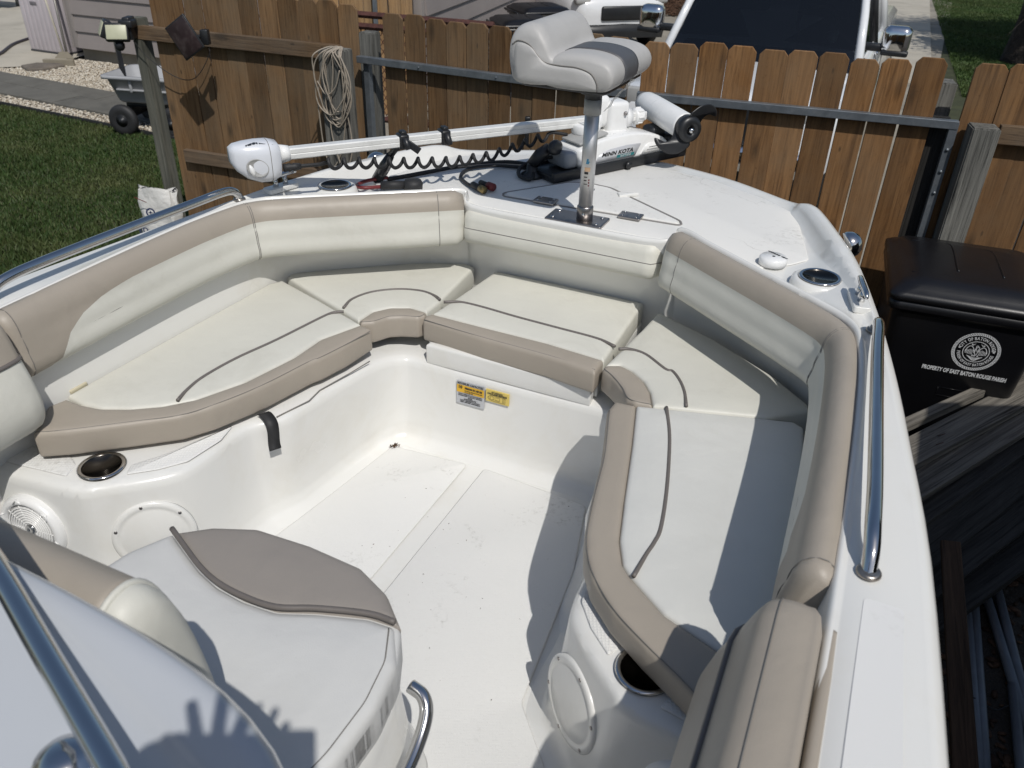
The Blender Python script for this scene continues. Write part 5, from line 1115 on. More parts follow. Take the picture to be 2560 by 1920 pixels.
def bar(root, name, p0, p1, z, w, h, side, mat, bev=0.004):   # straight rail along a fence
    p0, p1 = Vector(p0), Vector(p1); d = (p1 - p0); a = math.atan2(d.y, d.x); n = Vector((d.y, -d.x)).normalized()
    c = (p0 + p1) / 2 + n * side
    V, Fc = box((0, 0, 0), (d.length, w, h), bev)
    me = bpy.data.meshes.new(name); me.from_pydata(V, [], Fc); me.update(); me.materials.append(MA[mat])
    o = bpy.data.objects.new(name, me); COL.objects.link(o); o.parent = root; og = ORG[root.name]
    o.location = (c.x - og.x, c.y - og.y, z - og.z); o.rotation_euler = (0, 0, a); return o
ZF = CAMH - 0.73
LP0, LP1 = (-2.50, 5.955), (-1.0, 5.42)
lf, a_, L_ = fence('wooden_fence', 'brown dog-eared board fence with two timber rails beside the leaning post', 'fence', LP0, LP1, 11, ZF + 0.03, MA['wood'], gap=0.002)
bar(lf, 'rail', (-2.62, 5.995), (-1.12, 5.46), CAMH - 0.985, 0.04, 0.09, 0.035, 'rail_w')
bar(lf, 'rail', (-2.40, 5.92), (-1.12, 5.46), CAMH - 1.80, 0.04, 0.09, 0.035, 'rail_w')
G0, G1 = (-0.83, 5.285), (0.585, 4.625)
lg, a_, L_ = fence('wooden_gate', 'brown board gate leaf with galvanised tube, behind the pedestal seat', 'gate', G0, G1, 11, ZF, MA['wood'], gap=0.003)
bar(lg, 'steel_rail', (-0.99, 5.36), G1, CAMH - 1.00, 0.04, 0.04, 0.035, 'galv', 0.003)
bar(lg, 'steel_rail', (-0.95, 5.34), G1, CAMH - 2.05, 0.04, 0.04, 0.035, 'galv', 0.003)
G2, G3 = (0.635, 4.59), (2.045, 4.185)
rg, a_, L_ = fence('wooden_gate', 'warm brown board gate leaf with bright gaps, in front of the white truck', 'gate', G2, G3, 10, ZF + 0.005, MA['wood_r'], gap=0.0035, jit=0.008)
bar(rg, 'steel_rail', G2, (2.16, 4.15), CAMH - 1.00, 0.04, 0.04, 0.035, 'galv', 0.003)
bar(rg, 'steel_rail', G2, (2.12, 4.16), CAMH - 2.05, 0.04, 0.04, 0.035, 'galv', 0.003)
def vbar(root, name, p, z0, z1, w, d, rz, mat, bev=0.004):
    V, Fc = box((0, 0, (z1 - z0) / 2), (w, d, z1 - z0), bev)
    me = bpy.data.meshes.new(name); me.from_pydata(V, [], Fc); me.update(); me.materials.append(MA[mat])
    o = bpy.data.objects.new(name, me); COL.objects.link(o)
    if root: o.parent = root; og = ORG[root.name]
    else: og = Vector((0, 0, 0))
    o.location = (p[0] - og.x, p[1] - og.y, z0 - og.z); o.rotation_euler = (0, 0, rz); return o
vbar(rg, 'steel_upright', (2.135, 4.125), CAMH - 2.10, CAMH - 0.99, 0.04, 0.04, -0.28, 'galv', 0.003)
vbar(rg, 'weathered_board', (2.085, 4.20), 0.05, CAMH - 0.98, 0.11, 0.03, -0.28, 'wood_d', 0.003)
for k in range(3): mk('bolt', *lathe([(0.009, 0), (0.008, 0.004), (0, 0.005)], (2.128, 4.104, CAMH - 1.12 - 0.11 * k), (-0.28, -0.96, 0), 10), MA['galv'], rg)
for k, (a, zz) in enumerate(((0.17, -1.0), (0.5, -1.0), (0.83, -1.0))):
    p = Vector(G0).lerp(Vector(G1), a); mk('bolt', *lathe([(0.006, 0), (0.005, 0.003), (0, 0.004)], (p.x - 0.02, p.y - 0.055, CAMH + zz), (-0.42, -0.9, 0), 8), MA['galv'], lg)
# gate latch handle hanging where the leaves meet
mk('latch', *join(box((0.045, 4.80, CAMH - 1.27), (0.025, 0.02, 0.16), 0.004), box((0.047, 4.79, CAMH - 1.20), (0.032, 0.03, 0.03), 0.006)), MA['black'], lg)
vbar(lg, 'steel_upright', (-0.95, 5.335), CAMH - 2.10, CAMH - 0.99, 0.04, 0.04, -0.43, 'galv', 0.003)
R0, R1 = (2.17, 4.17), (3.9, 3.72)
rf, a_, L_ = fence('wooden_fence', 'bright brown board fence with pale timber rail behind the wheelie bin', 'fence', R0, R1, 12, ZF + 0.012, MA['wood_r'], gap=0.002)
bar(rf, 'rail', (2.35, 4.12), (3.9, 3.72), CAMH - 1.03, 0.04, 0.09, 0.035, 'rail_w')
bar(rf, 'rail', (2.30, 4.13), (3.9, 3.72), CAMH - 2.1, 0.04, 0.09, 0.035, 'rail_w')
# posts
def postm(name, label, p, top, w, rz, mat, lean=(0, 0)):
    bm = bmesh.new(); bmesh.ops.create_cube(bm, size=1.0)
    for v in bm.verts: v.co = Vector((v.co.x * w, v.co.y * w, (v.co.z + 0.5) * top))
    bmesh.ops.bevel(bm, geom=bm.edges[:], offset=0.006, segments=2, affect='EDGES')
    me = bpy.data.meshes.new(name); bm.to_mesh(me); bm.free(); me.materials.append(MA[mat])
    o = bpy.data.objects.new(name, me); COL.objects.link(o); o.location = (p[0], p[1], 0); o.rotation_euler = (lean[0], lean[1], rz); ORG[o.name] = Vector((p[0], p[1], 0))
    return tag(o, label, 'post')
MA['post_g'] = wood('green_grey_post', (0.060, 0.062, 0.050), (0.17, 0.165, 0.135), (0.10, 0.10, 0.085), 0.5, grain=(22, 22, 0.9), rv=0.1, crack=0.9)
postm('fence_post', 'slim greenish grey timber post carrying the floodlight', (-2.60, 5.98), CAMH - 0.895, 0.088, -0.36, 'post_g')
postm('fence_post', 'thick cracked grey timber post hung with coiled cable', (-1.115, 5.20), CAMH - 0.925, 0.150, -0.40, 'wood_g')
postm('fence_post', 'grey timber post with chamfered top behind the cable post', (-0.945, 5.44), CAMH - 0.86, 0.10, -0.40, 'wood_g')
postm('fence_post', 'thick grey timber post with split grain in front of the bright fence', (2.245, 4.05), CAMH - 0.985, 0.125, -0.22, 'wood_g')
postm('fence_post', 'dark grey timber post behind the end of the warm brown gate', (2.15, 4.40), CAMH - 0.85, 0.13, -0.25, 'wood_g')

# coiled cable on the thick post
cc = thing('cable_coil', 'beige electric cable coiled and hung over the thick grey post', 'cable', (-1.115, 5.20, CAMH - 0.93))
fx, fy = Vector((math.cos(-0.40), math.sin(-0.40), 0)), Vector((math.sin(-0.40), -math.cos(-0.40), 0))   # along the face, out of the face
def pf(a, b, z): p = Vector((-1.115, 5.20, 0)) + fx * a + fy * b; return Vector((p.x, p.y, CAMH + z))
def loop(w, dz, off_, ph_=0.0, tw=0.0, top=-0.905):
    pts = []
    for k in range(28):
        t = 2 * PI * k / 28; a = 0.005 + (w + 0.02 * math.sin(3 * t + ph_)) * math.sin(t) + tw; z = top - dz / 2 + (dz / 2) * math.cos(t)
        b = 0.085 + off_ + 0.010 * math.sin(2 * t + ph_)
        if z > -0.93: b = 0.085 * (1 - (z + 0.93) / 0.03 * 1.1) + off_
        pts.append(pf(a, b, z))
    return pts
for i, (w, dz, o_, ph_, tw) in enumerate(((0.075, 0.36, 0.004, 0.3, 0.045), (0.10, 0.41, 0.008, 1.2, 0.025), (0.085, 0.45, 0.012, 2.2, 0.045), (0.08, 0.43, 0.016, 3.4, 0.055), (0.105, 0.44, 0.020, 4.4, 0.02), (0.07, 0.40, 0.022, 5.1, 0.055), (0.06, 0.72, 0.012, 0.8, 0.06), (0.11, 0.38, 0.026, 2.9, 0.0))):
    mk('cable_loop', *tube(cr(loop(w, dz, o_, ph_, tw), 3, True), 0.0042, 6, closed=True), MA['cable'], cc)
mk('cable_tail', *tube(cr([pf(-0.085, 0.09, -1.10), pf(-0.02, 0.10, -1.17), pf(0.05, 0.10, -1.12), pf(0.09, 0.10, -1.02)], 8), 0.0042, 6), MA['cable'], cc)
mk('cable_tail', *tube(cr([pf(-0.10, 0.085, -1.2), pf(-0.085, 0.085, -1.5), pf(-0.03, 0.09, -1.62), pf(0.05, 0.085, -1.5), pf(0.10, 0.09, -1.3)], 8), 0.0042, 6), MA['cable'], cc)

# floodlight and solar panel
FLc = Vector((-2.66, 5.88, CAMH - 0.97))
fld = thing('floodlight', 'black twin-head solar floodlight fixed to the slim post', 'floodlight', FLc)
def flp(name, vf, mat, par=None): return mk(name, vf[0], vf[1], MA[mat], par or fld)
mt1 = Matrix.Rotation(R(10), 4, 'Z') @ Matrix.Rotation(R(-22), 4, 'X'); mt2 = Matrix.Rotation(R(-60), 4, 'Z') @ Matrix.Rotation(R(-25), 4, 'X')
h1 = flp('lamp_head', box(FLc + Vector((-0.03, -0.06, 0.0)), (0.150, 0.05, 0.115), 0.010, mt1), 'black')
flp('lamp_lens', box(FLc + Vector((-0.03, -0.06, 0.0)) + mt1.to_3x3() @ Vector((0, -0.0265, -0.004)), (0.130, 0.006, 0.090), 0.003, mt1), 'lens' if 'lens' in MA else plain('frosted_lens', (0.44, 0.44, 0.31), 0.4) and 'white_pl', h1)
h2 = flp('lamp_head', box(FLc + Vector((-0.125, -0.02, 0.015)), (0.120, 0.05, 0.115), 0.010, mt2), 'black')
flp('lamp_lens', box(FLc + Vector((-0.125, -0.02, 0.015)) + mt2.to_3x3() @ Vector((0, -0.0265, -0.004)), (0.10, 0.006, 0.090), 0.003, mt2), 'white_pl', h2)
for o in list(bpy.data.objects):
    if o.name.startswith('lamp_lens'): o.data.materials.clear(); o.data.materials.append(bpy.data.materials['frosted_lens'])
flp('motion_sensor', join(lathe([(0.022, 0.0), (0.032, -0.02), (0.030, -0.045), (0.015, -0.06), (0, -0.062)], FLc + Vector((-0.035, -0.05, -0.055)), seg=18), box(FLc + Vector((0.0, -0.02, -0.035)), (0.06, 0.05, 0.04), 0.01)), 'black')
flp('wall_bracket', join(box(FLc + Vector((0.03, 0.01, 0.02)), (0.05, 0.10, 0.14), 0.008), box(FLc + Vector((0.03, -0.01, 0.05)), (0.09, 0.10, 0.05), 0.01)), 'black')
lw = [FLc + Vector((0.04, 0.0, -0.06)), FLc + Vector((0.12, -0.01, -0.16)), FLc + Vector((0.30, -0.06, -0.27)), FLc + Vector((0.45, -0.10, -0.27)), FLc + Vector((0.58, -0.13, -0.12)), FLc + Vector((0.61, -0.12, 0.0))]
flp('lead_wire', tube(cr(lw, 8), 0.0028, 5), 'rubber')
SPc = Vector((-2.12, 5.50, CAMH - 0.935))
sol = thing('solar_panel', 'small dark square solar panel tilted on the fence rail', 'solar panel', SPc)
sm_ = frame(SPc, (0.80, -0.28, 0.52), (-0.52, 0.13, 0.80))
mk('panel', mx(box((0, 0, 0), (0.185, 0.22, 0.012), 0.003)[0], sm_), box((0, 0, 0), (0.185, 0.22, 0.012), 0.003)[1], MA['black'], sol)
pv, pf_ = box((0, 0, 0.0065), (0.168, 0.203, 0.003), 0.001); mk('cell_sheet', mx(pv, sm_), pf_, plain('purple_brown_cells', (0.032, 0.020, 0.022), 0.35, var=0.3, vs=12, dirt=(0.20, 0.17, 0.16), dscale=14, damt=0.35), sol)
mk('bracket', *join(box(SPc + Vector((0.115, 0.04, 0.0)), (0.05, 0.05, 0.09), 0.006), tube([SPc + Vector((0.11, 0.09, 0.0)), SPc + Vector((0.03, 0.01, -0.005))], 0.014, 8)), MA['black'], sol)

# white bag leaning at the post
bgc = Vector((-2.60, 5.72, 0))
bgr = thing('feed_bag', 'crumpled white printed sack standing against the slim post', 'bag', bgc)
rws = []
for i, z in enumerate(np.linspace(0, 0.60, 15)):
    t = i / 14; rw = []
    for k in range(24):
        a = 2 * PI * k / 24; ca, sa = math.cos(a), math.sin(a)
        w_ = 0.155 * (1 - 0.08 * t) + 0.012 * math.sin(7 * a + 3 * t) * t + 0.010 * math.sin(11 * z * 3 + a * 3); d_ = 0.10 * (1 - 0.85 * t ** 3) + 0.012 * math.sin(5 * a + 9 * t)
        rw.append(bgc + Vector((math.copysign(abs(ca) ** 0.6, ca) * w_, math.copysign(abs(sa) ** 0.7, sa) * d_ + 0.02 * math.sin(4 * t + ca * 2), z + 0.02 * t * math.sin(3 * a))))
    rws.append(rw)
bgb = mk('sack', *grid(rws, cv=True, cap0=True, cap1=True), plain('white_woven_sack', (0.62, 0.61, 0.58), 0.5, var=0.1, vs=9, bump=0.6, bs_=16, bd=0.02), bgr, flat_ang=35)
MA['navy'] = plain('navy_print', (0.03, 0.04, 0.10), 0.5)
mb = frame(bgc + Vector((-0.03, -0.112, 0.46)), (1, 0, 0), (0, 0.1, 1))
def ringf(r0, r1, n=28): return grid([[Vector((math.cos(a) * r, math.sin(a) * r, 0)) for a in np.linspace(0, 2 * PI, n)] for r in (r0, r1)])
mk('print_logo', mx(ringf(0.022, 0.034)[0], mb), ringf(0.022, 0.034)[1], MA['navy'], bgb)
pb, fb = join(([Vector(p) for p in ((-0.014, -0.004, 0), (0.014, -0.004, 0), (0.014, 0.004, 0), (-0.014, 0.004, 0))], [(0, 1, 2, 3)]), ([Vector(p) for p in ((-0.004, -0.014, 0), (0.004, -0.014, 0), (0.004, 0.014, 0), (-0.004, 0.014, 0))], [(0, 1, 2, 3)]))
mk('print_logo', mx(pb, mb), fb, MA['navy'], bgb, smooth=False)
V, Fc = text('ED', 0.055, 0.002); mk('lettering', mx(V, frame(bgc + Vector((-0.10, -0.128, 0.33)), (1, 0.02, 0), (0, 0, 1))), Fc, MA['navy'], bgb, smooth=False)
mk('print_stripe', *box(bgc + Vector((-0.09, -0.10, 0.55)), (0.09, 0.003, 0.005), 0.0, Matrix.Rotation(R(24), 4, 'Y')), MA['red'], bgb)
# ------------------------------------------------------------------ houses
def wall_siding(root, p0, p1, z0, z1, exp, mat, lap=0.02, n_out=1):
    p0, p1 = Vector(p0), Vector(p1); d = p1 - p0; a = math.atan2(d.y, d.x); nrm = Vector((d.y, -d.x)).normalized() * n_out; og = ORG[root.name]
    V = [(-d.length / 2, 0, 0), (d.length / 2, 0, 0), (d.length / 2, 0.0, exp + lap), (-d.length / 2, 0.0, exp + lap), (-d.length / 2, 0.040, 0), (d.length / 2, 0.040, 0), (d.length / 2, 0.010, exp + lap), (-d.length / 2, 0.010, exp + lap)]
    V = [(x, -y * 1.0 * n_out if k >= 0 else y, z) for k, (x, y, z) in enumerate(V)]
    Fc = [(0, 1, 2, 3), (7, 6, 5, 4), (0, 4, 5, 1), (1, 5, 6, 2), (2, 6, 7, 3), (3, 7, 4, 0)]
    me = bpy.data.meshes.new('siding_board'); me.from_pydata(V, [], Fc); bm = bmesh.new(); bm.from_mesh(me); bmesh.ops.recalc_face_normals(bm, faces=bm.faces); bm.to_mesh(me); bm.free(); me.materials.append(mat)
    z = z0
    while z < z1:
        o = bpy.data.objects.new('siding_board', me); COL.objects.link(o); o.parent = root; c = (p0 + p1) / 2
        o.location = (c.x - og.x, c.y - og.y, z - og.z); o.rotation_euler = (0, 0, a); z += exp
h1 = thing('house', 'house corner with taupe lap siding behind the gravel bed', 'house', (-5.5, 13.5, 0))
HA, HB_ = Vector((-6.71, 13.07)), Vector((-3.2, 11.71))
bk_ = Vector((1.9, 4.9))
c4 = [HA + Vector((0.02, 0.05)), HB_, HB_ + bk_, HA + bk_]
V, Fc = prism([(p.x, p.y) for p in c4], 0.20, 3.2); mk('wall', V, Fc, MA['siding'], h1, smooth=False)
V, Fc = prism([(p.x, p.y) for p in [HA + Vector((0.05, 0.08)), HB_ + Vector((0.0, 0.03)), HB_ + bk_, HA + bk_]], 0.0, 0.205); mk('foundation', V, Fc, MA['concrete_d'], h1, smooth=False)
wall_siding(h1, HA + Vector((0.08, -0.02)), HB_, 0.20, 3.1, 0.235, MA['siding'])
wall_siding(h1, HA + bk_, HA + Vector((0.02, 0.06)), 0.20, 3.1, 0.235, MA['siding'])
mk('corner_trim', *join(box((HA.x + 0.04, HA.y - 0.02, 1.65), (0.10, 0.03, 2.9), 0.003, Matrix.Rotation(-0.37, 4, 'Z')), box((HA.x - 0.01, HA.y + 0.03, 1.65), (0.03, 0.10, 2.9), 0.003, Matrix.Rotation(-0.37, 4, 'Z'))), MA['trim'], h1)
rc = [HA + Vector((-0.5, -0.4)), HB_ + Vector((0.4, -0.6)), HB_ + bk_ + Vector((0.5, 0.3)), HA + bk_ + Vector((-0.3, 0.5))]
V, Fc = prism([(p.x, p.y) for p in rc], 3.1, 3.25); mk('roof', V, Fc, plain('dark_roof', (0.06, 0.055, 0.05), 0.9), h1, smooth=False)
h2 = thing('house', 'house wall with wide taupe siding behind the two dark bins', 'house', (0, 14, 0))
KA, KB = Vector((-1.22, 10.75)), Vector((0.75, 18.0)); kn = Vector((-1.4, 0.4))
V, Fc = prism([(p.x, p.y) for p in (KA, KB, KB + kn, KA + kn)], 0.0, 3.3); mk('wall', V, Fc, MA['siding'], h2, smooth=False)
wall_siding(h2, KA + Vector((0.03, 0.06)), KB, 0.15, 3.2, 0.235, MA['siding'])
mk('corner_trim', *join(box((KA.x + 0.02, KA.y + 0.05, 1.6), (0.03, 0.11, 3.2), 0.003, Matrix.Rotation(R(-15.2), 4, 'Z')), box((KA.x - 0.04, KA.y - 0.01, 1.6), (0.11, 0.03, 3.2), 0.003, Matrix.Rotation(R(-15.2), 4, 'Z'))), MA['trim'], h2)
V, Fc = prism([(p.x, p.y) for p in (KA + Vector((0.3, -0.5)), KB + Vector((0.4, 0.5)), KB + kn, KA + kn + Vector((0, -0.5)))], 3.3, 3.45); mk('roof', V, Fc, bpy.data.materials['dark_roof'], h2, smooth=False)
h3 = thing('garage', 'far garage corner with taupe siding above the driveway', 'garage', (2.2, 21, 0))
QA, QB = gp(1500, 35), gp(1578, 40); QA, QB = Vector((QA.x, QA.y)), Vector((QB.x, QB.y)); qn = Vector((0.8, 4.0)); QL = QA + (QA - QB) * 4
V, Fc = prism([(p.x, p.y) for p in (QL, QB, QB + qn, QL + qn)], 0.0, 3.0); mk('wall', V, Fc, MA['siding'], h3, smooth=False)
wall_siding(h3, QL, QB, 0.10, 2.9, 0.235, MA['siding']); wall_siding(h3, QB, QB + qn, 0.10, 2.9, 0.235, MA['siding'])
mk('corner_trim', *box((QB.x, QB.y, 1.5), (0.14, 0.14, 3.0), 0.004), MA['trim'], h3)
V, Fc = prism([(p.x, p.y) for p in (QL + Vector((0, -0.4)), QB + Vector((0.3, -0.4)), QB + qn, QL + qn)], 3.0, 3.15); mk('roof', V, Fc, bpy.data.materials['dark_roof'], h3, smooth=False)
# board fence between the houses, and rusty trailer gate behind the cable post
MA['wood_f'] = wood('golden_board', (0.20, 0.10, 0.035), (0.40, 0.235, 0.10), (0.33, 0.25, 0.16), 0.5, rv=0.2)
ff, a_, L_ = fence('wooden_fence', 'golden board fence beyond the gate, beside the wide siding', 'fence', (-2.9, 9.9), (-1.28, 10.35), 12, 2.05, MA['wood_f'], gap=0.002)
vbar(ff, 'steel_post', (-1.68, 10.16), 0, 2.1, 0.05, 0.05, 0, 'galv')
bar(ff, 'rail', (-2.9, 9.9), (-1.28, 10.35), 1.7, 0.04, 0.09, -0.035, 'rail_w')
MA['rust'] = plain('rusty_red_steel', (0.075, 0.028, 0.022), 0.75, 0.2, var=0.5, vs=20)
tg = thing('mesh_ramp', 'rusty red steel ramp with diamond mesh beyond the fence', 'ramp', (-1.4, 8.2, 0))
def tgp(a, z): return Vector((-1.75 + 1.5 * a, 8.35 - 0.5 * a, z))
for z in (1.44, 1.34, 0.5): mk('frame_bar', *tube([tgp(0, z), tgp(1, z)], 0.03, 4), MA['rust'], tg, smooth=False)
for a in (0, 0.5, 1): mk('frame_bar', *tube([tgp(a, 0.0), tgp(a, 1.44)], 0.03, 4), MA['rust'], tg, smooth=False)
msh = []
for i in range(-10, 34):
    for s_ in (1, -1):
        a0, z0, a1, z1 = i * 0.035, 0.5 if s_ > 0 else 1.34, i * 0.035 + 0.35, 1.34 if s_ > 0 else 0.5
        t0_, t1_ = 0.0, 1.0
        if a0 < 0: t0_ = -a0 / 0.35
        if a1 > 1: t1_ = (1 - a0) / 0.35
        if t0_ < t1_: msh.append(tube([tgp(a0 + 0.35 * t0_, z0 + (z1 - z0) * t0_), tgp(a0 + 0.35 * t1_, z0 + (z1 - z0) * t1_)], 0.004, 3, caps=False))
o = mk('diamond_mesh', *join(*msh), MA['rust'], tg); o['kind'] = 'stuff'

# ------------------------------------------------------------------ patio things
MA['box_w'] = plain('pale_lilac_resin', (0.46, 0.42, 0.44), 0.55, var=0.05)
MA['box_d'] = plain('charcoal_resin', (0.05, 0.05, 0.055), 0.5)
db = thing('deck_box', 'pale resin storage box with charcoal lid against the house', 'storage box', (-7.18, 13.62, 0.05), -0.40, local=True)
def lp(root, name, vf, mat, par=None, **k): return mk(name, vf[0], vf[1], MA[mat] if isinstance(mat, str) else mat, par or root, **k)
bd = lp(db, 'box_body', box((0, 0, 0.42), (0.74, 0.60, 0.80), 0.012), 'box_w')
for x in np.linspace(-0.32, 0.32, 8): lp(db, 'slat_rib', box((x, -0.303, 0.42), (0.075, 0.010, 0.77), 0.004), 'box_w', bd)
lp(db, 'lid', join(box((0, 0, 0.865), (0.80, 0.66, 0.09), 0.015), box((0, 0, 0.915), (0.70, 0.56, 0.03), 0.01)), 'box_d')
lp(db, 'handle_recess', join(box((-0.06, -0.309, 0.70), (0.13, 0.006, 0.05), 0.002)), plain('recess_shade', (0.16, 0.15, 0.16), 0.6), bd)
lp(db, 'base_strip', box((0, 0, 0.014), (0.75, 0.61, 0.028), 0.004), 'box_d')
MA['broom'] = plain('grey_broom_metal', (0.20, 0.19, 0.175), 0.4, 0.4)
MA['pole_w'] = plain('cream_pole', (0.60, 0.56, 0.46), 0.5)
bt = gp(165, 152, 0.10); tt = Vector((-6.88, 13.12, 1.42))
b1 = thing('squeegee', 'grey metal floor squeegee leaning at the house corner', 'broom', bt - Vector((0, 0, 0.08)))
mk('handle', *tube([bt + Vector((0.02, 0.03, 0.02)), tt], 0.018, 10), MA['broom'], b1)
mk('head', *join(box(bt + Vector((-0.10, -0.02, -0.03)), (0.44, 0.05, 0.11), 0.01, Matrix.Rotation(0.05, 4, 'Z')), ([bt + Vector(p) for p in ((-0.16, 0, 0.03), (0.12, 0, 0.03), (0.04, 0.02, 0.12), (-0.07, 0.02, 0.12), (-0.16, 0.02, 0.03), (0.12, 0.02, 0.03), (0.04, 0.035, 0.12), (-0.07, 0.035, 0.12))], [(0, 1, 2, 3), (7, 6, 5, 4), (0, 4, 5, 1), (1, 5, 6, 2), (2, 6, 7, 3), (3, 7, 4, 0)])), plain('tan_squeegee_head', (0.24, 0.21, 0.16), 0.6), b1, smooth=False)
bt2 = gp(163, 145, 0.03); b2_ = thing('broom_pole', 'thin cream pole leaning on the deck box', 'pole', bt2)
mk('pole', *tube([bt2, Vector((-7.16, 13.25, 1.5))], 0.014, 10), MA['pole_w'], b2_)
mk('pole_cap', *lathe([(0.017, 0), (0.017, 0.05), (0.014, 0.052)], bt2, (-0.1, 0.1, 1), 10), MA['box_d'], b2_)
hp_ = [gp(-40, 150, 0.07), gp(0, 134, 0.07), gp(30, 112, 0.07), gp(60, 100, 0.07), gp(98, 89, 0.07), gp(112, 84, 0.07)]
ho = mk('garden_hose', *tube(cr(hp_, 8), 0.022, 8), plain('dark_purple_hose', (0.045, 0.035, 0.042), 0.5), None, loc=hp_[2]); tag(ho, 'dark garden hose lying across the patio to the deck box', 'hose')
sl_ = [gp(55, 176), gp(70, 185), gp(110, 184), gp(165, 174), gp(150, 170), gp(95, 169)]
V, Fc = pad([(p.x, p.y) for p in sl_], 0.075, 0.02, 0.02, 0.01, 0.03, deep=False); so = mk('flat_stone', V, Fc, plain('slate_stone', (0.14, 0.12, 0.10), 0.85, var=0.3, vs=7, bump=0.6, bs_=20, bd=0.02), None, loc=(sl_[2].x, sl_[2].y, 0.02)); tag(so, 'flat dark stone slab on the gravel at the patio edge', 'stone')
# patio bench (legs seen at the edge of the patio)
bn = gp(22, 25); ben = thing('patio_bench', 'dark grey slatted patio bench on the pale concrete', 'bench', (bn.x, bn.y, 0.05), -0.35, local=True)
MA['bench'] = plain('dark_grey_timber', (0.06, 0.065, 0.065), 0.6, var=0.15)
for x in (-0.75, 0.0):
    for y in (-0.22, 0.22): lp(ben, 'leg', tube([(x - 0.10 * (1 if y < 0 else -0.2), y, 0), (x + 0.08, y, 0.42)], 0.045, 4), 'bench', smooth=False)
for k in range(4): lp(ben, 'seat_slat', box((-0.35, -0.24 + 0.16 * k, 0.44), (1.3, 0.13, 0.035), 0.005), 'bench')
lp(ben, 'stretcher', box((-0.35, 0, 0.20), (1.0, 0.06, 0.07), 0.005), 'bench')
# garden cart
ct = thing('garden_cart', 'grey plastic dump cart with black pneumatic wheels behind the slim post', 'cart', (-4.05, 9.42, 0.0), -0.15, local=True)
def tubrow(w, l, z, r=0.06): return [Vector((p.x, p.y, z)) for p in rrect(w, l, r)]
MA['tub'] = plain('grey_poly_tub', (0.34, 0.345, 0.355), 0.5, var=0.1, vs=6, dirt=(0.35, 0.35, 0.34), dscale=8, damt=0.3)
trs = [(0.66, 0.42, 0.34), (0.70, 0.46, 0.36), (0.82, 0.58, 0.60), (0.90, 0.66, 0.60), (0.90, 0.66, 0.635), (0.80, 0.56, 0.635), (0.66, 0.42, 0.38)]
tu = lp(ct, 'tub', grid([tubrow(*a) for a in trs], cv=True, cap0=True, cap1=True), 'tub')
lp(ct, 'tub_ridge', join(box((0.0, -0.275, 0.49), (0.60, 0.03, 0.02), 0.006), box((-0.12, -0.285, 0.53), (0.03, 0.03, 0.12), 0.006), box((0.22, -0.285, 0.53), (0.03, 0.03, 0.12), 0.006)), 'tub', tu)
lp(ct, 'axle_frame', join(tube([(-0.28, -0.30, 0.17), (-0.28, 0.30, 0.17)], 0.016, 8), tube([(0.30, -0.30, 0.17), (0.30, 0.30, 0.17)], 0.016, 8), box((0, 0, 0.30), (0.62, 0.30, 0.05), 0.01), box((-0.28, 0, 0.23), (0.05, 0.3, 0.12), 0.01), box((0.30, 0, 0.23), (0.05, 0.3, 0.12), 0.01)), 'black')
for x in (-0.28, 0.30):
    for y in (-0.30, 0.30):
        w_ = lp(ct, 'wheel', lathe([(0.055, -0.035), (0.10, -0.045), (0.145, -0.042), (0.165, -0.02), (0.168, 0), (0.165, 0.02), (0.145, 0.042), (0.10, 0.045), (0.055, 0.035)], (x, y, 0.168), (0, 1, 0), 28), 'rubber')
        lp(ct, 'rim', lathe([(0.085, 0.0), (0.07, -0.012), (0.035, -0.004), (0.025, 0.022), (0.0, 0.024)], (x, y + math.copysign(0.038, y), 0.168), (0, math.copysign(1, y), 0), 22), 'black', w_)
lp(ct, 'pull_handle', tube([(-0.40, 0.05, 0.28), (-0.40, 0.05, 1.06)], 0.035, 4), 'black', smooth=False)

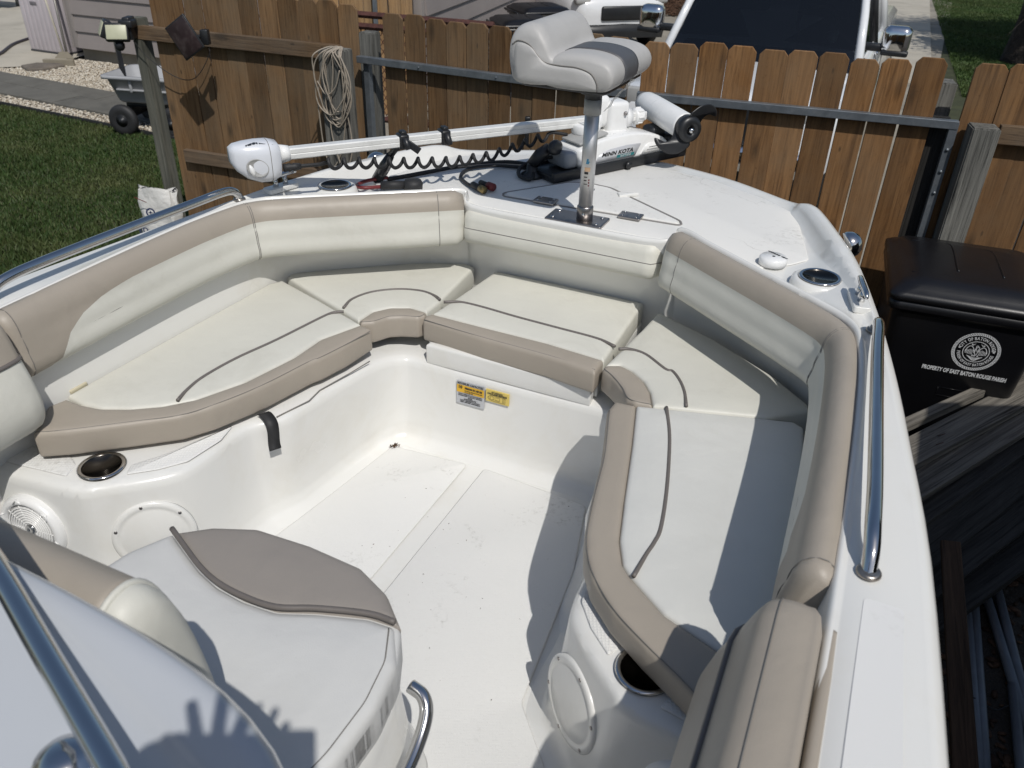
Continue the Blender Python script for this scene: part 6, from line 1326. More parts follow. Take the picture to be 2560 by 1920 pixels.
# ------------------------------------------------------------------ bins
MA['bin'] = plain('black_bin_plastic', (0.006, 0.006, 0.0075), 0.36, var=0.2, vs=6, bump=0.08, bs_=180, bd=0.003)
def bin_(name, label, loc, rz, group=None):
    r = thing(name, label, 'bin', loc, rz, group, local=True)
    def rw(w, d, z, rr=0.05, dy=0): return [Vector((p.x, p.y + dy, z)) for p in rrect(w, d, rr)]
    b = lp(r, 'bin_body', grid([rw(0.50, 0.52, 0.0), rw(0.52, 0.54, 0.02), rw(0.64, 0.68, 0.90), rw(0.645, 0.685, 0.915), rw(0.68, 0.72, 0.918), rw(0.69, 0.73, 0.93), rw(0.69, 0.73, 0.965), rw(0.66, 0.70, 0.968)], cv=True, cap0=True, cap1=True), 'bin')
    l = lp(r, 'lid', grid([rw(0.67, 0.71, 0.962), rw(0.70, 0.74, 0.97), rw(0.70, 0.74, 0.995), rw(0.67, 0.71, 1.008, 0.06), rw(0.62, 0.66, 1.02, 0.07), rw(0.60, 0.64, 1.035, 0.08), rw(0.40, 0.45, 1.050, 0.08)], cv=True, cap0=True, cap1=True), 'bin')
    ZL = lambda x, y: 1.036
    lp(r, 'lid_groove', join(tube(cr([(-0.24, 0.24, 1.041), (-0.10, 0.24, 1.042), (-0.06, 0.20, 1.048), (-0.06, -0.05, 1.05), (-0.06, -0.12, 1.05)], 4), 0.006, 6), tube(cr([(0.05, 0.22, 1.044), (0.12, 0.20, 1.047), (0.13, 0.0, 1.05), (0.13, -0.12, 1.05)], 4), 0.005, 6), tube(cr([(-0.26, -0.18, 1.038), (-0.18, -0.20, 1.041), (-0.12, -0.19, 1.045), (0.0, -0.22, 1.043), (0.26, -0.24, 1.038)], 4), 0.006, 6)), 'bin', l)
    lp(r, 'handle_bar', tube([(0.37, -0.25, 0.96), (0.40, -0.25, 0.98), (0.40, 0.25, 0.98), (0.37, 0.25, 0.96)], 0.014, 8), 'bin')
    for y in (-0.27, 0.27):
        lp(r, 'wheel', lathe([(0.03, -0.025), (0.11, -0.025), (0.12, 0), (0.11, 0.025), (0.03, 0.025)], (0.27, y, 0.12), (0, 1, 0), 20), 'rubber')
    lp(r, 'axle', tube([(0.27, -0.27, 0.12), (0.27, 0.27, 0.12)], 0.012, 8), 'black')
    return r, b, l
bin1, bb, bl = bin_('wheelie_bin', 'black wheelie bin with round white city seal beside the boat', (2.135, 3.60, 0.04), R(-19))
# seal and lettering on its near face (local -y side); the face leans outwards towards the top
def FB(x, z, k=0.003):
    d = 0.27 + (0.34 - 0.27) * (z - 0.02) / 0.88
    return Vector((x, -d - k, z))
def on_bin(vf, x0, z0, k=0.003): return [FB(x0 + v.x, z0 + v.y, k) for v in vf[0]], vf[1]
SX0, SZ0, SRD = 0.075, 0.765, 0.098
def seal(name, vf, k=0.003): lp(bin1, name, on_bin(vf, SX0, SZ0, k), 'ink_w', bb, smooth=False)
rope = []
for k in range(64):
    a = 2 * PI * k / 64; a2 = a + 0.16; w_ = 0.030
    rope.append(([Vector((math.cos(t) * r_, math.sin(t) * r_, 0)) for r_, t in ((SRD * 0.90, a), (SRD, a2 - 0.06), (SRD, a2), (SRD * 0.90, a + 0.055))], [(0, 1, 2, 3)]))
seal('seal_rope', join(*rope))
def rg_(r0, r1, n=48): return grid([[Vector((math.cos(a) * r, math.sin(a) * r, 0)) for a in np.linspace(0, 2 * PI, n)] for r in (r0, r1)])
seal('seal_ring', join(rg_(SRD * 0.875, SRD * 0.90), rg_(SRD * 0.985, SRD * 1.01), rg_(SRD * 0.53, SRD * 0.56)))
def arc(s, size, r, a_mid, up=True, span=3.1):
    parts = []; adv = []
    for ch in s:
        if ch == ' ': adv.append((None, size * 0.32)); continue
        V, Fc = text(ch, size, size * 0.02); xs = [v.x for v in V]; adv.append(((V, Fc), (max(xs) - min(xs)) + size * 0.10))
    tot = sum(a for _, a in adv); kx = span * r / tot; adv = [((([Vector((v.x * kx, v.y, 0)) for v in g_[0]], g_[1]) if g_ else None), w_ * kx) for g_, w_ in adv]; x = -span * r / 2
    for g_, w_ in adv:
        if g_:
            th = a_mid - (x + w_ / 2) / r if up else a_mid + (x + w_ / 2) / r
            c, s_ = math.cos(th), math.sin(th); rot = th - PI / 2 if up else th + PI / 2
            parts.append(([Vector((c * r + v.x * math.cos(rot) - v.y * math.sin(rot), s_ * r + v.x * math.sin(rot) + v.y * math.cos(rot), 0)) for v in g_[0]], g_[1]))
        x += w_
    return join(*parts)
seal('seal_lettering', arc('CITY OF BATON ROUGE', 0.0215, SRD * 0.715, PI / 2, True, 2.75))
seal('seal_lettering', arc('PARISH OF EAST BATON ROUGE', 0.0195, SRD * 0.72, -PI / 2, False, 2.95))
star_ = lambda cx_, cy_, r_: ([Vector((cx_ + math.cos(PI / 2 + k * PI / 5) * (r_ if k % 2 == 0 else r_ * 0.42), cy_ + math.sin(PI / 2 + k * PI / 5) * (r_ if k % 2 == 0 else r_ * 0.42), 0)) for k in range(10)], [tuple(range(10))])
seal('seal_star', join(star_(-SRD * 0.72, SRD * 0.12, 0.007), star_(SRD * 0.72, SRD * 0.12, 0.007)))
# pelican on its nest inside the ring, drawn in lines
def ln(pts, w_):
    P = cr([(p[0] * SRD, p[1] * SRD, 0) for p in pts], 5); L_ = []
    for i, p in enumerate(P):
        t = (P[min(i + 1, len(P) - 1)] - P[max(0, i - 1)]).normalized(); n_ = Vector((-t.y, t.x, 0)) * w_ * SRD; L_.append((p - n_, p + n_))
    return [v for a in L_ for v in a], [(2 * i, 2 * i + 2, 2 * i + 3, 2 * i + 1) for i in range(len(P) - 1)]
pel = [ln([(0.02, -0.18), (-0.06, 0.0), (-0.04, 0.18), (0.05, 0.27), (0.10, 0.20), (0.06, 0.08), (0.07, -0.06), (0.04, -0.18)], 0.014), ln([(0.05, 0.27), (0.0, 0.33), (-0.05, 0.28), (-0.02, 0.12), (0.0, 0.02)], 0.014)]
for sx in (-1, 1):
    pel.append(ln([(sx * 0.06, -0.08), (sx * 0.14, 0.16), (sx * 0.26, 0.28), (sx * 0.38, 0.20), (sx * 0.46, -0.02)], 0.016))
    for k in range(6): pel.append(ln([(sx * (0.13 + 0.055 * k), 0.12 - 0.02 * abs(k - 2)), (sx * (0.15 + 0.058 * k), -0.02 - 0.012 * k), (sx * (0.15 + 0.052 * k), -0.17 + 0.008 * k)], 0.011))
    pel.append(ln([(sx * 0.12, 0.42), (sx * 0.20, 0.37), (sx * 0.27, 0.40), (sx * 0.24, 0.33), (sx * 0.18, 0.34)], 0.013))
for k in range(5): pel.append(ln([(-0.34 + 0.05 * k, -0.24 - 0.04 * k), (0, -0.32 - 0.04 * k), (0.34 - 0.05 * k, -0.24 - 0.04 * k)], 0.012))
for x in (-0.12, -0.04, 0.10): pel.append(ln([(x, -0.26), (x + 0.02, -0.17), (x + 0.05, -0.25)], 0.012))
seal('seal_pelican', join(*pel))
V, Fc = text('PROPERTY OF EAST BATON ROUGE PARISH', 0.030, 0.0011); xs = [v.x for v in V]; k = 0.355 / (max(xs) - min(xs)); V = [Vector((v.x * k, v.y, 0)) for v in V]
lp(bin1, 'lettering', on_bin((V, Fc), 0.060, 0.642), 'ink_w', bb, smooth=False)
lp(bin1, 'moulded_mark', join(*[tube([FB(x, z, 0.001) for x, z in ((-0.02, 0.545), (0.12, 0.545), (0.12, 0.50), (-0.02, 0.50), (-0.02, 0.545))], 0.002, 4)]), 'bin', bb)
lp(bin1, 'lid_scuff', (lambda s_: ([Vector((0.235 + p.x, 0.10 + p.y, 1.0405)) for p in s_[0]], s_[1]))(star_(0, 0, 0.014)), 'ink_s', bl, smooth=False)
bA, _, _ = bin_('wheelie_bin', 'black bin with pale smear on its low wide lid beyond the gate', (0.0, 11.1, 0.02), R(195), 'bins beyond the gate')
bB, _, _ = bin_('wheelie_bin', 'black bin with domed lid standing behind another beyond the gate', (0.22, 11.95, 0.06), R(200), 'bins beyond the gate')

# ------------------------------------------------------------------ pick-up truck
MA['car_w'] = plain('white_car_paint', (0.74, 0.75, 0.76), 0.15, var=0.01, coat=0.8)
MA['chrome'] = plain('chrome', (0.75, 0.76, 0.78), 0.06, 1.0, var=0.02)
mg, tg_, bg_ = nm('tinted_glass'); bg_.inputs['Base Color'].default_value = (0.010, 0.013, 0.018, 1); bg_.inputs['Transmission Weight'].default_value = 0.55; bg_.inputs['Roughness'].default_value = 0.03; bg_.inputs['IOR'].default_value = 1.45; MA['glass'] = mg
tk = thing('pickup_truck', 'white pick-up truck with chrome mirrors parked beyond the gate', 'truck', (2.40, 8.72, 0.055), R(-25), local=True)
# local frame: x to its left side as seen from the front, front towards -y
def tkp(n_, vf, m_, par=None, **k): return lp(tk, n_, vf, m_, par, **k)
def sect(y, prof): return [Vector((x, y, z)) for x, z in prof]
def body_prof(w, z0, z1, sh=0.05): return [(-w, z0), (-w - 0.02, (z0 + z1) / 2), (-w, z1 - sh), (-w + 0.06, z1), (0, z1 + 0.03), (w - 0.06, z1), (w, z1 - sh), (w + 0.02, (z0 + z1) / 2), (w, z0)]
bdy = tkp('body', grid([sect(-1.75, body_prof(0.80, 0.45, 0.85)), sect(-1.70, body_prof(0.93, 0.42, 0.92)), sect(-1.4, body_prof(0.96, 0.42, 0.97)), sect(-0.25, body_prof(0.97, 0.42, 1.0)), sect(-0.05, body_prof(0.97, 0.42, 1.02)), sect(0.12, body_prof(0.97, 0.42, 1.10)), sect(2.0, body_prof(0.98, 0.42, 1.12)), sect(4.1, body_prof(0.97, 0.45, 1.15))], cap0=True, cap1=True), 'car_w')
WT, WBs = 0.76, 0.95                         # half widths at roof and at windscreen foot
zr, zw = 1.90, 1.02
ya, yb = -0.22, 0.66                         # windscreen foot and top
roof = tkp('roof', grid([[Vector((x * k, y, z)) for x, z in ((-WT, zr - 0.04), (-WT + 0.06, zr + 0.01), (0, zr + 0.03), (WT - 0.06, zr + 0.01), (WT, zr - 0.04))] for y, k, z_ in ((yb - 0.02, 1, 0), (1.4, 1.01, 0), (2.3, 0.97, 0))]), 'car_w')
ws = tkp('windscreen', grid([[Vector((x * (WBs - 0.045) * (1 - f) + x * (WT - 0.05) * f, ya + (yb - ya) * f - 0.05 * (1 - x * x) * (1 - f), zw + (zr - zw) * f)) for x in np.linspace(-1, 1, 9)] for f in np.linspace(0, 1, 6)]), 'glass')
for sx in (-1, 1):
    tkp('windscreen_pillar', tube([(sx * (WBs - 0.01), ya - 0.03, zw - 0.02), (sx * (WBs + WT) / 2, (ya + yb) / 2, (zw + zr) / 2), (sx * (WT - 0.01), yb, zr - 0.01)], 0.042, 8), 'car_w')
    tkp('rear_pillar', tube([(sx * WBs, 2.3, zw - 0.02), (sx * (WT - 0.02), 2.2, zr)], 0.06, 8), 'car_w')
    tkp('middle_pillar', tube([(sx * WBs, 1.25, zw), (sx * (WT + 0.0), 1.2, zr - 0.01)], 0.04, 8), 'black')
    tkp('roof_rail', tube([(sx * WT, yb, zr - 0.01), (sx * WT, 2.2, zr - 0.01)], 0.045, 8), 'car_w')
    for y0, y1 in ((0.02, 1.22), (1.28, 2.2)):
        f0, f1 = (0.30 if y0 < 0.5 else 0.0), 0.0
        tkp('side_window', ([Vector((sx * (WBs - 0.005), y0 + 0.02, zw)), Vector((sx * (WBs - 0.005), y1, zw)), Vector((sx * WT, y1 - 0.04, zr - 0.04)), Vector((sx * WT, (yb + 0.02) if y0 < 0.5 else y0, zr - 0.04))], [(0, 1, 2, 3)]), 'glass', smooth=False)
        tkp('door_seam', tube([(sx * 0.992, y1, 0.5), (sx * 0.996, y1, 0.85), (sx * 0.975, y1, zw)], 0.006, 5), 'black', bdy)
        tkp('door_handle', box((sx * 1.0, y1 - 0.16, 1.02), (0.03, 0.16, 0.03), 0.01), 'chrome', bdy)
    mm = tkp('wing_mirror', grid([[Vector((sx * (1.19 + x), y, 1.30 + z)) for x, z in [(p.x, p.y) for p in rrect(0.25 * k, 0.24 * k, 0.06 * k)]] for y, k in ((-0.02, 0.6), (0.0, 0.9), (0.04, 1.0), (0.10, 1.0))], cv=True, cap0=True, cap1=True), 'chrome')
    tkp('mirror_lower', box((sx * 1.20, 0.03, 1.185), (0.24, 0.09, 0.05), 0.015), 'black', mm)
    tkp('mirror_arm', box((sx * 1.02, 0.05, 1.22), (0.20, 0.08, 0.07), 0.02), 'black', mm)
    for y in (-1.05, 2.75):
        w_ = tkp('wheel', lathe([(0.10, -0.13), (0.34, -0.13), (0.38, -0.09), (0.385, 0), (0.38, 0.09), (0.34, 0.13), (0.10, 0.13)], (sx * 0.84, y, 0.385), (1, 0, 0), 28), 'rubber')
        tkp('rim', lathe([(0.24, 0.0), (0.22, 0.02), (0.06, 0.03), (0, 0.03)], (sx * 0.965, y, 0.385), (sx, 0, 0), 20), 'chrome', w_)
    tkp('headlight', box((sx * 0.74, -1.715, 0.90), (0.30, 0.06, 0.16), 0.02), 'grey_pl')
tkp('rear_window', ([Vector(p) for p in ((-WBs + 0.1, 2.32, zw), (WBs - 0.1, 2.32, zw), (WT - 0.06, 2.22, zr - 0.05), (-WT + 0.06, 2.22, zr - 0.05))], [(0, 1, 2, 3)]), 'glass', smooth=False)
tkp('grille', box((0, -1.745, 0.80), (1.05, 0.06, 0.34), 0.03), 'black'); tkp('bumper', box((0, -1.78, 0.52), (1.80, 0.16, 0.22), 0.05), 'chrome')
MA['cabin'] = plain('dark_cabin', (0.008, 0.008, 0.010), 0.8)
tkp('dashboard', box((0, 0.22, 0.99), (1.62, 0.60, 0.20), 0.05), 'cabin')
tkp('cabin_floor', box((0, 1.2, 0.95), (1.80, 2.1, 0.35), 0.02), 'cabin')
for x in (-0.4, 0.4):
    s_ = tkp('seat', join(box((x, 1.05, 1.25), (0.50, 0.16, 0.66), 0.05)), 'cabin'); tkp('headrest', box((x, 1.10, 1.66), (0.26, 0.10, 0.18), 0.04), 'cabin', s_)
tkp('steering_wheel', tube([(0.42 + 0.19 * math.cos(a), 0.46 + 0.08 * math.sin(a), 1.24 + 0.17 * math.sin(a)) for a in np.linspace(0, 2 * PI, 25)[:-1]], 0.016, 8, closed=True), plain('worn_brown_wheel', (0.12, 0.09, 0.07), 0.5))
tkp('toll_tag', box((0.03, 0.300, 1.58), (0.11, 0.012, 0.035), 0.003, Matrix.Rotation(R(-40), 4, 'X')), plain('green_tag', (0.05, 0.42, 0.22), 0.5), ws)
tkp('inspection_sticker', box((0.61, 0.425, 1.66), (0.055, 0.006, 0.07), 0.001, Matrix.Rotation(R(-42), 4, 'X')), plain('pale_green_sticker', (0.55, 0.70, 0.58), 0.5), ws)
tkp('paper_cup', lathe([(0.04, 0), (0.05, 0.07), (0.055, 0.10)], (0.62, 0.10, 1.20), seg=16), plain('mint_paper', (0.55, 0.68, 0.62), 0.6))
# ------------------------------------------------------------------ white car nose beyond the bins
cw = thing('parked_car', 'white car with black lower bumper parked beside the siding wall', 'car', (1.10, 16.2, 0.055), R(20), local=True)
def cwp(n_, vf, m_, par=None, **k): return lp(cw, n_, vf, m_, par, **k)
cb_ = cwp('body', grid([sect(-1.62, body_prof(0.62, 0.45, 0.72)), sect(-1.55, body_prof(0.76, 0.40, 0.84)), sect(-1.2, body_prof(0.86, 0.36, 0.95)), sect(-0.2, body_prof(0.90, 0.34, 1.05)), sect(1.6, body_prof(0.90, 0.34, 1.05)), sect(2.6, body_prof(0.85, 0.4, 1.0))], cap0=True, cap1=True), 'car_w')
cwp('cabin', grid([sect(-0.1, body_prof(0.80, 1.04, 1.08)), sect(0.6, body_prof(0.70, 1.04, 1.60)), sect(2.0, body_prof(0.70, 1.04, 1.62)), sect(2.5, body_prof(0.74, 1.0, 1.1))], cap0=True, cap1=True), 'cabin')
cwp('lower_bumper', grid([sect(-1.66, body_prof(0.60, 0.24, 0.42)), sect(-1.58, body_prof(0.78, 0.22, 0.44)), sect(-1.0, body_prof(0.88, 0.22, 0.42))], cap0=True, cap1=True), 'black')
cwp('grille', box((0, -1.63, 0.62), (0.80, 0.06, 0.22), 0.03), 'black', cb_)
for sx in (-1, 1):
    cwp('fog_intake', box((sx * 0.66, -1.56, 0.50), (0.22, 0.10, 0.12), 0.03), 'black', cb_)
    cwp('headlight', box((sx * 0.70, -1.50, 0.80), (0.26, 0.16, 0.10), 0.03), 'grey_pl', cb_)
    for y in (-0.95, 1.75):
        w_ = cwp('wheel', lathe([(0.10, -0.10), (0.29, -0.10), (0.33, -0.06), (0.33, 0.06), (0.29, 0.10), (0.10, 0.10)], (sx * 0.80, y, 0.33), (1, 0, 0), 24), 'rubber')
        cwp('rim', lathe([(0.21, 0), (0.19, 0.02), (0, 0.03)], (sx * 0.90, y, 0.33), (sx, 0, 0), 18), 'grey_pl', w_)
# grey fence, mulch and shaded tree far off
gf_, a_, L_ = fence('wooden_fence', 'old dark grey board fence beside the far garage', 'fence', (QB.x + 0.35, QB.y + 0.7), (QB.x + 1.9, QB.y + 6.0), 16, 2.0, MA['wood_d'], gap=0.004)
MA['mulch'] = island('bark_mulch', [(0.035, 0.018, 0.010), (0.075, 0.038, 0.02), (0.11, 0.06, 0.035)])
mp_ = [(QB.x + 0.1, QB.y - 0.1), (QB.x + 1.6, QB.y - 0.6), (QB.x + 3.6, QB.y + 5), (QB.x + 1.9, QB.y + 6)]
X, Y = scatter(mp_, 14000); k_ = len(X); S_ = rng.uniform(0.02, 0.06, (k_, 1)) * np.array([[1.0, 0.4, 0.25]]); aa = rng.uniform(0, 2 * PI, k_)
V = ICO[None] * S_[:, None, :]; c_, s_ = np.cos(aa)[:, None], np.sin(aa)[:, None]
V = np.stack([V[..., 0] * c_ - V[..., 1] * s_ + X[:, None], V[..., 0] * s_ + V[..., 1] * c_ + Y[:, None], V[..., 2] + 0.07 + rng.uniform(0, 0.03, (k_, 1))], -1)
bulk('mulch', V.reshape(-1, 3), (ICF[None] + (np.arange(k_) * 12)[:, None, None]).reshape(-1, 3), MA['mulch'], 'brown bark mulch along the far grey fence', 'mulch')
# ------------------------------------------------------------------ tree beyond the gate on the right
tb_ = gp(2552, 165); tb_ = Vector((tb_.x, tb_.y, 0))
tree = thing('shade_tree', 'dark tree trunk with hanging twigs at the edge of the far lawn', 'tree', tb_)
MA['bark'] = plain('dark_bark', (0.035, 0.028, 0.022), 0.95, var=0.4, vs=12, bump=1.0, bs_=25, bd=0.03)
trk = mk('trunk', *tube(cr([tb_ + Vector((0, 0, -0.05)), tb_ + Vector((0.05, 0.02, 0.8)), tb_ + Vector((-0.03, 0.05, 1.9)), tb_ + Vector((0.1, 0, 3.2))], 5), [0.36 - 0.012 * i for i in range(16)], 14), MA['bark'], tree)
cen = []
for k in range(11):
    a = 2 * PI * k / 11 + random.uniform(-0.2, 0.2); r_ = random.uniform(1.2, 2.5); h_ = random.uniform(3.6, 5.6)
    e_ = tb_ + Vector((math.cos(a) * r_ + 2.6, math.sin(a) * r_ - 1.2, h_)); cen.append(e_)
    mk('limb', *tube(cr([tb_ + Vector((0.03, 0.02, 2.2 + 0.09 * k)), tb_.lerp(e_, 0.5) + Vector((0, 0, 1.0)), e_], 5), [0.12 - 0.009 * i for i in range(11)], 8), MA['bark'], trk)
for k in range(14):
    a = random.uniform(0, 2 * PI); s_ = tb_ + Vector((0.3 * math.cos(a), 0.3 * math.sin(a), random.uniform(0.8, 2.2)))
    d_ = Vector((-0.55 + random.uniform(-0.3, 0.3), -0.4, random.uniform(-0.4, 0.4)))
    mk('twig', *tube(cr([s_, s_ + d_ * 0.5 + Vector((0, 0, 0.08)), s_ + d_ + Vector((0, 0, -0.12))], 4), 0.006, 4), MA['bark'], trk)
cl = np.array([[c.x, c.y, c.z] for c in cen] + [[tb_.x + 2.4 + random.uniform(-2, 2.4), tb_.y - 1.0 + random.uniform(-2.2, 2), random.uniform(3.8, 6.2)] for _ in range(26)])
n_ = 42000; ci = rng.integers(0, len(cl), n_); P = cl[ci] + rng.normal(0, 0.42, (n_, 3)); d1 = rng.normal(0, 1, (n_, 3)); d1 /= np.linalg.norm(d1, axis=1)[:, None]; d2 = np.cross(d1, rng.normal(0, 1, (n_, 3))); d2 /= np.linalg.norm(d2, axis=1)[:, None]
s_ = rng.uniform(0.05, 0.09, (n_, 1)); V = np.stack([P - d1 * s_, P + d2 * s_ * 0.45, P + d1 * s_, P - d2 * s_ * 0.45], 1) - np.array([tb_.x, tb_.y, tb_.z])
Fi = (np.array([(0, 1, 2), (0, 2, 3)])[None] + (np.arange(n_) * 4)[:, None, None]).reshape(-1, 3)
crn = bulk('crown', V.reshape(-1, 3), Fi, island('oak_leaves', [(0.03, 0.06, 0.015), (0.05, 0.09, 0.025), (0.07, 0.11, 0.03), (0.035, 0.07, 0.018)], 0.6), None, None); crn.parent = tree

# ------------------------------------------------------------------ heap of old planks and pipes beside the boat
def plank(label, a, b, z0, z1, w, t, mat='wood_d', roll=0.0, grp='old planks heaped beside the boat', ext=(0.5, 0.9)):
    A_, B_ = at(*a, z0 - CAMH), at(*b, z1 - CAMH); d = (B_ - A_).normalized(); A_ = A_ - d * ext[0]; B_ = B_ + d * ext[1]
    L = (B_ - A_).length; c = (A_ + B_) / 2
    V, Fc = box((0, 0, 0), (w, t, L), 0.004)
    V = [Vector((v.x + 0.006 * math.sin(v.z * 2.1), v.y, v.z)) for v in V]
    me = bpy.data.meshes.new('plank'); me.from_pydata(V, [], Fc); me.update(); me.materials.append(MA[mat])
    o = bpy.data.objects.new('plank', me); COL.objects.link(o)
    up = Vector((0, 0, 1)); x = d.cross(up).normalized(); y = d.cross(x).normalized()
    M = Matrix(((x.x, y.x, d.x, c.x), (x.y, y.y, d.y, c.y), (x.z, y.z, d.z, c.z), (0, 0, 0, 1))) @ Matrix.Rotation(roll, 4, 'Z')
    o.matrix_world = M; ORG[o.name] = c
    return tag(o, label, 'plank', grp)
MA['rail_d'] = wood('dark_brown_board', (0.030, 0.018, 0.011), (0.085, 0.052, 0.032), None, grain=(30, 30, 1.0), rv=0.1, knots=False)
MA['wood_lit'] = wood('lit_grey_plank', (0.038, 0.034, 0.029), (0.20, 0.182, 0.155), None, grain=(34, 34, 0.8), rv=0.3, crack=0.9, knots=False)  # lighter copy of the plank wood: sunlight on the upper planks is in its colour
plank('narrow weathered plank edge at the top of the heap, next to the black bin', (2290, 1052), (2560, 928), 0.58, 0.60, 0.05, 0.04, 'wood_lit')
pk = plank('wide lit weathered plank with two bent nails on top of the heap', (2310, 1118), (2560, 985), 0.55, 0.57, 0.14, 0.035, 'wood_lit')
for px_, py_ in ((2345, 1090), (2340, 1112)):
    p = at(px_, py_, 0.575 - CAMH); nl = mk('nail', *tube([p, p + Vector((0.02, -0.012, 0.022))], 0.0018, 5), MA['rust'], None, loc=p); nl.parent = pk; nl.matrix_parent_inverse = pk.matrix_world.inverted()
plank('weathered plank with a sawn notch, second in the heap', (2320, 1195), (2560, 1045), 0.49, 0.52, 0.14, 0.035, 'wood_lit')
plank('shaded dark plank third in the heap', (2330, 1262), (2560, 1100), 0.42, 0.46, 0.12, 0.04, 'wood_d')  # dark wood gives the lower planks both weathering and shade in its colour
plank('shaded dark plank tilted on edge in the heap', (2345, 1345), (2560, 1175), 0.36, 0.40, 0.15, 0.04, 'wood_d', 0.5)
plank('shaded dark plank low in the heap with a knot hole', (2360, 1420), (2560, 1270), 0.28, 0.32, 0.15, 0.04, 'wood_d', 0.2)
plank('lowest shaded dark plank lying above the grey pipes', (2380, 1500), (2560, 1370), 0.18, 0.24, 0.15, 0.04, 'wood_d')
plank('brown board standing on edge along the hull', (2375, 1400), (2412, 1905), 0.42, 0.42, 0.07, 0.03, 'rail_d', 0.2, None, (0.1, 0.8))
blk = thing('timber_bearer', 'dark timber bearer propping up the plank heap', 'timber', (2.5, 3.05, 0))
for k in range(3): mk('timber', *box((2.42 + 0.03 * k, 2.98, 0.085 + 0.17 * k), (0.20, 0.7 - 0.1 * k, 0.165), 0.008, Matrix.Rotation(0.4, 4, 'Z')), MA['wood_d'], blk)
MA['pvc'] = plain('grey_pvc', (0.13, 0.145, 0.165), 0.45, var=0.2, vs=10)
for i, (a, b, lb) in enumerate((((2418, 1520), (2448, 1905), 'long grey conduit pipe beside the hull board'), ((2436, 1520), (2462, 1905), 'long grey conduit pipe tied to another with wire'), ((2462, 1478), (2500, 1600), 'short grey pipe end under the planks'), ((2490, 1462), (2520, 1580), 'short grey pipe with white torn end under the planks'), ((2535, 1740), (2552, 1915), 'grey pipe lying on the soil away from the hull'))):
    A_, B_ = gp(*a, 0.03), gp(*b, 0.03); d_ = (B_ - A_).normalized(); B_ = B_ + d_ * 0.5; A_ = A_ - d_ * (0.3 if i < 2 else 0.05)
    o = mk('pipe', *tube([A_, B_], 0.019, 10), MA['pvc'], None, loc=A_); tag(o, lb, 'pipe', 'grey pipes on the ground')
wr_ = [gp(2425, 1740, 0.055), gp(2450, 1752, 0.04), gp(2490, 1775, 0.02), gp(2530, 1765, 0.03), gp(2570, 1800, 0.02)]
o = mk('tie_wire', *tube(cr(wr_, 6), 0.003, 5), MA['rubber'], None, loc=wr_[0]); tag(o, 'thin black wire trailing from the pipes over the soil', 'wire')
# litter on the soil
X, Y = scatter([(1.2, 0.8), (3.2, 0.8), (3.4, 4.0), (1.6, 4.0)], 2600); k_ = len(X); aa = rng.uniform(0, 2 * PI, k_); S_ = rng.uniform(0.008, 0.035, (k_, 1)) * np.array([[1.0, 0.5, 0.2]])
V = ICO[None] * S_[:, None, :]; c_, s2_ = np.cos(aa)[:, None], np.sin(aa)[:, None]
V = np.stack([V[..., 0] * c_ - V[..., 1] * s2_ + X[:, None], V[..., 0] * s2_ + V[..., 1] * c_ + Y[:, None], V[..., 2] + 0.006], -1)
bulk('leaf_litter', V.reshape(-1, 3), (ICF[None] + (np.arange(k_) * 12)[:, None, None]).reshape(-1, 3), MA['mulch'], 'dark dry litter on the soil beside the boat', 'litter')
# shed added out of view to starboard, to keep this strip in shade
sh_ = thing('shade_shed', 'unseen dark timber shed added to shade the strip beside the boat', 'shed', BF(3.2, 0.4, -CAMH))
def shp(n_, vf, m_): return mk(n_, vf[0], vf[1], MA[m_], sh_, smooth=False, xf=lambda u, v, z: BF(u, v, z - CAMH))
shp('wall', prism([(2.32, -2.2), (4.2, -2.2), (4.2, 2.55), (2.32, 2.55)], 0, 2.35), 'wood_d')
shp('roof', ([Vector(p) for p in ((2.2, -2.35, 2.3), (3.25, -2.35, 2.95), (4.35, -2.35, 2.3), (2.2, 2.7, 2.3), (3.25, 2.7, 2.95), (4.35, 2.7, 2.3), (2.2, -2.35, 2.36), (3.25, -2.35, 3.01), (4.35, -2.35, 2.36), (2.2, 2.7, 2.36), (3.25, 2.7, 3.01), (4.35, 2.7, 2.36))], [(0, 3, 4, 1), (1, 4, 5, 2), (6, 7, 10, 9), (7, 8, 11, 10), (0, 6, 9, 3), (2, 5, 11, 8), (0, 1, 7, 6), (1, 2, 8, 7), (3, 9, 10, 4), (4, 10, 11, 5)]), 'box_d')
for v in np.arange(-2.1, 2.5, 0.16): shp('batten', box((2.312, v, 1.17), (0.02, 0.02, 2.3), 0.003), 'wood_d')
shp('door', box((2.305, 0.4, 1.0), (0.04, 0.85, 1.95), 0.005), 'wood_d')
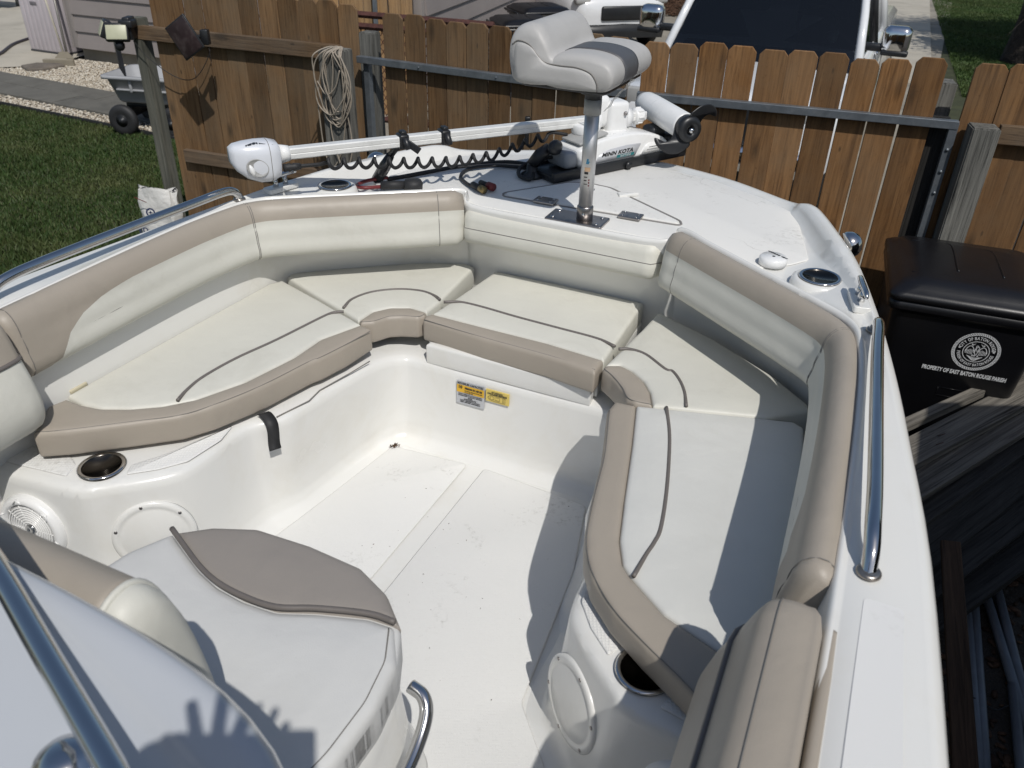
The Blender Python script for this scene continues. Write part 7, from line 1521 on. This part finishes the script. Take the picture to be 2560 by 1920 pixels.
# ------------------------------------------------------------------ the photographer, standing behind the phone (only the shadow is in the picture)
person = thing('person', 'person in dark shirt and shorts standing at the console, holding up a phone', 'person', BF(0.62, -0.40, FZ))
PJ = {'pel': ((0.62, -0.42, -0.66), 0.15), 'sp': ((0.63, -0.41, -0.48), 0.13), 'ch': ((0.65, -0.38, -0.27), 0.15), 'nk': ((0.66, -0.35, -0.10), 0.055), 'hd': ((0.665, -0.33, 0.0), 0.085), 'ht': ((0.67, -0.33, 0.09), 0.085),
      'ls': ((0.49, -0.44, -0.17), 0.065), 'le': ((0.47, -0.26, -0.33), 0.045), 'lw': ((0.690, -0.115, -0.125), 0.026), 'lp': ((0.700, -0.075, -0.055), 0.026),
      'rs': ((0.81, -0.33, -0.17), 0.065), 're': ((0.92, -0.24, -0.36), 0.045), 'rw': ((0.835, -0.135, -0.085), 0.026), 'rp': ((0.785, -0.080, -0.030), 0.024),
      'lh': ((0.54, -0.46, -0.74), 0.10), 'lk': ((0.53, -0.40, -1.10), 0.062), 'la': ((0.53, -0.46, -1.44), 0.042), 'lt': ((0.53, -0.30, -1.47), 0.032),
      'rh': ((0.70, -0.40, -0.74), 0.10), 'rk': ((0.71, -0.34, -1.10), 0.062), 'ra': ((0.70, -0.40, -1.44), 0.042), 'rt': ((0.72, -0.24, -1.47), 0.032)}
PE = [('pel', 'sp'), ('sp', 'ch'), ('ch', 'nk'), ('nk', 'hd'), ('hd', 'ht'), ('ch', 'ls'), ('ls', 'le'), ('le', 'lw'), ('lw', 'lp'), ('ch', 'rs'), ('rs', 're'), ('re', 'rw'), ('rw', 'rp'),
      ('pel', 'lh'), ('lh', 'lk'), ('lk', 'la'), ('la', 'lt'), ('pel', 'rh'), ('rh', 'rk'), ('rk', 'ra'), ('ra', 'rt')]
lpv = Vector(PJ['rp'][0])
for i, (du, dv, dz, n_) in enumerate(((-0.034, 0.022, 0.050, 0.080), (-0.018, 0.034, 0.056, 0.088), (0.000, 0.040, 0.054, 0.084), (0.018, 0.040, 0.046, 0.070), (-0.045, -0.010, 0.015, 0.055))):   # left hand, fingers spread beside the phone
    d = Vector((du, dv, dz)).normalized(); r_ = 0.0072 if i < 4 else 0.0085
    PJ['f%d0' % i] = (tuple(lpv + d * 0.028), r_ + 0.002); PJ['f%d1' % i] = (tuple(lpv + d * (0.028 + n_ * 0.42)), r_); PJ['f%d2' % i] = (tuple(lpv + d * (0.028 + n_ * 0.84) + Vector((0, 0.004, -0.006))), r_ * 0.85)
    PE += [('rp', 'f%d0' % i), ('f%d0' % i, 'f%d1' % i), ('f%d1' % i, 'f%d2' % i)]
rpv = Vector(PJ['lp'][0])
for i in range(5):                            # right hand closed round the edge of the phone
    z_ = 0.045 - 0.020 * i if i < 4 else -0.01; a_ = Vector((0.012, 0.0, z_)); b_ = Vector((0.030, 0.028, z_)) if i < 4 else Vector((0.035, 0.0, 0.03))
    PJ['g%d0' % i] = (tuple(rpv + a_), 0.0095); PJ['g%d1' % i] = (tuple(rpv + (a_ + b_) / 2 + Vector((0.006, 0, 0))), 0.009); PJ['g%d2' % i] = (tuple(rpv + b_), 0.008)
    PE += [('lp', 'g%d0' % i), ('g%d0' % i, 'g%d1' % i), ('g%d1' % i, 'g%d2' % i)]
ky = list(PJ); me = bpy.data.meshes.new('body'); og = Vector(person.location)
me.from_pydata([tuple(BF(*PJ[k][0]) - og) for k in ky], [(ky.index(a), ky.index(b)) for a, b in PE], [])
tmpo = bpy.data.objects.new('tmp_body', me); COL.objects.link(tmpo); tmpo.modifiers.new('Skin', 'SKIN')
for i, k in enumerate(ky): r_ = PJ[k][1]; me.skin_vertices[0].data[i].radius = (r_, r_); me.skin_vertices[0].data[i].use_root = (k == 'pel')
sd_ = tmpo.modifiers.new('Sub', 'SUBSURF'); sd_.levels = 2; sd_.render_levels = 2
bpy.context.view_layer.update(); dg = bpy.context.evaluated_depsgraph_get(); bm_ = bpy.data.meshes.new_from_object(tmpo.evaluated_get(dg)); bpy.data.objects.remove(tmpo)
bo = bpy.data.objects.new('body', bm_); COL.objects.link(bo); bo.parent = person; ORG[bo.name] = og
bm_.materials.clear()
for m_ in (plain('skin', (0.42, 0.25, 0.17), 0.5, var=0.06), plain('navy_shirt', (0.03, 0.035, 0.05), 0.9), plain('khaki_shorts', (0.20, 0.16, 0.11), 0.9), plain('brown_shoes', (0.06, 0.04, 0.03), 0.7)): bm_.materials.append(m_)
for p in bm_.polygons:
    p.use_smooth = True; c_ = p.center + og; z = c_.z - CAMH; el_ = min((c_ - BF(*PJ['le'][0])).length, (c_ - BF(*PJ['re'][0])).length)
    fore = min((c_ - BF(*PJ[k][0])).length for k in ('lw', 'rw', 'lp', 'rp')) < 0.20
    p.material_index = 3 if z < -1.42 else 0 if z < -1.05 else 2 if z < -0.62 else 0 if (fore or z > -0.12 or el_ < 0.05) else 1
hz = BF(0.67, -0.33, 0.085)
mk('hair', *lathe([(0.100, -0.045), (0.108, 0.0), (0.104, 0.035), (0.085, 0.070), (0.05, 0.09), (0, 0.098)], hz + Vector((0, -0.012, 0.02)), (0.05, -0.15, 1), 20), plain('dark_hair', (0.03, 0.02, 0.015), 0.8), person)
fw_ = Vector((BW[0], BW[1], 0))
for dx_, dz_, r_ in ((-0.032, 0.0, 0.011), (0.032, 0.0, 0.011)):
    mk('eye', *lathe([(r_, 0), (r_ * 0.7, 0.006), (0, 0.008)], hz + fw_ * 0.083 + Vector((BS[0], BS[1], 0)) * dx_ + Vector((0, 0, -0.035)), fw_, 10), MA['dark'], person)
mk('nose', *tube([hz + fw_ * 0.086 + Vector((0, 0, -0.03)), hz + fw_ * 0.108 + Vector((0, 0, -0.068))], [0.007, 0.014], 8), bpy.data.materials['skin'], person)
mk('mouth', *tube([hz + fw_ * 0.084 + Vector((BS[0], BS[1], 0)) * a + Vector((0, 0, -0.098)) for a in (-0.024, 0, 0.024)], 0.005, 6), MA['red'], person)
# the phone: its lens is where the picture is taken from
vw = Vector((RC[0][2], RC[1][2], RC[2][2])); vr = Vector((RC[0][0], RC[1][0], RC[2][0])); vu = -Vector((RC[0][1], RC[1][1], RC[2][1]))
pcn = Vector((0, 0, CAMH)) - vw * 0.012 - vr * 0.052 - vu * 0.037
ph_ = thing('phone', 'dark smartphone held up in landscape by the person at the console', 'phone', pcn)
V, Fc = box((0, 0, 0), (0.140, 0.068, 0.009), 0.004); mk('phone_body', mx(V, frame(pcn, vr, vu)), Fc, MA['black'], ph_)
V, Fc = box((0, 0, 0.0050), (0.133, 0.062, 0.001), 0.0); mk('screen', mx(V, frame(pcn, vr, vu)), Fc, MA['dark'], ph_)
